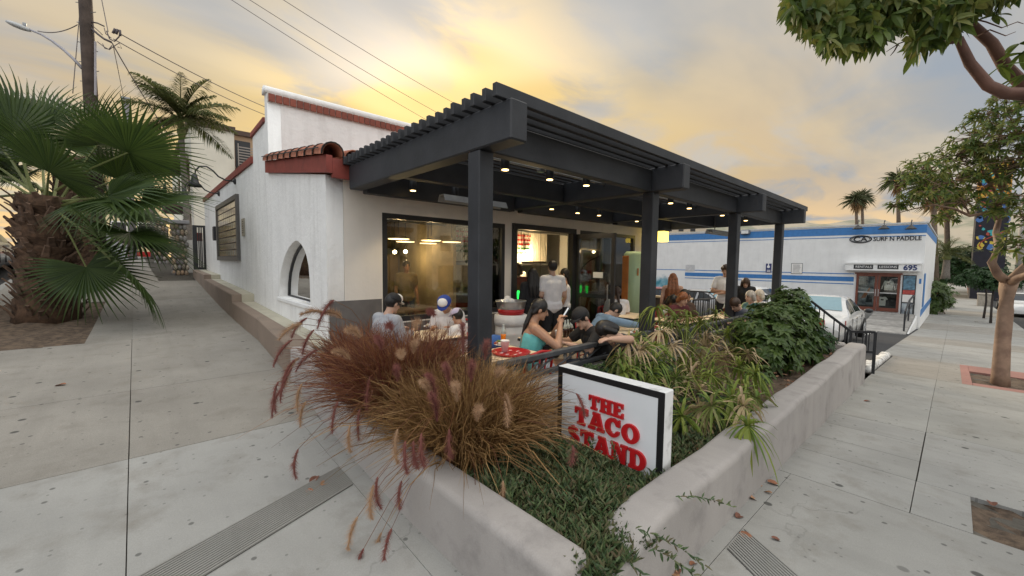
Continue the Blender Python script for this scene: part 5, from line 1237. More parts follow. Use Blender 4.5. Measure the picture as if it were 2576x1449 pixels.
# the narrow side towards the street
MB().box(SXW, SXW+16, YR-.012, YR-.001, rz0-.50, rz0-.06).build('stripe', BLUEP, ss)
MB().box(SXW, SXW+16, YR-.012, YR-.001, -1.0, -.62).build('stripe', BLUEP, ss)
MB().box(SXW+.9, SXW+2.3, YR-.03, YR-.013, -.55, 1.3).build('side_panel', BLUEP, ss)
MB().box(SXW-.012, SXW-.001, YR+.05, py0-.1, b1[3], b1[2]).build('stripe', BLUEP, ss)
# doors
RW = mat('red_brown_door', (.16, .045, .025), .5, var=.2, scale=5)
dm = (dy0+dy1)/2
def door(y0, y1, nm):
    b = MB(); f = .11
    b.box(SXW-.07, SXW-.012, y0, y0+f, dz0, dz1); b.box(SXW-.07, SXW-.012, y1-f, y1, dz0, dz1); b.box(SXW-.068, SXW-.013, y0+f, y1-f, dz1-f, dz1); b.box(SXW-.068, SXW-.013, y0+f, y1-f, dz0, dz0+.2)
    o = b.build('door', RW, ss); MB().box(SXW-.035, SXW-.02, y0+f, y1-f, dz0+.2, dz1-f).build('display_backing', DARKIN, o)
    MB().box(SXW-.060, SXW-.054, y0+f, y1-f, dz0+.2, dz1-f).build('pane', GLASS, o)
    MB().box(SXW-.075, SXW-.061, y0+f, y1-f, (dz0+dz1)/2-.03, (dz0+dz1)/2+.03).build('push_bar', METAL, o)
    MB().bar((SXW-.10, y0+.05 if nm else y1-.05, (dz0+dz1)/2-.2), (SXW-.10, y0+.05 if nm else y1-.05, (dz0+dz1)/2+.2), .03).build('handle', METAL, o)
    return o
dL = door(dm+.01, dy1, 1); dR = door(dy0, dm-.01, 0)
MB().box(SXW-.09, SXW-.012, dy0-.07, dy1+.07, dz1+.002, dz1+.09).build('door_head', RW, ss)
# prints and shirts behind the door glass
k = MN('surf_poster'); n1 = k.noise(2.5, 5); k.col(k.mix(k.rng(n1, .35, .65), (.08, .10, .13), (.50, .55, .58))); SURFP = k.m
zz = lambda t: dz0+(dz1-dz0)*t
MB().box(SXW-.040, SXW-.036, dm+.13, dy1-.12, zz(.14), zz(.93)).build('poster', SURFP, dL)
MB().prism([(.18, .32), (.48, .34), (.72, .52), (.80, .62), (.70, .64), (.58, .54), (.40, .48), (.3, .40)], lambda u, v, t: (t, dy1-.12-(dy1-dm-.26)*u, zz(v)), SXW-.044, SXW-.041).build('printed_surfer', mat('tan_print', (.42, .17, .08), .6), dL)
MB().prism([(.5, .22), (.95, .22), (.95, .46), (.6, .42)], lambda u, v, t: (t, dy1-.12-(dy1-dm-.26)*u, zz(v)), SXW-.044, SXW-.041).build('printed_board', mat('dark_print', (.03, .04, .045), .6), dL)
def shirt(y, z, w_, h, m, label, long=False):
    t = thing('hanging_shirt', label, 'shirt', (SXW-.05, y, z))
    P = [(-.5, .72), (-.28, 1), (-.1, 1), (0, .95), (.1, 1), (.28, 1), (.5, .72 if not long else .1), (.40, .66 if not long else .06), (.30, .78), (.28, 0), (-.28, 0), (-.30, .78), (-.40, .66 if not long else .06)]
    if long: P[0] = (-.5, .1)
    MB().prism(P, lambda u, v, tt: (tt, y-u*w_, z+v*h), SXW-.053, SXW-.044).build('cloth', m, t)
    MB().box(SXW-.0535, SXW-.053, y-.12*w_, y+.12*w_, z+h*.6, z+h*.75).build('print', mat('ink', (.05, .05, .05)), t)
shirt((dy0+dm)/2, zz(.58), .62, .52, PAPER, 'white long sleeved shirt displayed behind the surf shop door', True)
shirt((dy0+dm)/2+.22, zz(.15), .5, .5, PAPER, 'white tee shirt displayed low behind the surf shop door')
shirt((dy0+dm)/2-.2, zz(.15), .46, .46, mat('black_cloth', (.015, .015, .017), .8), 'black tee shirt displayed low behind the surf shop door')
# poster window at the right
b = MB(); wz0, wz1 = zz(-.03), dz1
b.box(SXW-.03, SXW-.012, py0, dy0-.08, wz0, wz1); b.build('poster_window', DARKIN, ss)
for (a, c, m_) in ((.62, .98, mat('blue_print', (.10, .20, .28), .5, var=.5, scale=8)), (.50, .62, mat('red_print', (.40, .06, .05), .5, var=.5, scale=12)), (.30, .50, PAPER), (.0, .28, SURFP)):
    MB().box(SXW-.036, SXW-.0305, py0+.04, dy0-.12, wz0+(wz1-wz0)*a+.01, wz0+(wz1-wz0)*c-.01).build('poster', m_, ss)
# fascia sign over the door
az0, az1 = sp_(2225, 681).z, sp_(2225, 664).z; ay1, ay0 = sp_(2130, 672).y, sp_(2316, 675).y
aw_ = MB().box(SXW-.45, SXW-.013, ay0, ay1, az0, az1).build('fascia_sign', SHW, ss)
MB().box(SXW-.50, SXW-.013, ay0-.04, ay1+.04, az1+.001, az1+.06).build('cap', WHITEP, aw_)
def put_text(txt, px, py, h, m, parent, off, bold=0, sp=1.0, wpx=None, shear=0):
    """lettering on a wall facing -x, centred on a pixel"""
    c = PX(px, py, SXW-off); me = text_mesh(txt, h*1.38, .006, m, bold, sp, shear=shear)
    if wpx:
        xs = [v.co.x for v in me.vertices]; wcur = max(xs)-min(xs); want = abs(PX(px-wpx/2, py, SXW-off).y-PX(px+wpx/2, py, SXW-off).y); me.transform(Matrix.Diagonal((want/wcur, 1, 1, 1)))
    me.transform(Matrix(((0, 0, -1, c.x), (-1, 0, 0, c.y), (0, 1, 0, c.z), (0, 0, 0, 1))))
    me.transform(Matrix.Translation(-wloc(parent))); o = bpy.data.objects.new('lettering', me); COL.objects.link(o); o.parent = parent; return o
INK = mat('sign_ink', (.012, .014, .02), .5)
pw_ = abs(PX(2165, 600, SXW).y-PX(2166, 600, SXW).y)
def plate(px0, px1, py0_, py1_, off, m, parent, nm='plate'):
    a, c = PX(px0, py0_, SXW-off), PX(px1, py1_, SXW-off); return MB().box(SXW-off, SXW-off+.006, min(a.y, c.y), max(a.y, c.y), min(a.z, c.z), max(a.z, c.z)).build(nm, m, parent)
plate(2148, 2196, 665.6, 677, .460, INK, ss); plate(2208, 2260, 666, 677.4, .460, INK, ss)
put_text('RENTALS', 2172, 671.3, .13, WHITEP, ss, .470, 0, wpx=40); put_text('LESSONS', 2234, 671.8, .13, WHITEP, ss, .470, 0, wpx=44)
put_text('695', 2290, 674, .27, mat('navy_ink', (.015, .03, .13), .5), ss, .462, .012, wpx=35)
put_text('SURF N PADDLE', 2256, 600.5, .24, INK, ss, .02, .006, wpx=121)
put_text('CA', 2164, 602.5, .26, INK, ss, .024, .008, wpx=36)
c = sp_(2165, 602)
b = MB()
for (rx, rz_, r) in ((27*pw_, .20, .03), (23*pw_, .155, .010)):
    P = [(SXW-.02, c.y+rx*math.cos(a), c.z+rz_*math.sin(a)) for a in [6.283*i/28 for i in range(29)]]; b.tube(P, r, 5, False)
b.build('logo_ring', INK, ss)
for px in (2158, 2224, 2292):
    c = PX(px, 571, SXW-.45); t = thing('sign_lamp', 'small black dish lamp mounted above the surf shop lettering', 'wall lamp', c, 0, 'black lamps over the surf shop lettering')
    MB().lathe([(.03, .12), (.05, .1), (.20, -.06), (.26, -.12), (.24, -.12), (.05, .06)], 14, c).build('shade', BLACKM, t, True)
    MB().tube([c+V3((0, 0, .1)), c+V3((0, 0, .3)), c+V3((.15, 0, .38)), (SXW-.002, c.y, c.z+.34)], .02, 6).build('arm', BLACKM, t)
c = PX(1876, 584, SXW-.1); t = thing('floodlight', 'small grey floodlight on the blue stripe of the surf shop wall', 'floodlight', c)
MB().bbox(SXW-.3, SXW-.014, c.y-.28, c.y+.28, c.z-.16, c.z+.16, .05).build('housing', mat('grey_housing', (.12, .13, .15), .5), t)
MB().box(SXW-.315, SXW-.301, c.y-.22, c.y+.22, c.z-.11, c.z+.10).build('lens', mat('frosted', (.7, .7, .68), .3), t)
for (px0, px1, py0_, py1_, m_, lb) in ((1927, 1940, 663, 686, mat('parking_blue', (.02, .03, .14), .5), 'blue accessible parking sign on the surf shop wall'), (1992, 2017, 663, 688, PAPER, 'framed white notice on the surf shop wall'), (1725, 1747, 666, 682, mat('faded_grey', (.55, .55, .56), .6), 'faded grey parking notice on the surf shop wall')):
    t = thing('wall_notice', lb, 'notice', sp_((px0+px1)/2, (py0_+py1_)/2)); plate(px0, px1, py0_, py1_, .03, m_, t)
    if m_ is PAPER:
        plate(px0-1, px1+1, py0_-1, py1_+1, .022, INK, t, 'frame')
        for r in range(7): plate(px0+3, px1-3-rng.uniform(0, 4), py0_+3+r*3, py0_+4.4+r*3, .034, mat('grey_ink', (.25, .25, .25)), t, 'line')
    elif 'blue' in lb:
        q = sp_(1933.5, 671); MB().lathe([(.09, 0), (.09, .006)], 12, (SXW-.032, q.y, q.z), Matrix.Rotation(R_(-90), 3, 'Y')).build('symbol_wheel', WHITEP, t); MB().box(SXW-.037, SXW-.031, q.y-.03, q.y+.03, q.z+.05, q.z+.24).build('symbol_figure', WHITEP, t)
        for r in range(2): plate(1929, 1938, 679+r*3, 680.6+r*3, .034, WHITEP, t, 'line')
k = MN('wave_mural'); gz_ = k.N.new('ShaderNodeSeparateXYZ'); k.L.new(k.tc.outputs['Generated'], gz_.inputs[0])
v_ = k.mix(k.rng(k.noise(1.6, 5), .4, .62), (.03, .22, .30), (.30, .50, .58)); k.L.new(gz_.outputs[2], (mm := k.N.new('ShaderNodeMath')).inputs[0]); mm.operation = 'ADD'; k.L.new(k.rng(k.noise(1.1, 5), .3, .7, -.3, .3), mm.inputs[1])
v_ = k.mix(k.rng(mm.outputs[0], .45, .85, smoothstep=True), v_, (.80, .80, .79)); k.L.new(gz_.outputs[1], (m2 := k.N.new('ShaderNodeMath')).inputs[0]); m2.operation = 'ADD'; k.L.new(k.rng(k.noise(1.3, 5), .3, .7, -.12, .12), m2.inputs[1])
k.col(k.mix(k.rng(m2.outputs[0], .22, .10, smoothstep=True), v_, (.80, .80, .79)))

a, c = sp_(1660, 690), sp_(1722, 720); MB().box(SXW-.016, SXW-.0125, c.y, a.y+3, c.z-.6, a.z+.35).build('painted_wave', k.m, ss)
# ramp with planks and rails
rp = thing('entrance_ramp', 'weathered grey plank ramp leading up to the surf shop doors', 'ramp', (27.5, 2, -1.4))
gz = lambda x: G(x, 0)-.03
for k_ in range(16):
    xa = 24.6+k_*.36; za = gz(24.4)+(dz0-.03-gz(24.4))*(k_/16); zb = gz(24.4)+(dz0-.03-gz(24.4))*((k_+1)/16)
    b = MB(); b.add([(xa, 1.32, za), (xa+.345, 1.32, zb), (xa+.345, 2.95, zb), (xa, 2.95, za), (xa, 1.32, za-.06), (xa+.345, 1.32, zb-.06), (xa+.345, 2.95, zb-.06), (xa, 2.95, za-.06)], [(0,1,2,3),(7,6,5,4),(0,4,5,1),(1,5,6,2),(2,6,7,3),(3,7,4,0)])
    b.build('plank', mat('grey_plank', (.36, .345, .32), .8, var=.25, scale=4, rnd=.35), rp)
MB().prism([(24.5, gz(24.5)-.2), (30.65, gz(30)-.2), (30.65, dz0-.12), (24.55, gz(24.5)-.08)], lambda u, v, t: (u, t, v), 1.25, 1.315).build('side_wall', SHW, rp)
MB().box(SXW-.55, SXW-.02, 2.96, dy1+.15, gz(30)-.2, dz0-.05).build('landing', CONC, rp)
for y in (1.42,):
    t = thing('ramp_rail', 'dark metal handrail on the street side of the surf shop ramp', 'handrail', (26, y, -1))
    Q = [V3((25.2, y, gz(25)+.95)), V3((27.4, y, gz(25)+1.35)), V3((30.4, y, dz0+1.0))]
    for a, c in zip(Q, Q[1:]): MB().bar(a, c, .06).build('rail', BLACKM, t); MB().bar(a-V3((0, 0, .45)), c-V3((0, 0, .45)), .04).build('rail', BLACKM, t)
    for q in Q: MB().bar((q.x, q.y, q.z-1.0), q, .06).build('post', BLACKM, t)
# ------------------------------------------------------------------ vehicles
def car(name, label, loc, rotz, paint, L_=4.6, W_=1.8, H_=1.45, style='sedan', cat='car', detail=True):
    """front towards +x, wheels on z=0, origin at the middle of the footprint"""
    t = thing(name, label, cat, loc, rotz)
    h = W_/2
    if style == 'sedan':
        top = [(0, .62), (.03, .80), (.10, .93), (.17, .95), (.22, .97), (.28, 1.15), (.36, 1.36), (.42, H_-.01), (.50, H_), (.58, H_-.02), (.66, 1.28), (.745, .98), (.80, .94), (.90, .86), (.97, .72), (1, .55)]
        blt = [(0, .6), (.05, .86), (.2, .93), (.5, .92), (.75, .92), (.9, .84), (1, .54)]
    elif style == 'suv':
        top = [(0, .75), (.02, 1.1), (.05, 1.45), (.10, H_-.06), (.2, H_), (.45, H_), (.55, H_-.04), (.64, 1.42), (.71, 1.12), (.78, 1.08), (.9, 1.02), (.97, .9), (1, .6)]
        blt = [(0, .74), (.05, 1.08), (.5, 1.06), (.72, 1.06), (.9, 1.0), (1, .59)]
    else:
        top = [(0, .8), (.01, 1.0), (.05, 1.02), (.38, 1.02), (.40, 1.1), (.42, 1.6), (.48, H_), (.58, H_), (.64, 1.65), (.71, 1.2), (.76, 1.14), (.92, 1.05), (.98, .9), (1, .65)]
        blt = [(0, .79), (.05, 1.0), (.4, 1.0), (.72, 1.1), (.92, 1.04), (1, .64)]
    us = sorted(set([i/40 for i in range(41)]+[u for u, _ in top]))
    secs = []; info = []
    zl = .22
    for u in us:
        x = (u-.5)*L_; zt = lerp_([(-1, top[0][1])]+top, u); zb = min(lerp_([(-1, blt[0][1])]+blt, u), zt-.005)
        w_ = h*(1-.16*max(0, abs(u-.5)*2-.62)**1.5*3)*(.985)
        cab = max(0, zt-zb); rw = w_-.05-.30*min(1, cab/.5)*.75
        lo = zl+(.12*max(0, abs(u-.5)*2-.85)/.15)
        P = [(x, 0, lo), (x, w_*.86, lo), (x, w_*.97, lo+.12), (x, w_, lo+(zb-lo)*.55), (x, w_*.985, zb-.06), (x, w_*.955, zb), (x, w_*.955+(rw-w_*.955)*.5, zb+cab*.5), (x, rw, zb+cab*.9), (x, rw*.8, zt-.01*min(1, cab*3)), (x, rw*.4, zt+.004), (x, 0, zt+.008)]
        secs.append(P); info.append((u, zb, zt, cab))
    full = [[*P, *[(x, -y, z) for x, y, z in P[-2:0:-1]]] for P in secs]
    MB().loft(full).build('body', paint, t, True, local=True).modifiers.new('split', 'EDGE_SPLIT').split_angle = R_(40)
    GLS = mat('car_glass', (.02, .025, .03), .06, var=.0)
    def side_glass(u0, u1, nm='side_window'):
        for s in (-1, 1):
            b = MB(); Q = []
            for P, (u, zb, zt, cab) in zip(secs, info):
                if u0 <= u <= u1 and cab > .12:
                    a, m_, c = Vector(P[5]), Vector(P[6]), Vector(P[7]); p1, p2, p3 = a.lerp(m_, .25), m_, m_.lerp(c, .85)
                    Q.append([(p.x, s*(p.y+.006), p.z) for p in (p1, p2, p3)])
            if len(Q) > 1: b.loft(Q, False); b.build(nm, GLS, t, True, local=True)
    def screen(u0, u1, nm):
        Q = []
        for P, (u, zb, zt, cab) in zip(secs, info):
            if u0 <= u <= u1:
                Q.append([(P[8][0], y, P[8][2]+.026) for y in (-P[8][1]*1.05, -P[8][1]*.5, P[8][1]*.5, P[8][1]*1.05)])
        if len(Q) > 1: MB().loft(Q, False).build(nm, mat('rear_glass', (.20, .33, .38), .08, var=.05) if nm == 'rear_window' and style == 'sedan' else GLS, t, True, local=True)
    if style == 'sedan': side_glass(.30, .465); side_glass(.475, .68); screen(.23, .40, 'rear_window'); screen(.60, .74, 'windscreen')
    elif style == 'suv': side_glass(.07, .25); side_glass(.27, .43); side_glass(.45, .66); screen(.56, .70, 'windscreen')
    else: side_glass(.44, .66); screen(.59, .70, 'windscreen')
    rr = .33 if style == 'sedan' else .37
    TY = mat('tyre', (.016, .016, .016), .9); RM = mat('alloy', (.50, .51, .52), .35, .7)
    for u in (.19, .81):
        for s in (-1, 1):
            x, y = (u-.5)*L_, s*(h-.10); rot = Matrix.Rotation(R_(90), 3, 'X')
            wv = MB().lathe([(rr*.62, -.10), (rr*.95, -.105), (rr, -.07), (rr, .07), (rr*.95, .105), (rr*.62, .10)], 20, (x, y, rr), rot).build('wheel', TY, t, True, local=True)
            b = MB().lathe([(.03, s*-.108), (rr*.6, s*-.108), (rr*.62, s*-.09)], 16, (x, y, rr), rot)
            for k_ in range(5):
                a = 6.283*k_/5; d = V3((math.cos(a), 0, math.sin(a))); b.bar(V3((x, y+s*.112, rr))+d*.04, V3((x, y+s*.112, rr))+d*rr*.58, .05, .012, (0, 1, 0))
            rim = b.build('rim', RM, wv, local=True)
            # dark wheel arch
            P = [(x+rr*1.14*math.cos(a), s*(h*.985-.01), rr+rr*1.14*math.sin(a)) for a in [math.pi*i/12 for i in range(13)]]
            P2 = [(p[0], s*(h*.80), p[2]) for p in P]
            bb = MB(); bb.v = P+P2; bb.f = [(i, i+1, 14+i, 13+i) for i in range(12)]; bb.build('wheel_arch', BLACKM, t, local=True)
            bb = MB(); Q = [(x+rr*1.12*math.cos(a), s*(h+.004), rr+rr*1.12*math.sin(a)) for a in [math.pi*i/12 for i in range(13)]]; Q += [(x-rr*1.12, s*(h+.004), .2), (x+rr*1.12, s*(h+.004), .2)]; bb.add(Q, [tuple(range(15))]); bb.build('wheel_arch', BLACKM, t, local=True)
    RL = mat('tail_red', (.35, .006, .008), .25); HLt = mat('headlamp', (.75, .76, .76), .15)
    for s in (-1, 1):
        zt_ = .80 if style == 'sedan' else 1.0
        MB().prism([(-.52*1, -.09), (-.30, -.10), (-.16, -.02), (-.22, .09), (-.5, .10)], lambda u, v, tt: (-L_/2+.02+abs(u+.5)*.75*.9, s*(h*.985+.0+tt-.02*abs(u+.5)), zt_+v), 0, .012).build('tail_light', RL, t, local=True)
        MB().bbox(-L_/2+.0, -L_/2+.09, s*(h-.46) if s < 0 else h-.62+.16, (s*(h-.46)+.38) if s < 0 else h-.62+.54, zt_-.09, zt_+.09, .03).build('tail_light', RL, t, local=True)
        MB().bbox(-L_/2-.012, -L_/2+.05, min(s*(h-.35), s*(h-.15)), max(s*(h-.35), s*(h-.15)), .36, .43, .02).build('reflector', RL, t, local=True)
        MB().bbox(L_/2-.22, L_/2-.03, min(s*(h-.5), s*(h-.16)), max(s*(h-.5), s*(h-.16)), .60, .76, .04).build('headlight', HLt, t, local=True)
        mz = .96 if style == 'sedan' else 1.1
        MB().ell((.23*L_-.02, s*(h+.12), mz), (.07, .12, .075)).build('mirror', paint if style != 'sedan' else BLACKM, t, True, local=True)
        for u in (.42, .60): MB().bbox((u-.5)*L_, (u-.5)*L_+.16, min(s*(h-.01), s*(h+.015)), max(s*(h-.01), s*(h+.015)), .74, .77, .01).build('door_handle', METAL, t, local=True)
        for u in (.30, .47, .68): MB().box((u-.5)*L_, (u-.5)*L_+.008, min(s*(h*.9), s*(h*.987+.003)), max(s*(h*.9), s*(h*.987+.003)), .34, .84).build('door_gap', BLACKM, t, local=True)
    MB().box(-L_/2-.006, -L_/2+.02, -.16, .16, .62, .72).build('number_plate', PAPER, t, local=True)
    return t
PW = mat('pearl_white_paint', (.66, .655, .64), .22, .0, var=.02, coat=.6); PSV = mat('silver_paint', (.42, .43, .45), .28, .5, var=.02, coat=.5); PRD = mat('red_paint', (.30, .03, .03), .3, coat=.5, var=.02); PBK = mat('black_paint', (.02, .02, .022), .25, coat=.6, var=.02)
car('sedan', 'pearl white sedan parked in the lot beside the planter and handrail', (16.55, 2.86, G(16.5, 0)-.035), 0, PW, 4.55, 1.78, 1.46)
lz = lambda x: G(x, 0)-.035
def lotcar(nm, lb, px, py, X, rot, paint, style='sedan', H_=1.45, L_=4.6):
    c = PX(px, py, X); car(nm, lb, (c.x, c.y, lz(X)), rot, paint, L_, 1.82, H_, style)
lotcar('hatchback', 'pale sedan with curved dark roof parked behind the patio railing', 1772, 740, 20.0, R_(75), PSV)
lotcar('suv', 'white suv parked facing right behind the dark haired woman', 1905, 740, 21.0, R_(-95), PW, 'suv', 1.72)
lotcar('red_car', 'red car parked at the far left of the lot behind the second pergola post', 1655, 735, 24, R_(90), PRD)
c = PG(0, 800); car('white_car', 'white car parked at the kerb beside the stout fan palm', (c.x-1.75, c.y+.9, G(-2, c.y)-.13), R_(88), PW, 4.6, 1.8, 1.48)
car('silver_car', 'silver car parked farther up the side street behind the palms', (-3.9, 20.5, G(-2, 20.5)-.13), R_(90), PSV)
car('pickup_truck', 'white pickup truck parked at the kerb beyond the small street trees', (52.5, -3.9, G(52.5, -2)-.14), R_(180), PW, 5.4, 1.95, 1.85, 'pickup', 'truck')
car('oncoming_car', 'white car driving on the street beyond the smooth-barked tree', (47.5, -6.6, G(47.5, -2)-.14), R_(180), PW, 4.5, 1.8, 1.5)
car('dark_car', 'dark car parked far down the street behind the pickup', (62, -3.9, G(62, -2)-.14), R_(180), PBK)
# ------------------------------------------------------------------ street furniture on the right
c = PG(2354, 776); t = thing('delineator_post', 'orange plastic warning post with white bands beside the hedge', 'post', c)
MB().lathe([(.24, 0), (.24, .05), (.13, .08), (.12, 1.25), (.10, 1.35), (.05, 1.42)], 12, c).build('post', mat('orange_plastic', (.62, .075, .02), .5), t, True)
MB().lathe([(.125, .92), (.125, 1.02)], 12, c).build('band', PAPER, t); MB().lathe([(.123, 1.1), (.123, 1.18)], 12, c).build('band', PAPER, t)
c = PG(2476, 770); t = thing('litter_bin', 'square concrete litter bin on the pavement behind the small trees', 'bin', c)
MB().bbox(c.x-.5, c.x+.5, c.y-.5, c.y+.5, c.z-.05, c.z+1.15, .04).build('body', mat('bin_concrete', (.36, .32, .27), .9, var=.2, bump=.4), t); MB().bbox(c.x-.55, c.x+.55, c.y-.55, c.y+.55, c.z+1.152, c.z+1.3, .03).build('lid', mat('bin_concrete', ()), t)
# mural building, lamp column, hills
mbx = 78.; a, c = PX(2447, 650, mbx), PX(2552, 400, mbx)
t = thing('mural_building', 'tall narrow building painted with orange and dark splattered mural', 'building', (mbx, a.y, -2.4))
zsp = a.z+(c.z-a.z)*.62
MB().box(mbx, mbx+10, c.y, a.y, -2.6, zsp).build('dark_wall', mat('mural_dark', (.014, .013, .022), .7, var=.3, scale=2), t)
MB().box(mbx, mbx+10, c.y, a.y, zsp+.002, c.z).build('orange_wall', mat('mural_orange', (.60, .24, .03), .7, var=.25, scale=1.2, c2=(.45, .36, .08), c2s=.8), t)
mr = random.Random(4); cl_ = [mat('splat_yellow', (.60, .45, .06), .6), mat('splat_teal', (.05, .38, .40), .6), mat('splat_blue', (.06, .16, .42), .6), mat('splat_red', (.42, .07, .05), .6)]
for i in range(64):
    y, z = mr.uniform(c.y+.3, a.y-.3), mr.uniform(a.z+.4, c.z-.4); r = mr.uniform(.10, .34)
    P = [(r*(1+.25*math.sin(3*q+i))*math.cos(q), r*(1.1+.2*math.cos(2*q+i))*math.sin(q)) for q in [6.283*j/10 for j in range(10)]]
    MB().prism(P, lambda u, v, tt: (tt, y+u, z+v), mbx-.03-.004*(i % 6), mbx-.002).build('paint_splash', cl_[i % 4 if i % 3 else 0], t)
for i in range(7):
    y, z = mr.uniform(c.y+1, a.y-1), mr.uniform(a.z+1, c.z-2); P = [(mbx-.03, y+1.2*math.sin(j*.5+i), z+j*.35) for j in range(7)]
    MB().tube(P, .06, 5).build('paint_swirl', cl_[(i+2) % 4], t, True)
c = PD(2566, 700, 60); t = thing('lamp_column', 'thick pale concrete column beside the mural building', 'column', (c.x, c.y, -2.4))
MB().tube([(c.x, c.y, -2.6), (c.x, c.y, 9), (c.x, c.y, 16)], [.62, .56, .5], 12).build('shaft', mat('pale_column', (.52, .50, .48), .8), t, True)
MB().bbox(c.x-.9, c.x+.9, c.y-.9, c.y+.9, -2.6, -1.9, .05).build('plinth', mat('pale_column', ()), t)
hl = MB(); hr_ = random.Random(8)
xs = fr(1500, 2900, 60); secs = []
def hillz(px): return 556+10*math.sin(px*.006)+5*math.sin(px*.019+1)+2.5*math.sin(px*.05)-24*sm(2280, 2450, px)+6*sm(1950, 1650, px)
for px in xs:
    top = PD(px, hillz(px), 620); d = V3((ray(px, 600).x, ray(px, 600).y, 0)); q = []
    for k_ in range(7):
        u = k_/6; p = d*(340+280*u); q.append((p.x, p.y, -8+(top.z+8)*(u**1.4)*(1+.06*math.sin(px*.03+k_*1.9))))
    secs.append(q)
hl.loft(secs, False); k = MN('hill_grass'); k.col(k.mix(k.rng(k.noise(.03, 6), .42, .6), (.42, .36, .27), (.24, .24, .17))); k.b.inputs['Roughness'].default_value = 1
struct(hl.build('hills', k.m, None, True))
def houseblock(label, px0, px1, pyt, D, col, seed):
    a, c = PD(px0, pyt, D), PD(px1, pyt, D); r = random.Random(seed); mid = (a+c)/2; t = thing('distant_building', label, 'building', (mid.x, mid.y, -2.4))
    d = (c-a); d.z = 0; w_ = d.length; d.normalize(); n_ = V3((CF.x, CF.y, 0)).normalized()
    m_ = mat('distant_wall_%d' % seed, col, .8, var=.06)
    MB().obox((mid.x+n_.x*4, mid.y+n_.y*4, (a.z-2.6)/2), d, n_, (0, 0, 1), w_/2, 4, (a.z+2.6)/2).build('wall', m_, t)
    MB().obox((mid.x+n_.x*4, mid.y+n_.y*4, a.z+.12), d, n_, (0, 0, 1), w_/2+.2, 4.2, .118).build('roof', mat('distant_roof', (.22, .20, .19), .8), t)
    for i in range(int(w_/2.6)):
        for z in (a.z-1.6, a.z-4.2):
            if z > 0: MB().obox(V3((a.x, a.y, z))+d*(1.3+i*2.6)-n_*.0, d, n_, (0, 0, 1), .55, .03, .6).build('window', DARKIN, t)
houseblock('pale distant building low over the surf shop roof', 1640, 1780, 556, 90, (.52, .44, .34), 1)
houseblock('tan distant flats on the hillside behind the small palms', 2410, 2446, 640, 120, (.45, .42, .38), 2)
def shophouse(label, x0, x1, y0, y1, z0, h, col, seed, axis):
    t = thing('street_building', label, 'building', ((x0+x1)/2, (y0+y1)/2, z0)); r = random.Random(seed)
    MB().box(x0, x1, y0, y1, z0-.3, z0+h).build('wall', stucco('shop_render_%d' % seed, col, .08, .15), t)
    MB().box(x0-.2, x1+.2, y0-.2, y1+.2, z0+h+.002, z0+h+.35).build('roof_edge', BRF0, t)
    if axis == 'y':   # facade towards +y
        n = int((x1-x0)/2.4)
        for i in range(n):
            x = x0+.6+i*2.4; w_ = MB().box(x, x+1.5, y1+.002, y1+.05, z0+.4, z0+2.3).build('window', BLACKM, t); MB().box(x+.08, x+1.42, y1+.051, y1+.06, z0+.5, z0+2.2).build('pane', DARKIN, w_)
            if h > 5: w_ = MB().box(x+.2, x+1.2, y1+.002, y1+.05, z0+3.5, z0+4.8).build('window', BLACKM, t); MB().box(x+.28, x+1.12, y1+.051, y1+.06, z0+3.6, z0+4.7).build('pane', DARKIN, w_)
    else:
        n = int((y1-y0)/2.4)
        for i in range(n):
            y = y0+.6+i*2.4; w_ = MB().box(x1+.002, x1+.05, y, y+1.5, z0+.4, z0+2.3).build('window', BLACKM, t); MB().box(x1+.051, x1+.06, y+.08, y+1.42, z0+.5, z0+2.2).build('pane', DARKIN, w_)
BRF0 = mat('brown_fascia', (.09, .055, .04), .7)
# the far sides of both streets, behind the viewer, seen only in the window glass
shophouse('tan shop across the street from the restaurant', 2, 16, -26, -18, -.3, 4.2, (.42, .34, .26), 21, 'y')
shophouse('two storey white shop across the street down the hill', 18, 34, -27, -18, -1.0, 6.2, (.60, .57, .52), 22, 'y')
shophouse('low brick-red shop across the side street', -27, -17, 2, 18, .3, 4.0, (.36, .22, .16), 23, 'x')
for i, x in enumerate((5., 12.5, 21.)): small_tree(('bushy street tree before the tan shop', 'second bushy street tree at the corner of the tan shop', 'street tree before the two storey white shop')[i], (x, -14.5, G(x, 0)-.1), 5.0, 2.0, 201+i, n=160, lw=(.3, .07))
tl = PD(2453, 624, 95); t = thing('traffic_signal', 'distant traffic signal showing green beside the mural building', 'traffic light', (tl.x, tl.y, -2.4))
MB().tube([(tl.x+.3, tl.y, -2.6), (tl.x+.3, tl.y, tl.z+1.2)], .12, 8).build('pole', STEEL, t); MB().bbox(tl.x-.1, tl.x+.28, tl.y-.22, tl.y+.22, tl.z-.4, tl.z+1.0, .03).build('housing', BLACKM, t); MB().ell((tl.x-.14, tl.y, tl.z-.1), (.05, .17, .17)).build('green_lens', emat('signal_green', (.1, .9, .5), 3), t, True)
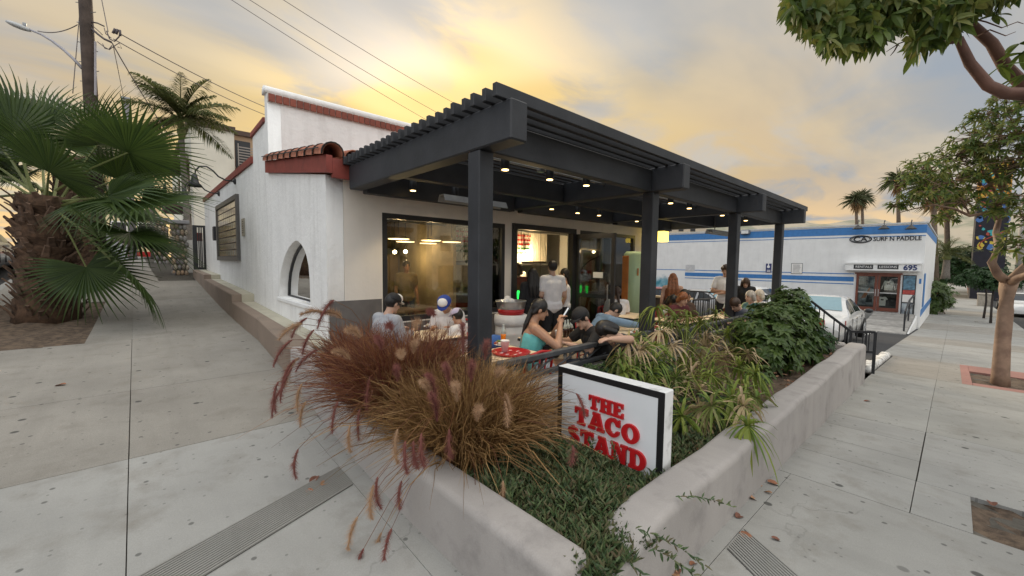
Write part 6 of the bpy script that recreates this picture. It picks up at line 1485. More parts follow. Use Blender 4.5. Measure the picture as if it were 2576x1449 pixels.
# ------------------------------------------------------------------ left background: apartments, pillars, gate
AY = 26.0; ap = thing('apartment_block', 'cream apartment block with brown roof edge and corner balconies behind the restaurant', 'building', (4, AY, 1.5))
CRM = stucco('cream_render', (.80, .76, .66), streak=.05, bump=.1); TAN = stucco('tan_render', (.50, .34, .22), streak=.08, bump=.1); BRF = mat('brown_fascia', (.09, .055, .04), .7)
za = PY(478, 300, AY).z; x0, x1, x2 = PY(478, 300, AY).x, PY(588, 322, AY).x, PY(660, 335, AY).x
xl = PY(412, 500, AY).x
MB().box(x0, x1, AY, AY+14, .8, za-.25).build('wall', CRM, ap)
MB().box(x0-.15, x1+.05, AY-.15, AY+14.1, za-.248, za).build('roof_edge', BRF, ap)
zb_ = PY(640, 335, AY+.8).z
MB().box(x1+.002, x2+6, AY+.8, AY+14, .8, zb_-.3).build('tan_wall', TAN, ap)
MB().box(x1+.052, x2+6, AY+.65, AY+14.05, zb_-.298, zb_-.05).build('roof_edge', BRF, ap)
bx0, bx1 = x1+.1, x1+1.5
d1, d0 = PY(600, 345, AY).z, PY(600, 415, AY).z
MB().box(x1+.15, x1+.85, AY+.74, AY+.798, d0, d1).build('balcony_door', DARKIN, ap)
bal = MB().box(bx0, bx1, AY-.3, AY+.79, d0-.35, d0-.1).build('balcony', BRF, ap)
for z in range(7): MB().box(bx0, bx1, AY-.3, AY-.27, d0+.02+z*.14, d0+.07+z*.14).build('slat', mat('balcony_metal', (.32, .28, .25), .5), bal)
for x in (bx0, bx1-.04): MB().box(x, x+.04, AY-.34, AY-.302, d0-.1, d0+1.05).build('post', mat('balcony_metal', ()), bal)
# street-side wing with windows and balconies
xw = PX  # wing face runs along the side street
wx_ = x0-.0
for i in range(4):
    for z in (2.6, 5.2): 
        wnd = MB().box(x0-.05, x0-.002, AY+1.2+i*3, AY+2.6+i*3, z, z+1.4).build('window', BRF, ap); MB().box(x0-.056, x0-.051, AY+1.3+i*3, AY+2.5+i*3, z+.1, z+1.3).build('pane', DARKIN, wnd)
for k_ in range(3):
    z = 2.2+k_*2.3; sb_ = MB().box(x0-1.0, x0-.06, AY+1.0, AY+6, z-.2, z).build('balcony', BRF, ap)
    for i in range(10): MB().box(x0-1.0, x0-.96, AY+1.0+i*.5, AY+1.04+i*.5, z+.001, z+.9).build('baluster', BLACKM, sb_)
    MB().box(x0-1.02, x0-.94, AY+1.0, AY+6, z+.901, z+.95).build('handrail', BLACKM, sb_)
MB().box(x0-.03, x0-.002, AY-.02, AY+.3, .9, za-.3).build('downpipe', mat('pipe_white', (.6, .58, .54)), ap)
nb = thing('yellow_house', 'pale yellow house at the top of the side street beyond the palms', 'building', (-3, 46, 1.7))
MB().box(-4.5, 1.6, 46, 52, 1.5, 6.0).build('wall', stucco('pale_yellow', (.75, .66, .42), .04, .1), nb)
MB().box(-4.7, 1.8, 45.8, 52.2, 6.0, 6.3).build('roof', BRF, nb)
for x in (-3.6, -1.4, .2): w_ = MB().box(x, x+1, 45.95, 45.998, 3.2, 4.6).build('window', WHITEP, nb); MB().box(x+.08, x+.92, 45.93, 45.949, 3.3, 4.5).build('pane', DARKIN, w_)
MB().box(-.9, .1, 45.95, 45.998, 1.72, 2.9).build('door', REDW, nb)
# pillars of rounded stones with caps
STN = [mat('cobble_%d' % i, c_, .75, var=.25, scale=7, bump=.4, bscale=25) for i, c_ in enumerate(((.20, .17, .14), (.28, .21, .15), (.24, .23, .22), (.34, .24, .16), (.17, .16, .16), (.36, .31, .25)))]
def pillar(label, x0, x1, y0, y1, z0, z1, seed):
    r = random.Random(seed); t = thing('stone_pillar', label, 'pillar', ((x0+x1)/2, y0, z0))
    MB().box(x0+.035, x1-.035, y0+.035, y1-.035, z0-.1, z1).build('core', mat('dark_mortar', (.09, .075, .06), .95, bump=.5), t)
    z = z0; rows = int((z1-z0)/.19); 
    for j in range(rows):
        zc = z0+(j+.5)*(z1-z0)/rows
        for face in range(2):
            n_ = 4 if face == 0 else 3
            for i in range(n_):
                off = (i+.5+(.25 if j % 2 else -.1))/n_
                if off > 1.02: continue
                rx, rz2 = (x1-x0)/n_*.52*r.uniform(.85, 1.15), .098*r.uniform(.85, 1.15)
                b = MB()
                if face == 0: b.ell((x0+(x1-x0)*off, y0+.04, zc+r.uniform(-.02, .02)), (rx, .055, rz2), 9, 6)
                else: b.ell((x0+.04, y0+(y1-y0)*off, zc+r.uniform(-.02, .02)), (.055, (y1-y0)/n_*.52, rz2), 9, 6)
                b.build('stone', STN[r.randrange(6)], t, True)
                if face == 0 and i == 0: pass
    MB().bbox(x0-.07, x1+.07, y0-.07, y1+.07, z1+.001, z1+.13, .02).build('cap', mat('slate_cap', (.26, .26, .27), .8, var=.15), t); return t
ztp = PY(450, 563, 18.5).z
xa_, xb_ = PY(433, 650, 18.5).x, PY(474, 650, 18.5).x
pillar('round-cobble stone pillar with slate cap beside the dark gate', xa_, xb_, 18.5, 19.0, G(1, 18.5)-.05, ztp, 3)
pillar('second cobble pillar standing behind the gate pillar up the street', xa_-.35, xa_+.10, 22.6, 23.1, G(1, 22)-.05, ztp+.35, 4)
gt = thing('iron_gate', 'dark metal gate with thin bars between cobble pillar and white wall', 'gate', (1.7, 18.45, 1.28))
ga, gb = PY(486, 640, 18.4).x, PY(523, 640, 18.4).x; g0, g1 = PY(500, 678, 18.4).z, PY(500, 567, 18.4).z
b = MB(); b.box(ga, ga+.13, 18.38, 18.44, g0, g1); b.box(gb-.12, gb, 18.38, 18.44, g0, g1); b.box(ga+.13, gb-.12, 18.385, 18.435, g1-.07, g1); b.box(ga+.13, gb-.12, 18.385, 18.435, g0, g0+.08); b.build('frame', BLACKM, gt)
for i in range(1, 4): x = ga+.13+(gb-ga-.25)*i/4; MB().box(x-.014, x+.014, 18.395, 18.425, g0+.08, g1-.07).build('bar', BLACKM, gt)
MB().box(ga+.13, gb-.12, 18.6, 18.62, g1-.55, g1-.25).build('red_board', REDW, gt)
MB().box(xb_+.01, 3.2, 19.3, 19.4, .9, g1-.5).build('back_panel', WHITE, gt)
c = V3((-.5, 27, G(-.5, 27))); t = thing('utility_cabinet', 'pale grey utility cabinet on the pavement behind the second palm', 'cabinet', c)
MB().bbox(c.x-.55, c.x+.25, c.y-.4, c.y+.4, c.z-.05, c.z+1.15, .03).build('case', mat('cabinet_grey', (.36, .37, .38), .6), t); MB().box(c.x-.5, c.x+.2, c.y-.412, c.y-.4005, c.z+.1, c.z+1.05).build('door', mat('cabinet_grey', ()), t)
t = thing('red_kerb_block', 'red painted kerb block at the top of the side street', 'kerb', (.3, 40, G(0, 40)))
MB().bbox(-.8, 1.5, 40, 40.3, G(0, 40)-.05, G(0, 40)+.35, .02).build('block', REDM, t)
# ------------------------------------------------------------------ utility poles, street lamp, wires
UPD = 12.5; WDP = mat('weathered_pole', (.075, .055, .045), .9, var=.35, scale=3, bump=.4, bscale=20)
pb0 = PD(214, 690, UPD); pb0.z = G(pb0.x, pb0.y)-.2; ptp = PD(218, 60, UPD)
up = thing('utility_pole', 'tall dark wooden utility pole rising behind the stout fan palm', 'pole', pb0)
ax_ = ptp.x, ptp.y
MB().tube([(ptp.x, ptp.y, pb0.z), (ptp.x, ptp.y, ptp.z), (ptp.x, ptp.y, 13.5)], [.19, .16, .14], 12).build('shaft', WDP, up, True)
for i in range(9):
    z = PD(215, 10+i*24, UPD).z; s = 1 if i % 2 else -1; p = V3((ptp.x, ptp.y, z)); MB().tube([p, p+CR*s*.30+V3((0, 0, .03))], .012, 5).build('step_peg', STEEL, up)
MB().tube([PD(240, 105, UPD), PD(240, 240, UPD)], .03, 6).build('riser_pipe', mat('pipe_grey', (.33, .31, .33), .6), up)
for (P, r) in (([(228, 55), (245, 58), (262, 66)], .02), ([(228, 70), (245, 85), (262, 98), (280, 106)], .03), ([(268, 78), (276, 98), (288, 104), (300, 92), (300, 76)], .018), ([(262, 70), (266, 85), (280, 96)], .012), ([(290, 72), (284, 84)], .035), ([(297, 74), (292, 86)], .035), ([(302, 76), (303, 90)], .03), ([(245, 105), (262, 118), (275, 125), (284, 118), (300, 108), (306, 122), (296, 118)], .012), ([(258, 110), (264, 122), (274, 124), (282, 114)], .012), ([(228, 60), (250, 80), (258, 88)], .012)):
    MB().tube([PD(x, y, UPD) for x, y in P], r, 6).build('cable_hardware', mat('cable_dark', (.09, .075, .08), .7), up, True)
lm = thing('street_lamp', 'curved grey street lamp arm with flat lamp head reaching from the utility pole', 'street lamp', PD(207, 172, UPD))
MB().tube([PD(207, 172, UPD), PD(185, 148, UPD), PD(160, 125, UPD), PD(130, 102, UPD), PD(105, 87, UPD), PD(76, 75, UPD)], [.045, .042, .04, .036, .032, .03], 8).build('arm', mat('lamp_grey', (.34, .33, .36), .5), lm, True)
h0, h1 = PD(76, 76, UPD), PD(22, 57, UPD); dv = (h1-h0)
secs = []
for u, a, c_ in ((0, .05, .05), (.2, .10, .07), (.5, .17, .085), (.8, .17, .075), (.95, .12, .05), (1.02, .05, .02)):
    p = h0+dv*u; sd = dv.cross(V3((0, 0, 1))).normalized(); secs.append([p+sd*a*math.cos(q)+V3((0, 0, 1))*c_*math.sin(q) for q in [6.283*j/12 for j in range(12)]])
MB().loft(secs).build('lamp_head', mat('lamp_head_grey', (.45, .46, .46), .45), lm, True)
c = h0+dv*.25; MB().bbox(c.x-.04, c.x+.04, c.y-.04, c.y+.04, c.z+.06, c.z+.16, .01).build('photocell', STEEL, lm)
b2_ = PD(326, 680, 19); b2_.z = 1.2; t2p = PD(316, 250, 19)
u2 = thing('utility_pole', 'shorter cut-off wooden pole behind the queen palm', 'pole', b2_)
MB().tube([(t2p.x, t2p.y, 1.1), (t2p.x, t2p.y, t2p.z*.6), (t2p.x, t2p.y, t2p.z)], [.16, .14, .13], 10).build('shaft', mat('grey_pole', (.20, .19, .2), .9, var=.3), u2, True)
MB().bbox(t2p.x-.15, t2p.x+.15, t2p.y-.15, t2p.y+.15, t2p.z+.001, t2p.z+.08, .01).build('cap', STEEL, u2)
WIR = mat('wire_grey', (.16, .14, .14), .7)
def wire(label, a, b, sag, r=.014, da=None, db=None):
    a, b = (PD(a[0], a[1], da), PD(b[0], b[1], db)); P = [a.lerp(b, i/14)-V3((0, 0, sag*4*(i/14)*(1-i/14))) for i in range(15)]
    tag(MB().tube(P, r, 5).build('overhead_wire', WIR, None, True, loc=a), label, 'wire', 'overhead wires')
wire('overhead wire from the utility pole splices down behind the white parapet, upper of two', (300, 84), (720, 290), .15, .016, 12.5, 22)
wire('overhead wire from the utility pole splices down behind the white parapet, lower of two', (285, 98), (730, 312), .2, .014, 12.5, 22)
wire('overhead wire crossing the sky over the parapet, lowest of three', (560, -15), (1110, 322), .15, .014, 18, 30)
wire('overhead wire crossing the sky over the parapet, middle of three', (610, -12), (1140, 305), .15, .014, 18, 30)
wire('overhead wire crossing the sky over the parapet, topmost of three', (690, -15), (1190, 285), .15, .014, 18, 30)
wire('thin guy wire running straight up beside the utility pole', (183, 235), (205, -20), 0, .012, 12.5, 12.5)
wire('service wire looping from the lamp arm to the utility pole', (95, 78), (195, 62), .12, .014, 12.5, 12.5)
wire('service wire dropping from the utility pole across the cream wall', (280, 105), (505, 440), .3, .016, 12.5, 19)
wire('service wire from the splices to the cut-off pole top', (284, 110), (312, 250), 0, .012, 12.5, 19)
wire('steep wire rising from the splices past the utility pole', (272, 80), (252, -20), 0, .012, 12.5, 13)
wire('service wire slanting down to the white wall behind the pillar', (395, 480), (520, 555), .05, .012, 17, 19)
# ------------------------------------------------------------------ patio furniture
TLEG = mat('table_leg_grey', (.42, .42, .42), .4, .5)
def table(label, c, sx, sy, rz=0, h=.76):
    c = Vector(c); t = thing('patio_table', label, 'table', c, rz)
    MB().bbox(-sx/2, sx/2, -sy/2, sy/2, h-.012, h, .004).build('top', WOODT, t, local=True)
    MB().bbox(-sx/2-.004, sx/2+.004, -sy/2-.004, sy/2+.004, h-.045, h-.0125, .004).build('edge', BLACKM, t, local=True)
    for i in (-1, 1):
        for j in (-1, 1): MB().tube([(i*(sx/2-.07), j*(sy/2-.07), 0), (i*(sx/2-.07), j*(sy/2-.07), h-.046)], .022, 10).build('leg', TLEG, t, True, local=True)
    return t
def chair_proto():
    t = thing('cafe_chair', 'x', 'chair', (0, 0, -50), 0, 'red metal cafe chairs')
    MB().bbox(-.20, .20, -.19, .20, .44, .46, .008).build('seat', REDM, t, local=True)
    for s in (-1, 1):
        MB().tube([(s*.19, .17, 0), (s*.175, .16, .44)], .013, 8).build('leg', REDM, t, True, local=True)
        MB().tube([(s*.19, -.21, 0), (s*.18, -.18, .44)], .013, 8).build('leg', REDM, t, True, local=True)
    P = [(-.185, -.19, .44), (-.19, -.215, .62), (-.185, -.24, .76), (-.14, -.26, .845), (0, -.265, .865), (.14, -.26, .845), (.185, -.24, .76), (.19, -.215, .62), (.185, -.19, .44)]
    MB().tube(P, .014, 8).build('back_frame', REDM, t, True, local=True)
    for x in (-.09, 0, .09): MB().tube([(x, -.19, .45), (x, -.225, .65), (x, -.262, .85)], .010, 6).build('back_bar', REDM, t, True, local=True)
    MB().tube([(-.18, -.19, .22), (.18, -.19, .22)], .009, 6).build('stretcher', REDM, t, True, local=True)
    return t
CH0 = chair_proto(); used_ch = [0]
def chair(label, x, y, rz):
    o = CH0 if not used_ch[0] else copy_tree(CH0); used_ch[0] = 1
    o.location = (x, y, FL(x)); o.rotation_euler = (0, 0, rz); o['label'] = label; return o
TH = .76
def tz(x): return FL(x)+TH
table('cream topped table where the woman in teal sits', (4.20, 3.44, FL(4.2)), 1.08, .82)
table('cream topped table with round red tray beside the nearest pergola post', (2.78, 3.12, FL(2.78)), .74, .62)
table('cream topped table where the boy in denim reaches for food', (5.75, 3.30, FL(5.75)), 1.15, .72)
table('small cream topped table under the restaurant window by the boy in the blue cap', (2.92, 4.62, FL(2.9)), .78, .72)
table('cream topped table of the woman with the headband', (7.7, 3.55, FL(7.7)), 1.1, .75)
table('cream topped table of the grey haired diners', (9.2, 3.15, FL(9.2)), 1.1, .75)
table('cream topped table of the woman in white behind the denim boy', (7.35, 4.45, FL(7.35)), .8, .7)
chair('red metal chair behind the woman in teal', 3.28, 3.95, R_(-140)); chair('red metal chair under the man in the black cap', 4.25, 3.0, R_(40))
chair('empty red metal chair tucked at the tray table', 2.85, 2.93, R_(0)); chair('red metal chair under the boy in denim', 5.55, 4.0, R_(180))
chair('red metal chair under the boy in the blue cap', 3.35, 4.9, R_(100)); chair('red metal chair of the person in the grey hoodie', 2.55, 5.05, R_(-150))
chair('red metal chair under the woman in white', 7.5, 4.95, R_(180)); chair('red metal chair of the woman with the headband', 8.3, 4.05, R_(150))
def cloth_(n_, c): return mat('cloth_'+n_, c, .85, var=.1, scale=11, bump=.5, bscale=16)
# barrel bin with bucket
c = PY(1285, 800, 4.95); c = V3((c.x, c.y, FL(c.x))); zd = PY(1285, 793, 4.95).z-c.z; BS = .26/.29
bn = thing('barrel_bin', 'white steel barrel bin lined with a pale bag beside the door', 'bin', c)
LA = lambda prof: [(r*BS, z*zd/.86) for r, z in prof]
MB().lathe(LA([(.28, 0), (.29, .02), (.29, .26), (.30, .28), (.29, .30), (.29, .56), (.30, .58), (.29, .60), (.29, .84), (.295, .86)]), 22, c).build('drum', mat('white_enamel', (.72, .71, .69), .45, var=.08, c2=(.45, .42, .38), c2s=6, c2a=(.6, .75)), bn, True)
MB().lathe(LA([(.298, .70), (.31, .78), (.305, .87), (.28, .88)]), 22, c).build('bag', mat('bin_bag', (.78, .77, .76), .5, var=.06, bump=.8, bscale=25), bn, True)
c = c+V3((0, 0, zd*.88/.86-.88))
bk = thing('metal_bucket', 'galvanised bucket with red band resting on the barrel bin', 'bucket', c+V3((0, 0, .88)))
MB().lathe([(.21, 0), (.225, .09)], 22, c+V3((0, 0, .882))).build('red_band', REDM, bk, True)
MB().lathe([(.226, .091), (.25, .21), (.26, .215), (.26, .225), (.245, .22), (.21, .11)], 22, c+V3((0, 0, .882))).build('pail', METAL, bk, True)
b = MB(); [b.ell(c+V3((rng.uniform(-.1, .1)-.12, rng.uniform(-.08, .08), 1.09+rng.uniform(0, .05))), (.06, .05, .05), 7, 5) for _ in range(5)]
tag(b.build('crumpled_napkins', PAPER, None, True), 'crumpled white napkins heaped in the metal bucket', 'napkins')
# cabinet by the window
cc = PY(1590, 700, 5.05); zt_ = PY(1600, 633, 5.05).z
cb_ = thing('tall_cabinet', 'tall rounded pale green cabinet with orange side beside the second pergola post', 'cabinet', (cc.x, 5.05, FL(cc.x)))
MB().bbox(cc.x-.13, cc.x+.30, 4.88, 5.25, FL(cc.x), zt_, .07).build('body', mat('pale_green_enamel', (.42, .55, .33), .4, var=.04), cb_, True).modifiers.new('s', 'EDGE_SPLIT').split_angle = R_(50)
MB().bbox(cc.x-.16, cc.x-.131, 5.06, 5.22, .45, zt_-.10, .012).build('side_panel', mat('orange_enamel', (.50, .17, .04), .45), cb_)
MB().bbox(cc.x-.08, cc.x-.04, 4.855, 4.879, zt_-.55, zt_-.38, .01).build('handle', mat('orange_enamel', ()), cb_)
MB().box(cc.x+.12, cc.x+.126, 4.868, 4.8805, .1, zt_-.1).build('seam', mat('seam_dark', (.1, .14, .08)), cb_)
cl2 = PY(1667, 595, 5.2); wl = thing('wall_lantern', 'glowing yellow square lantern at the end of the restaurant wall', 'lantern', cl2)
MB().bbox(cl2.x-.13, cl2.x+.13, 5.10, 5.3, cl2.z-.14, cl2.z+.13, .01).build('glass', emat('lantern_glow', (1, .72, .12), 2.2), wl); MB().bbox(cl2.x-.16, cl2.x+.16, 5.08, 5.33, cl2.z+.132, cl2.z+.18, .01).build('cap', BLACKM, wl); MB().box(cl2.x-.03, cl2.x+.03, 5.331, 5.6, cl2.z+.1, cl2.z+.16).build('bracket', BLACKM, wl)
bp = PY(1237, 840, 4.0); bgt = thing('shoulder_bag', 'blue and white bag standing beside the nearest pergola post', 'bag', (bp.x, bp.y, FL(bp.x)))
MB().bbox(bp.x-.14, bp.x+.14, bp.y-.09, bp.y+.09, FL(bp.x), FL(bp.x)+.62, .05).build('body', cloth_('bag_white', (.66, .66, .66)), bgt, True); MB().bbox(bp.x-.15, bp.x+.15, bp.y-.1, bp.y+.1, FL(bp.x)+.60, FL(bp.x)+.78, .05).build('flap', cloth_('bag_blue', (.04, .12, .38)), bgt, True)
# tableware
def cup(label, p, h=.15, r=.042, m=PAPER, straw=None):
    p = Vector(p); t = thing('paper_cup', label, 'cup', p)
    MB().lathe([(r*.72, 0), (r, h), (r*1.04, h+.004), (r*.95, h+.006)], 14, p).build('cup', m, t, True); MB().lathe([(r*1.06, h+.0065), (r*1.06, h+.014), (r*.4, h+.018)], 14, p).build('lid', PAPER, t)
    if straw: MB().tube([p+V3((0, 0, h)), p+V3((.01, 0, h+.09))], .005, 6).build('straw', straw, t)
def bottle(label, p, m, h=.24, r=.031):
    p = Vector(p); t = thing('glass_bottle', label, 'bottle', p)
    MB().lathe([(r*.9, 0), (r, .02), (r*.92, h*.3), (r, h*.45), (r*.95, h*.55)], 12, p).build('drink', m, t, True)
    MB().lathe([(r*.951, h*.552), (r*.6, h*.74), (r*.4, h*.85), (r*.4, h*.97), (r*.48, h)], 12, p).build('neck', mat('pale_glass', (.45, .5, .48), .1, var=0), t, True)
def food(label, p, seed, n=16, rad=.12):
    r = random.Random(seed); p = Vector(p); t = thing('food_plate', label, 'food', p)
    MB().lathe([(rad*.8, 0), (rad*1.15, .012), (rad*1.12, .016), (rad*.7, .006)], 18, p).build('plate', PAPER, t, True)
    cs = [mat('tortilla', (.58, .36, .14), .7), mat('lettuce', (.16, .26, .05), .6), mat('salsa', (.42, .06, .03), .5), mat('crema', (.7, .66, .56), .6)]
    for i in range(n):
        a, q = r.uniform(0, 6.28), rad*math.sqrt(r.random()); MB().ell(p+V3((q*math.cos(a), q*math.sin(a), .02+r.uniform(0, .03))), (r.uniform(.015, .045), r.uniform(.015, .03), r.uniform(.01, .022)), 8, 5, Matrix.Rotation(r.uniform(0, 3), 3, 'Z')).build('morsel', cs[r.randrange(4)], t, True)
def on(px, py, z): return PZ(px, py, z)
PINKC = mat('pink_paper', (.68, .46, .46), .6)
cup('white and pink paper cup with green straw before the woman in teal', on(1405, 872, tz(3.8)), .18, .045, mat('pinkish_paper', (.74, .68, .66), .6), mat('green_straw', (.05, .55, .10), .5))
food('plate of tacos between the woman in teal and the man in the cap', on(1392, 858, tz(3.9)), 1)
cup('small red salsa cup on the teal woman table', on(1377, 864, tz(3.8)), .04, .028, mat('salsa', ()))
bottle('orange soda bottle on the tray table', on(1266, 868, tz(2.7)), mat('orange_soda', (.75, .20, .01), .2))
tp = on(1285, 889, tz(2.75)); tr0 = thing('serving_tray', 'round red serving tray on the nearest table', 'tray', tp)
MB().lathe([(.0, 0), (.19, .0), (.21, .018), (.205, .02), (.18, .006), (.0, .006)], 26, tp+V3((0, 0, .003))).build('tray', REDM, tr0, True)
for i in range(7): a = 6.28*i/7; MB().box(tp.x+.1*math.cos(a)-.02, tp.x+.1*math.cos(a)+.02, tp.y+.1*math.sin(a)-.008, tp.y+.1*math.sin(a)+.008, tp.z+.0095, tp.z+.0115).build('printed_mark', PAPER, tr0)
cup('pink paper cup standing on the round red tray', on(1270, 885, tz(2.7)+.01), .11, .045, PINKC)
food('half eaten basket of food on the tray table', on(1262, 868, tz(2.7)), 2, 14, .08)
for i, (px, py) in enumerate(((1600, 838), (1630, 835), (1650, 830))): food(('plate of tacos before the boy in denim', 'pile of red salsa and chips beside the denim boy plate', 'white paper food tray at the end of the denim boy table')[i], on(px, py, tz(5.8)), 5+i, 12, .09)
for i, (px, py, lb) in enumerate(((1740, 800, 'food plate before the woman with the headband'), (1820, 790, 'red tray of food before the man in grey'), (1845, 785, 'food plate before the grey haired diners'))): food(lb, on(px, py, tz(8.5)), 9+i, 12, .1)
bottle('brown bottle on the far dining table', on(1822, 790, tz(8.7)), mat('brown_bottle', (.10, .03, .01), .15), .25)
for i, (px, py) in enumerate(((1428, 850), (1436, 848), (1421, 852))): bottle('dark soda bottle standing behind the white paper cup', on(px, py, tz(4.1)), mat('cola', (.03, .012, .008), .15), .24)
for g_ in [o for o in COL.objects if o.get('label') == 'dark soda bottle standing behind the white paper cup']: g_['group'] = 'dark soda bottles on the teal woman table'
food('basket of tacos before the boy in the blue cap', on(1085, 822, tz(2.95)), 20, 14, .1)
# ------------------------------------------------------------------ people
def skinmat(n_, c): return mat('skin_'+n_, c, .55, var=.06, scale=9)
SKA, SKB, SKC = skinmat('tan', (.42, .235, .15)), skinmat('light', (.52, .32, .23)), skinmat('brown', (.30, .155, .09))
HB, HR, HG, HW = mat('hair_black', (.012, .010, .009), .45, var=.3, scale=40), mat('hair_auburn', (.22, .075, .025), .5, var=.4, scale=30), mat('hair_grey', (.38, .34, .29), .6, var=.3, scale=30), mat('hair_blonde_grey', (.55, .47, .37), .6, var=.25, scale=30)
HBR = mat('hair_brown', (.055, .03, .018), .5, var=.3, scale=30)
def cloth(n_, c): return mat('cloth_'+n_, c, .85, var=.08, scale=11, bump=.7, bscale=16)
STAND = dict(pel=(0, 0, .95), wai=(0, .0, 1.08), che=(0, .01, 1.30), nec=(0, .0, 1.48), hea=(0, .025, 1.625), shR=(.175, 0, 1.42), shL=(-.175, 0, 1.42), elR=(.225, -.02, 1.14), elL=(-.225, -.02, 1.14), wrR=(.23, .08, .90), wrL=(-.23, .08, .90), hiR=(.09, 0, .92), hiL=(-.09, 0, .92), knR=(.10, .02, .50), knL=(-.10, .02, .50), anR=(.10, -.01, .09), anL=(-.10, -.01, .09))
SIT = {k: (x, y, z-.42) for k, (x, y, z) in STAND.items()}
SIT.update(knR=(.12, .43, .52), knL=(-.12, .43, .52), anR=(.12, .40, .09), anL=(-.12, .40, .09), elR=(.24, .12, .76), elL=(-.24, .12, .76), wrR=(.14, .36, .81), wrL=(-.14, .36, .81))
UPPER = ('wai', 'che', 'nec', 'hea', 'shR', 'shL')
def remesh(o, vox, sm_it=4):
    m_ = o.modifiers.new('union', 'REMESH'); m_.mode = 'VOXEL'; m_.voxel_size = vox; m_.use_smooth_shade = True
    s_ = o.modifiers.new('soften', 'SMOOTH'); s_.factor = .5; s_.iterations = sm_it
    return o
def person(label, loc, face, kind='sit', lean=0, tilt=0, ov={}, yaw=0, pitch=0, skin=SKA, top=None, sleeve='short', legs=None, shorts=False, hair=None, hstyle='short', cap_=None, vox=.014, scale=1.0, slim=1.0, chest=0, shoes=None):
    """loc: foot/seat anchor on the floor; face: world azimuth the body faces; local frame faces +y"""
    J = {k: Vector(v) for k, v in (STAND if kind == 'stand' else SIT).items()}
    pv = J['pel'].copy(); rot = Matrix.Rotation(R_(-lean), 3, 'X') @ Matrix.Rotation(R_(tilt), 3, 'Y')
    for k in UPPER: J[k] = pv+rot @ (J[k]-pv)
    if lean or tilt:
        for s in 'RL':
            if 'el'+s not in ov: J['el'+s] = pv+rot @ (J['el'+s]-pv)
            if 'wr'+s not in ov and kind == 'stand': J['wr'+s] = pv+rot @ (J['wr'+s]-pv)
    for k, v in ov.items(): J[k] = Vector(v)
    HM = rot @ Matrix.Rotation(R_(yaw), 3, 'Z') @ Matrix.Rotation(R_(-pitch), 3, 'X')
    hc = J['nec']+rot @ Vector((0, .005, .02))+HM @ Vector((0, .02, .125))
    t = thing('person', label, 'person', loc, face-math.pi/2); t.scale = (scale,)*3
    H_ = lambda p: hc+HM @ Vector(p)
    b = MB(); S = slim
    # trunk
    b.cap(J['pel']+V3((-.06, 0, 0)), J['pel']+V3((.06, 0, 0)), .115*S, .115*S); b.cap(J['pel'], J['wai'], .125*S, .115*S); b.cap(J['wai'], J['che'], .115*S, .125*S)
    for s in (-1, 1): b.cap(J['wai']+rot @ V3((s*.04, 0, 0)), J['che']+rot @ V3((s*.07, .0, .02)), .10*S, .105*S)
    b.cap(J['shR'].lerp(J['shL'], .15), J['shL'].lerp(J['shR'], .15), .062, .062); b.cap(J['che'], J['nec'], .10, .055); b.cap(J['nec']-rot @ V3((0, 0, .03)), hc-HM @ V3((0, .01, .06)), .052, .05)
    if chest:
        for s in (-1, 1): b.ell(J['che']+rot @ V3((s*.075, .085, -.02)), (.07, .06, .065))
    # head
    b.ell(hc+HM @ V3((0, -.012, .02)), (.076, .092, .098), 14, 10, HM); b.ell(H_((0, .022, -.045)), (.058, .066, .068), 12, 8, HM); b.cap(H_((0, .088, .01)), H_((0, .104, -.022)), .010, .014); b.ell(H_((0, .075, -.085)), (.026, .02, .02), 8, 6, HM)
    for s in (-1, 1): b.ell(H_((s*.078, -.008, -.005)), (.010, .020, .032), 8, 6, HM)
    arms = []
    for s in ('R', 'L'):
        sg_ = 1 if s == 'R' else -1
        sh, el_, wr = J['sh'+s], J['el'+s], J['wr'+s]
        b.cap(sh, el_, .052*S, .042*S); b.cap(el_, el_.lerp(wr, .35), .041*S, .040*S); b.cap(el_.lerp(wr, .35), wr, .040*S, .027)
        d = (wr-el_).normalized(); sd = d.cross(V3((0, 0, 1))); sd = sd.normalized() if sd.length > .1 else V3((1, 0, 0)); nn = sd.cross(d)
        pc = wr+d*.055; b.ell(pc, (.040, .048, .017), 10, 7, Matrix((sd, d, nn)).transposed())
        for i in range(4):
            k0 = wr+d*.088+sd*(-.029+.0195*i); l = (.062, .072, .068, .054)[i]; q1 = k0+d*l*.5-nn*.010; q2 = q1+(d*.6-nn*.8).normalized()*l*.5
            b.cap(k0-d*.02, q1, .0095, .009, 7); b.cap(q1, q2, .009, .0075, 7)
        th = wr+d*.035+sd*(-sg_*.033); b.cap(wr+d*.03, th, .014, .0125, 7); b.cap(th, th+(d*.8-nn*.35-sd*sg_*.3).normalized()*.045, .0115, .009, 7)
        b.cap(J['hi'+s], J['kn'+s], .085*S, .060*S); b.cap(J['kn'+s], J['kn'+s].lerp(J['an'+s], .35), .058*S, .057*S); b.cap(J['kn'+s].lerp(J['an'+s], .35), J['an'+s], .057*S, .037)
        b.cap(J['an'+s]-V3((0, .02, .03)), J['an'+s]+V3((0, .14, -.055)), .038, .03)
    bo = b.build('body', skin, t, True, local=True); remesh(bo, vox*.85, 3)
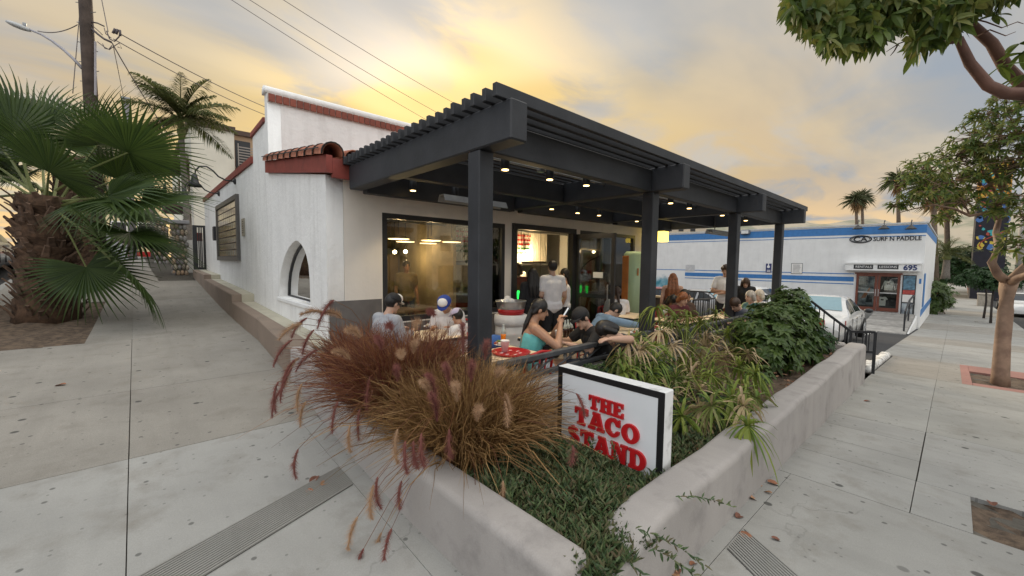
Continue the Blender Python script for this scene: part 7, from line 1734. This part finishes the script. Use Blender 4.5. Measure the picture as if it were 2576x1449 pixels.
    if top:
        b = MB(); e = .016
        hem = J['pel'].lerp(J['wai'], .0)
        b.cap(hem+V3((-.05, 0, 0)), hem+V3((.05, 0, 0)), .125*S+e, .125*S+e)
        if sleeve != 'tube': b.cap(J['wai'], J['che'], .118*S+e, .128*S+e)
        for s in (-1, 1): b.cap(J['wai']+rot @ V3((s*.045, 0, 0)), J['che']+rot @ V3((s*.07, .0, -.02 if sleeve == 'tube' else .02)), .105*S+e, .108*S+e)
        if chest:
            for s in (-1, 1): b.ell(J['che']+rot @ V3((s*.075, .09, -.025)), (.078, .066, .072))
        if sleeve not in ('tube',):
            b.cap(J['shR'].lerp(J['shL'], .12), J['shL'].lerp(J['shR'], .12), .062+e, .062+e) if sleeve != 'strap' else None
            b.cap(J['che'], J['che'].lerp(J['nec'], .55), .10+e, .07+e) if sleeve != 'strap' else None
            for s in ('R', 'L'):
                if sleeve in ('short', 'long'): b.cap(J['sh'+s], J['sh'+s].lerp(J['el'+s], .62 if sleeve == 'short' else 1), .056*S+e, .05*S+e)
                if sleeve == 'long': b.cap(J['el'+s], J['el'+s].lerp(J['wr'+s], .9), .048*S+e, .032+e)
        o = b.build('top', top, t, True, local=True); remesh(o, vox*1.15, 3)
        if sleeve == 'strap':
            for s in (-1, 1): MB().tube([J['che']+rot @ V3((s*.08, .12, .03)), J['nec']+rot @ V3((s*.09, .03, -.035)), J['che']+rot @ V3((s*.08, -.11, .03))], .012, 6).build('strap', top, t, True, local=True)
    if legs:
        b = MB(); e = .014
        b.cap(J['pel']+V3((-.06, 0, -.01)), J['pel']+V3((.06, 0, -.01)), .118*S+e, .118*S+e)
        for s in ('R', 'L'):
            kn = J['kn'+s]; b.cap(J['hi'+s], J['hi'+s].lerp(kn, .55 if shorts else 1), .088*S+e, (.074 if shorts else .062)*S+e)
            if not shorts: b.cap(kn, J['an'+s]+V3((0, 0, .02)), .062*S+e, .046+e)
        o = b.build('shorts' if shorts else 'trousers', legs, t, True, local=True); remesh(o, vox*1.15, 3)
    for s in ('R', 'L'):
        o = MB().cap(J['an'+s]-V3((0, .03, .03)), J['an'+s]+V3((0, .15, -.045)), .050, .042).build('shoe', shoes or BLACKM, t, True, local=True)
    if hair:
        b = MB(); b.ell(hc+HM @ V3((0, -.022, .032)), (.086, .100, .104), 14, 10, HM)
        if hstyle == 'long':
            for x in (-.055, 0, .055): b.cap(H_((x, -.075, .0)), J['nec'].lerp(J['che'], .5)+rot @ V3((x*1.5, -.13, 0)), .05, .045); b.cap(J['nec'].lerp(J['che'], .5)+rot @ V3((x*1.5, -.13, 0)), J['che']+rot @ V3((x*1.3, -.15, -.10)), .045, .022)
            for s in (-1, 1): b.cap(H_((s*.075, -.01, .02)), H_((s*.085, -.02, -.13)), .028, .03)
        elif hstyle == 'bob':
            for s in (-1, 1): b.cap(H_((s*.07, -.01, .04)), H_((s*.078, -.03, -.06)), .034, .036)
            b.cap(H_((0, -.075, .03)), H_((0, -.085, -.07)), .055, .05)
        elif hstyle == 'tied':
            for s in (-1, 1): b.cap(H_((s*.062, -.03, .03)), H_((s*.055, -.06, -.05)), .026, .026)
            b.cap(H_((0, -.085, -.03)), J['nec']+rot @ V3((.02, -.085, -.04)), .034, .028); b.cap(J['nec']+rot @ V3((.02, -.085, -.04)), J['nec']+rot @ V3((.03, -.115, -.16)), .028, .012)
        elif hstyle == 'curly':
            for i in range(40):
                d = rdir(-.1, 1); 
                if d.y > .55 and d.z < .45: continue
                b.ell(hc+HM @ V3((d.x*.085, d.y*.10-.02, d.z*.105+.03)), (.026, .026, .026), 7, 5)
        o = b.build('hair', hair, t, True, local=True); remesh(o, vox*.8, 2)
    if cap_:
        m1, m2 = cap_; b = MB(); P = [(math.sin(math.pi/2*i/6), math.cos(math.pi/2*i/6)) for i in range(7)]
        rotm = HM.copy()
        b.lathe([(.098, -.012), (.1, 0)]+[(.1*math.cos(R_(15*i)), .085*math.sin(R_(15*i))) for i in range(1, 6)]+[(.004, .086)], 18, H_((0, -.012, .055)), rotm)
        cr = b.build('cap_crown', m1, t, True, local=True)
        b = MB(); P = [(-.085, .05), (-.06, .12), (0, .155), (.06, .12), (.085, .05), (0, .085)]
        b.prism(P, lambda u, v, tt: tuple(H_((u, v, .048+tt-.25*max(0, v-.05)*.3))), 0, .008); b.build('cap_brim', m2, t, True, local=True)
        if m1 is not m2 or 'royal' in m1.name:
            b = MB(); b.ell(H_((0, .036, .088)), (.074, .07, .058), 12, 8, HM); b.build('cap_front', PAPER, t, True, local=True)
    # features
    for s in (-1, 1):
        MB().ell(H_((s*.031, .079, .012)), (.011, .006, .006), 8, 5, HM).build('eye', mat('eye_dark', (.02, .015, .012), .2), t, True, local=True)
        MB().ell(H_((s*.032, .083, .030)), (.017, .005, .004), 8, 5, HM).build('eyebrow', hair if hair and hair not in (HG, HW) else HBR, t, True, local=True)
    MB().ell(H_((0, .084, -.056)), (.021, .007, .006), 8, 5, HM).build('mouth', mat('lips', (.30, .10, .08), .5), t, True, local=True)
    return t
def at(px, py, z, kind, lean=0, hz=None):
    """floor anchor for a head seen at a pixel at height z"""
    p = PZ(px, py, z); return p
def az(dx, dy): return math.atan2(dy, dx)
WT, BT, DN_ = cloth('white', (.74, .72, .72)), cloth('black', (.018, .018, .020)), cloth('denim', (.20, .30, .42))
GR, TEAL, JEAN, KH = cloth('heather_grey', (.36, .37, .40)), cloth('teal', (.14, .50, .50)), cloth('dark_jean', (.035, .045, .07)), cloth('pale_denim', (.42, .48, .56))
def seat(px, py, zh, face, lean=0, fwd=0):
    """seat anchor so that the head lands on the pixel: forward lean moves the head along the facing direction"""
    p = PZ(px, py, zh); off = math.sin(R_(lean))*.66+.03+fwd; return V3((p.x-math.cos(face)*off, p.y-math.sin(face)*off, FL(p.x)))
# woman in teal: seated at the left end of the table, facing right, phone in both hands
f1 = az(.78, -.62)
p1 = seat(1352, 775, 1.17, f1, 6)
person('woman in teal strapless top looking at her phone at the table', p1, f1, 'sit', lean=6, pitch=16, skin=SKA, top=TEAL, sleeve='tube', legs=KH, shorts=True, hair=HB, hstyle='tied', vox=.0095, slim=1.06, chest=1,
       ov=dict(elR=(.23, .30, .80), elL=(-.20, .30, .80), wrR=(.06, .36, 1.03), wrL=(-.04, .37, 1.03)))
ph = thing('mobile_phone', 'dark mobile phone held up by the woman in teal', 'phone', p1)
u1 = V3((math.cos(f1), math.sin(f1), 0)); r1 = V3((u1.y, -u1.x, 0)); pc = p1+u1*.43+V3((0, 0, 1.15))
MB().obox(pc, r1, V3((0, 0, 1))*.85+u1*.5, (V3((0, 0, 1))*.85+u1*.5).cross(r1), .036, .075, .0045).build('case', BLACKM, ph); MB().obox(pc-u1*.0062+V3((0, 0, .003)), r1, V3((0, 0, 1))*.85+u1*.5, (V3((0, 0, 1))*.85+u1*.5).cross(r1), .032, .069, .0006).build('screen', emat('phone_screen', (.5, .55, .6), .5), ph)
# man in black cap opposite, leaning on the table, seen from behind his shoulder
f2 = az(-.90, .43)
person('man in black cap and black tee leaning on the table', seat(1463, 812, 1.00, f2, 30), f2, 'sit', lean=30, pitch=5, yaw=18, skin=SKB, top=BT, legs=JEAN, hair=HB, cap_=(BT, BT), vox=.0095, slim=1.05,
       ov=dict(elR=(.27, .40, .78), elL=(-.27, .40, .78), wrR=(.12, .58, .83), wrL=(-.10, .58, .83)))
# person beside him, arm across his shoulder
f2b = az(-.55, .84)
person('dark haired companion with bare arm stretched round the man in the black cap', seat(1530, 832, .97, f2b, 38), f2b, 'sit', lean=38, pitch=25, yaw=25, skin=SKB, top=cloth('charcoal', (.05, .05, .055)), legs=JEAN, hair=HB, hstyle='bob', vox=.0105, ov=dict(elL=(-.36, .22, 1.00), wrL=(-.52, .40, 1.02)))
f3 = az(.88, -.47)
person('boy in pale denim shirt reaching across the table for food', seat(1543, 772, 1.02, f3, 34), f3, 'sit', lean=34, pitch=22, yaw=-10, skin=SKB, top=DN_, sleeve='long', legs=JEAN, hair=HB, vox=.010, slim=.95, ov=dict(elR=(.20, .55, .86), wrR=(.12, .78, .82), elL=(-.24, .34, .80), wrL=(-.12, .55, .80)))
f4 = az(.75, .66)
person('woman in white tee with tied hair seated with her back to the street', seat(1552, 738, 1.06, f4, 10), f4, 'sit', lean=10, skin=SKB, top=WT, legs=BT, hair=HBR, hstyle='tied', vox=.012)
f5 = az(.85, .15)
person('person in grey hoodie and black cap with back to the planter', seat(985, 762, 1.17, f5, 12), f5, 'sit', lean=12, pitch=12, skin=SKB, top=GR, sleeve='long', legs=JEAN, hair=HB, cap_=(mat('cap_black', (.02, .02, .022), .8), mat('cap_cream', (.7, .66, .58), .8)), vox=.011, slim=1.12)
f6 = az(-.75, -.55)
person('boy in white tee with blue and white trucker cap', seat(1122, 768, 1.08, f6, 18), f6, 'sit', lean=18, pitch=26, skin=SKA, top=WT, legs=JEAN, hair=HB, cap_=(cloth('royal_blue', (.03, .07, .34)), cloth('royal_blue', (.03, .07, .34))), vox=.010, slim=.95)
t6 = [o for o in COL.objects if o.get('label') == 'boy in white tee with blue and white trucker cap'][0]
f7 = az(-.2, .95)
person('small child in lavender cap seated behind the nearest pergola post', seat(1148, 806, .90, f7, 12), f7, 'sit', lean=12, pitch=10, skin=SKA, top=WT, legs=JEAN, hair=HB, cap_=(cloth('lavender', (.52, .46, .60)), cloth('lavender', (.52, .46, .60))), vox=.010, scale=.84)
# queue at the door
def stand_at(px, Y, lb, face, **k):
    p = PY(px, 700, Y); return person(lb, (p.x, p.y, FL(p.x) if Y < 5.7 else -.06), face, 'stand', **k)
stand_at(1390, 5.0, 'man in white tee standing in the doorway with his back turned', az(.4, 1), skin=SKB, top=WT, legs=BT, hair=HB, vox=.012, slim=1.08, scale=1.035, ov=dict(wrR=(.12, .24, 1.06), wrL=(-.12, .24, 1.06)))
stand_at(1340, 5.25, 'woman with long black hair in black clothes queueing at the door', az(.5, 1), skin=SKA, top=BT, legs=BT, hair=HB, hstyle='long', vox=.013, scale=.95, sleeve='long')
stand_at(1421, 5.35, 'woman with tied hair in white top queueing beside the man in white', az(-.6, .8), skin=SKA, top=WT, sleeve='strap', legs=BT, hair=HB, hstyle='tied', vox=.013, scale=.955)
stand_at(1303, 6.2, 'customer with bare arm half hidden by the door jamb', az(.6, .9), skin=SKA, top=cloth('dark_red', (.12, .03, .03)), legs=JEAN, hair=HBR, hstyle='bob', vox=.014, scale=.97)
ck = stand_at(1303, 8.35, 'cook in white paper hat behind the service counter', az(-.3, -1), skin=SKC, top=WT, legs=BT, hair=HB, vox=.014)
pk_ = MB(); pk_.prism([(-.09, 0), (.09, 0), (.06, .12), (0, .16), (-.06, .12)], lambda u, v, tt: (u, tt, 1.70+v), -.05, .05); pk_.build('paper_hat', PAPER, ck, local=True)
stand_at(1022, 8.2, 'diner in olive shirt standing inside behind the window', az(-.2, -1), skin=SKC, top=cloth('ochre', (.16, .12, .06)), legs=JEAN, hair=HB, vox=.016)
# far end of the patio
pz_ = PZ(1693, 703, 1.36); person('woman with very long auburn hair standing with her back turned at the far railing', (pz_.x, pz_.y, FL(pz_.x)), az(.9, .5), 'stand', skin=SKB, top=cloth('rust', (.20, .07, .03)), sleeve='strap', legs=JEAN, hair=HR, hstyle='long', vox=.014, scale=.93)
f13 = az(-.75, -.66)
q13 = seat(1692, 752, 1.0, f13, 28)
person('woman with black headband and white bikini top leaning over her food', q13, f13, 'sit', lean=28, pitch=20, skin=SKC, top=WT, sleeve='strap', legs=JEAN, shorts=True, hair=HB, hstyle='long', vox=.012, chest=1)
f14 = az(-.5, -.86)
person('man with short dark hair seated beside the pony wall', seat(1724, 741, 1.10, f14, 5), f14, 'sit', lean=5, yaw=30, skin=SKC, top=cloth('brown', (.08, .045, .03)), legs=JEAN, hair=HB, vox=.014)
person('person with reddish hair and glasses seated low next to the headband woman', seat(1716, 764, .96, az(-.3, -.95), 15), az(-.3, -.95), 'sit', lean=15, pitch=10, skin=SKB, top=cloth('maroon', (.10, .02, .025)), legs=JEAN, hair=HR, hstyle='bob', vox=.014)
pz_ = PZ(1826, 676, 1.60); p15 = PY(1826, 676, 3.85); person('tall curly haired man in white short sleeved shirt with folded arms', (p15.x, p15.y, FL(p15.x)), az(-.9, -.2), 'stand', skin=SKA, top=WT, legs=BT, hair=HBR, hstyle='curly', vox=.013, scale=1.06, pitch=12, ov=dict(elR=(.26, .06, 1.14), elL=(-.26, .06, 1.14), wrR=(-.08, .22, 1.14), wrL=(.08, .24, 1.10)))
p16 = PY(1875, 708, 3.45); person('woman in black tee with long dark hair falling over her face', (p16.x, p16.y, FL(p16.x)), az(-.85, -.3), 'stand', lean=18, pitch=22, skin=SKB, top=BT, legs=BT, hair=HBR, hstyle='long', vox=.013, scale=.93, ov=dict(wrR=(.1, .32, .98), wrL=(-.1, .32, .98)))
f17 = az(-.85, .5)
person('grey haired woman in green and blue patterned shirt at the far table', seat(1886, 752, .99, f17, 10), f17, 'sit', lean=10, skin=SKB, top=mat('cloth_green_blue', (.04, .16, .22), .85, var=.3, scale=9, c2=(.30, .36, .10), c2s=7), legs=JEAN, hair=HG, hstyle='bob', vox=.013)
person('blonde grey haired woman in white shirt at the far table', seat(1908, 746, 1.0, az(-.8, .6), 8), az(-.8, .6), 'sit', lean=8, skin=SKB, top=WT, sleeve='long', legs=KH, hair=HW, hstyle='bob', vox=.013)
f19 = az(-.9, .3)
person('man in slate grey tee reaching over the far table', seat(1852, 772, .93, f19, 25), f19, 'sit', lean=25, pitch=20, skin=SKB, top=cloth('slate', (.09, .10, .13)), legs=JEAN, hair=HBR, vox=.013, ov=dict(elL=(-.26, .42, .80), wrL=(-.16, .66, .80)))
g = PG(2437, 740); person('distant pedestrian in dark top and red shorts walking along the street pavement', g, az(-1, 0), 'stand', skin=SKB, top=JEAN, legs=REDM, shorts=True, hair=HBR, vox=.025)
# ------------------------------------------------------------------ fallen leaves on the pavements
lb_ = MB(); leaf(lb_, (-.5, 0, .02), (1, 0, .12), (0, 0, 1), 1.0, .28, .35, 4, .4)
LM = [lb_.mesh('fallen_leaf', mat('fallen_leaf_%d' % i, c_, .8, var=.3)) for i, c_ in enumerate(((.24, .10, .05), (.33, .18, .10), (.16, .065, .04)))]
spots = [PG(x, y) for x, y in ((1900, 1215), (1905, 1222), (1885, 1240), (1950, 1220), (1890, 1255), (1860, 1300), (1955, 1170), (1960, 1165), (1700, 1435), (1745, 1420), (1690, 1445), (1955, 1360), (1880, 1355), (1930, 1240), (2010, 1000), (780, 1240), (820, 1218), (790, 1210), (150, 970), (2120, 960), (2180, 1010))]+[V3((rng.uniform(3.9, 4.7), rng.uniform(-1.0, -.2), G(4.3, 0))) for _ in range(9)]
for i, p in enumerate(spots):
    o = bpy.data.objects.new('fallen_leaf', LM[i % 3]); COL.objects.link(o); o.location = p+V3((0, 0, .008)); o.rotation_euler = (rng.uniform(-.3, .3), rng.uniform(-.2, .2), rng.uniform(0, 6.28)); o.scale = (rng.uniform(.06, .11),)*3
    tag(o, 'dry brown leaf lying on the pavement', 'leaf', 'fallen leaves on the pavement')
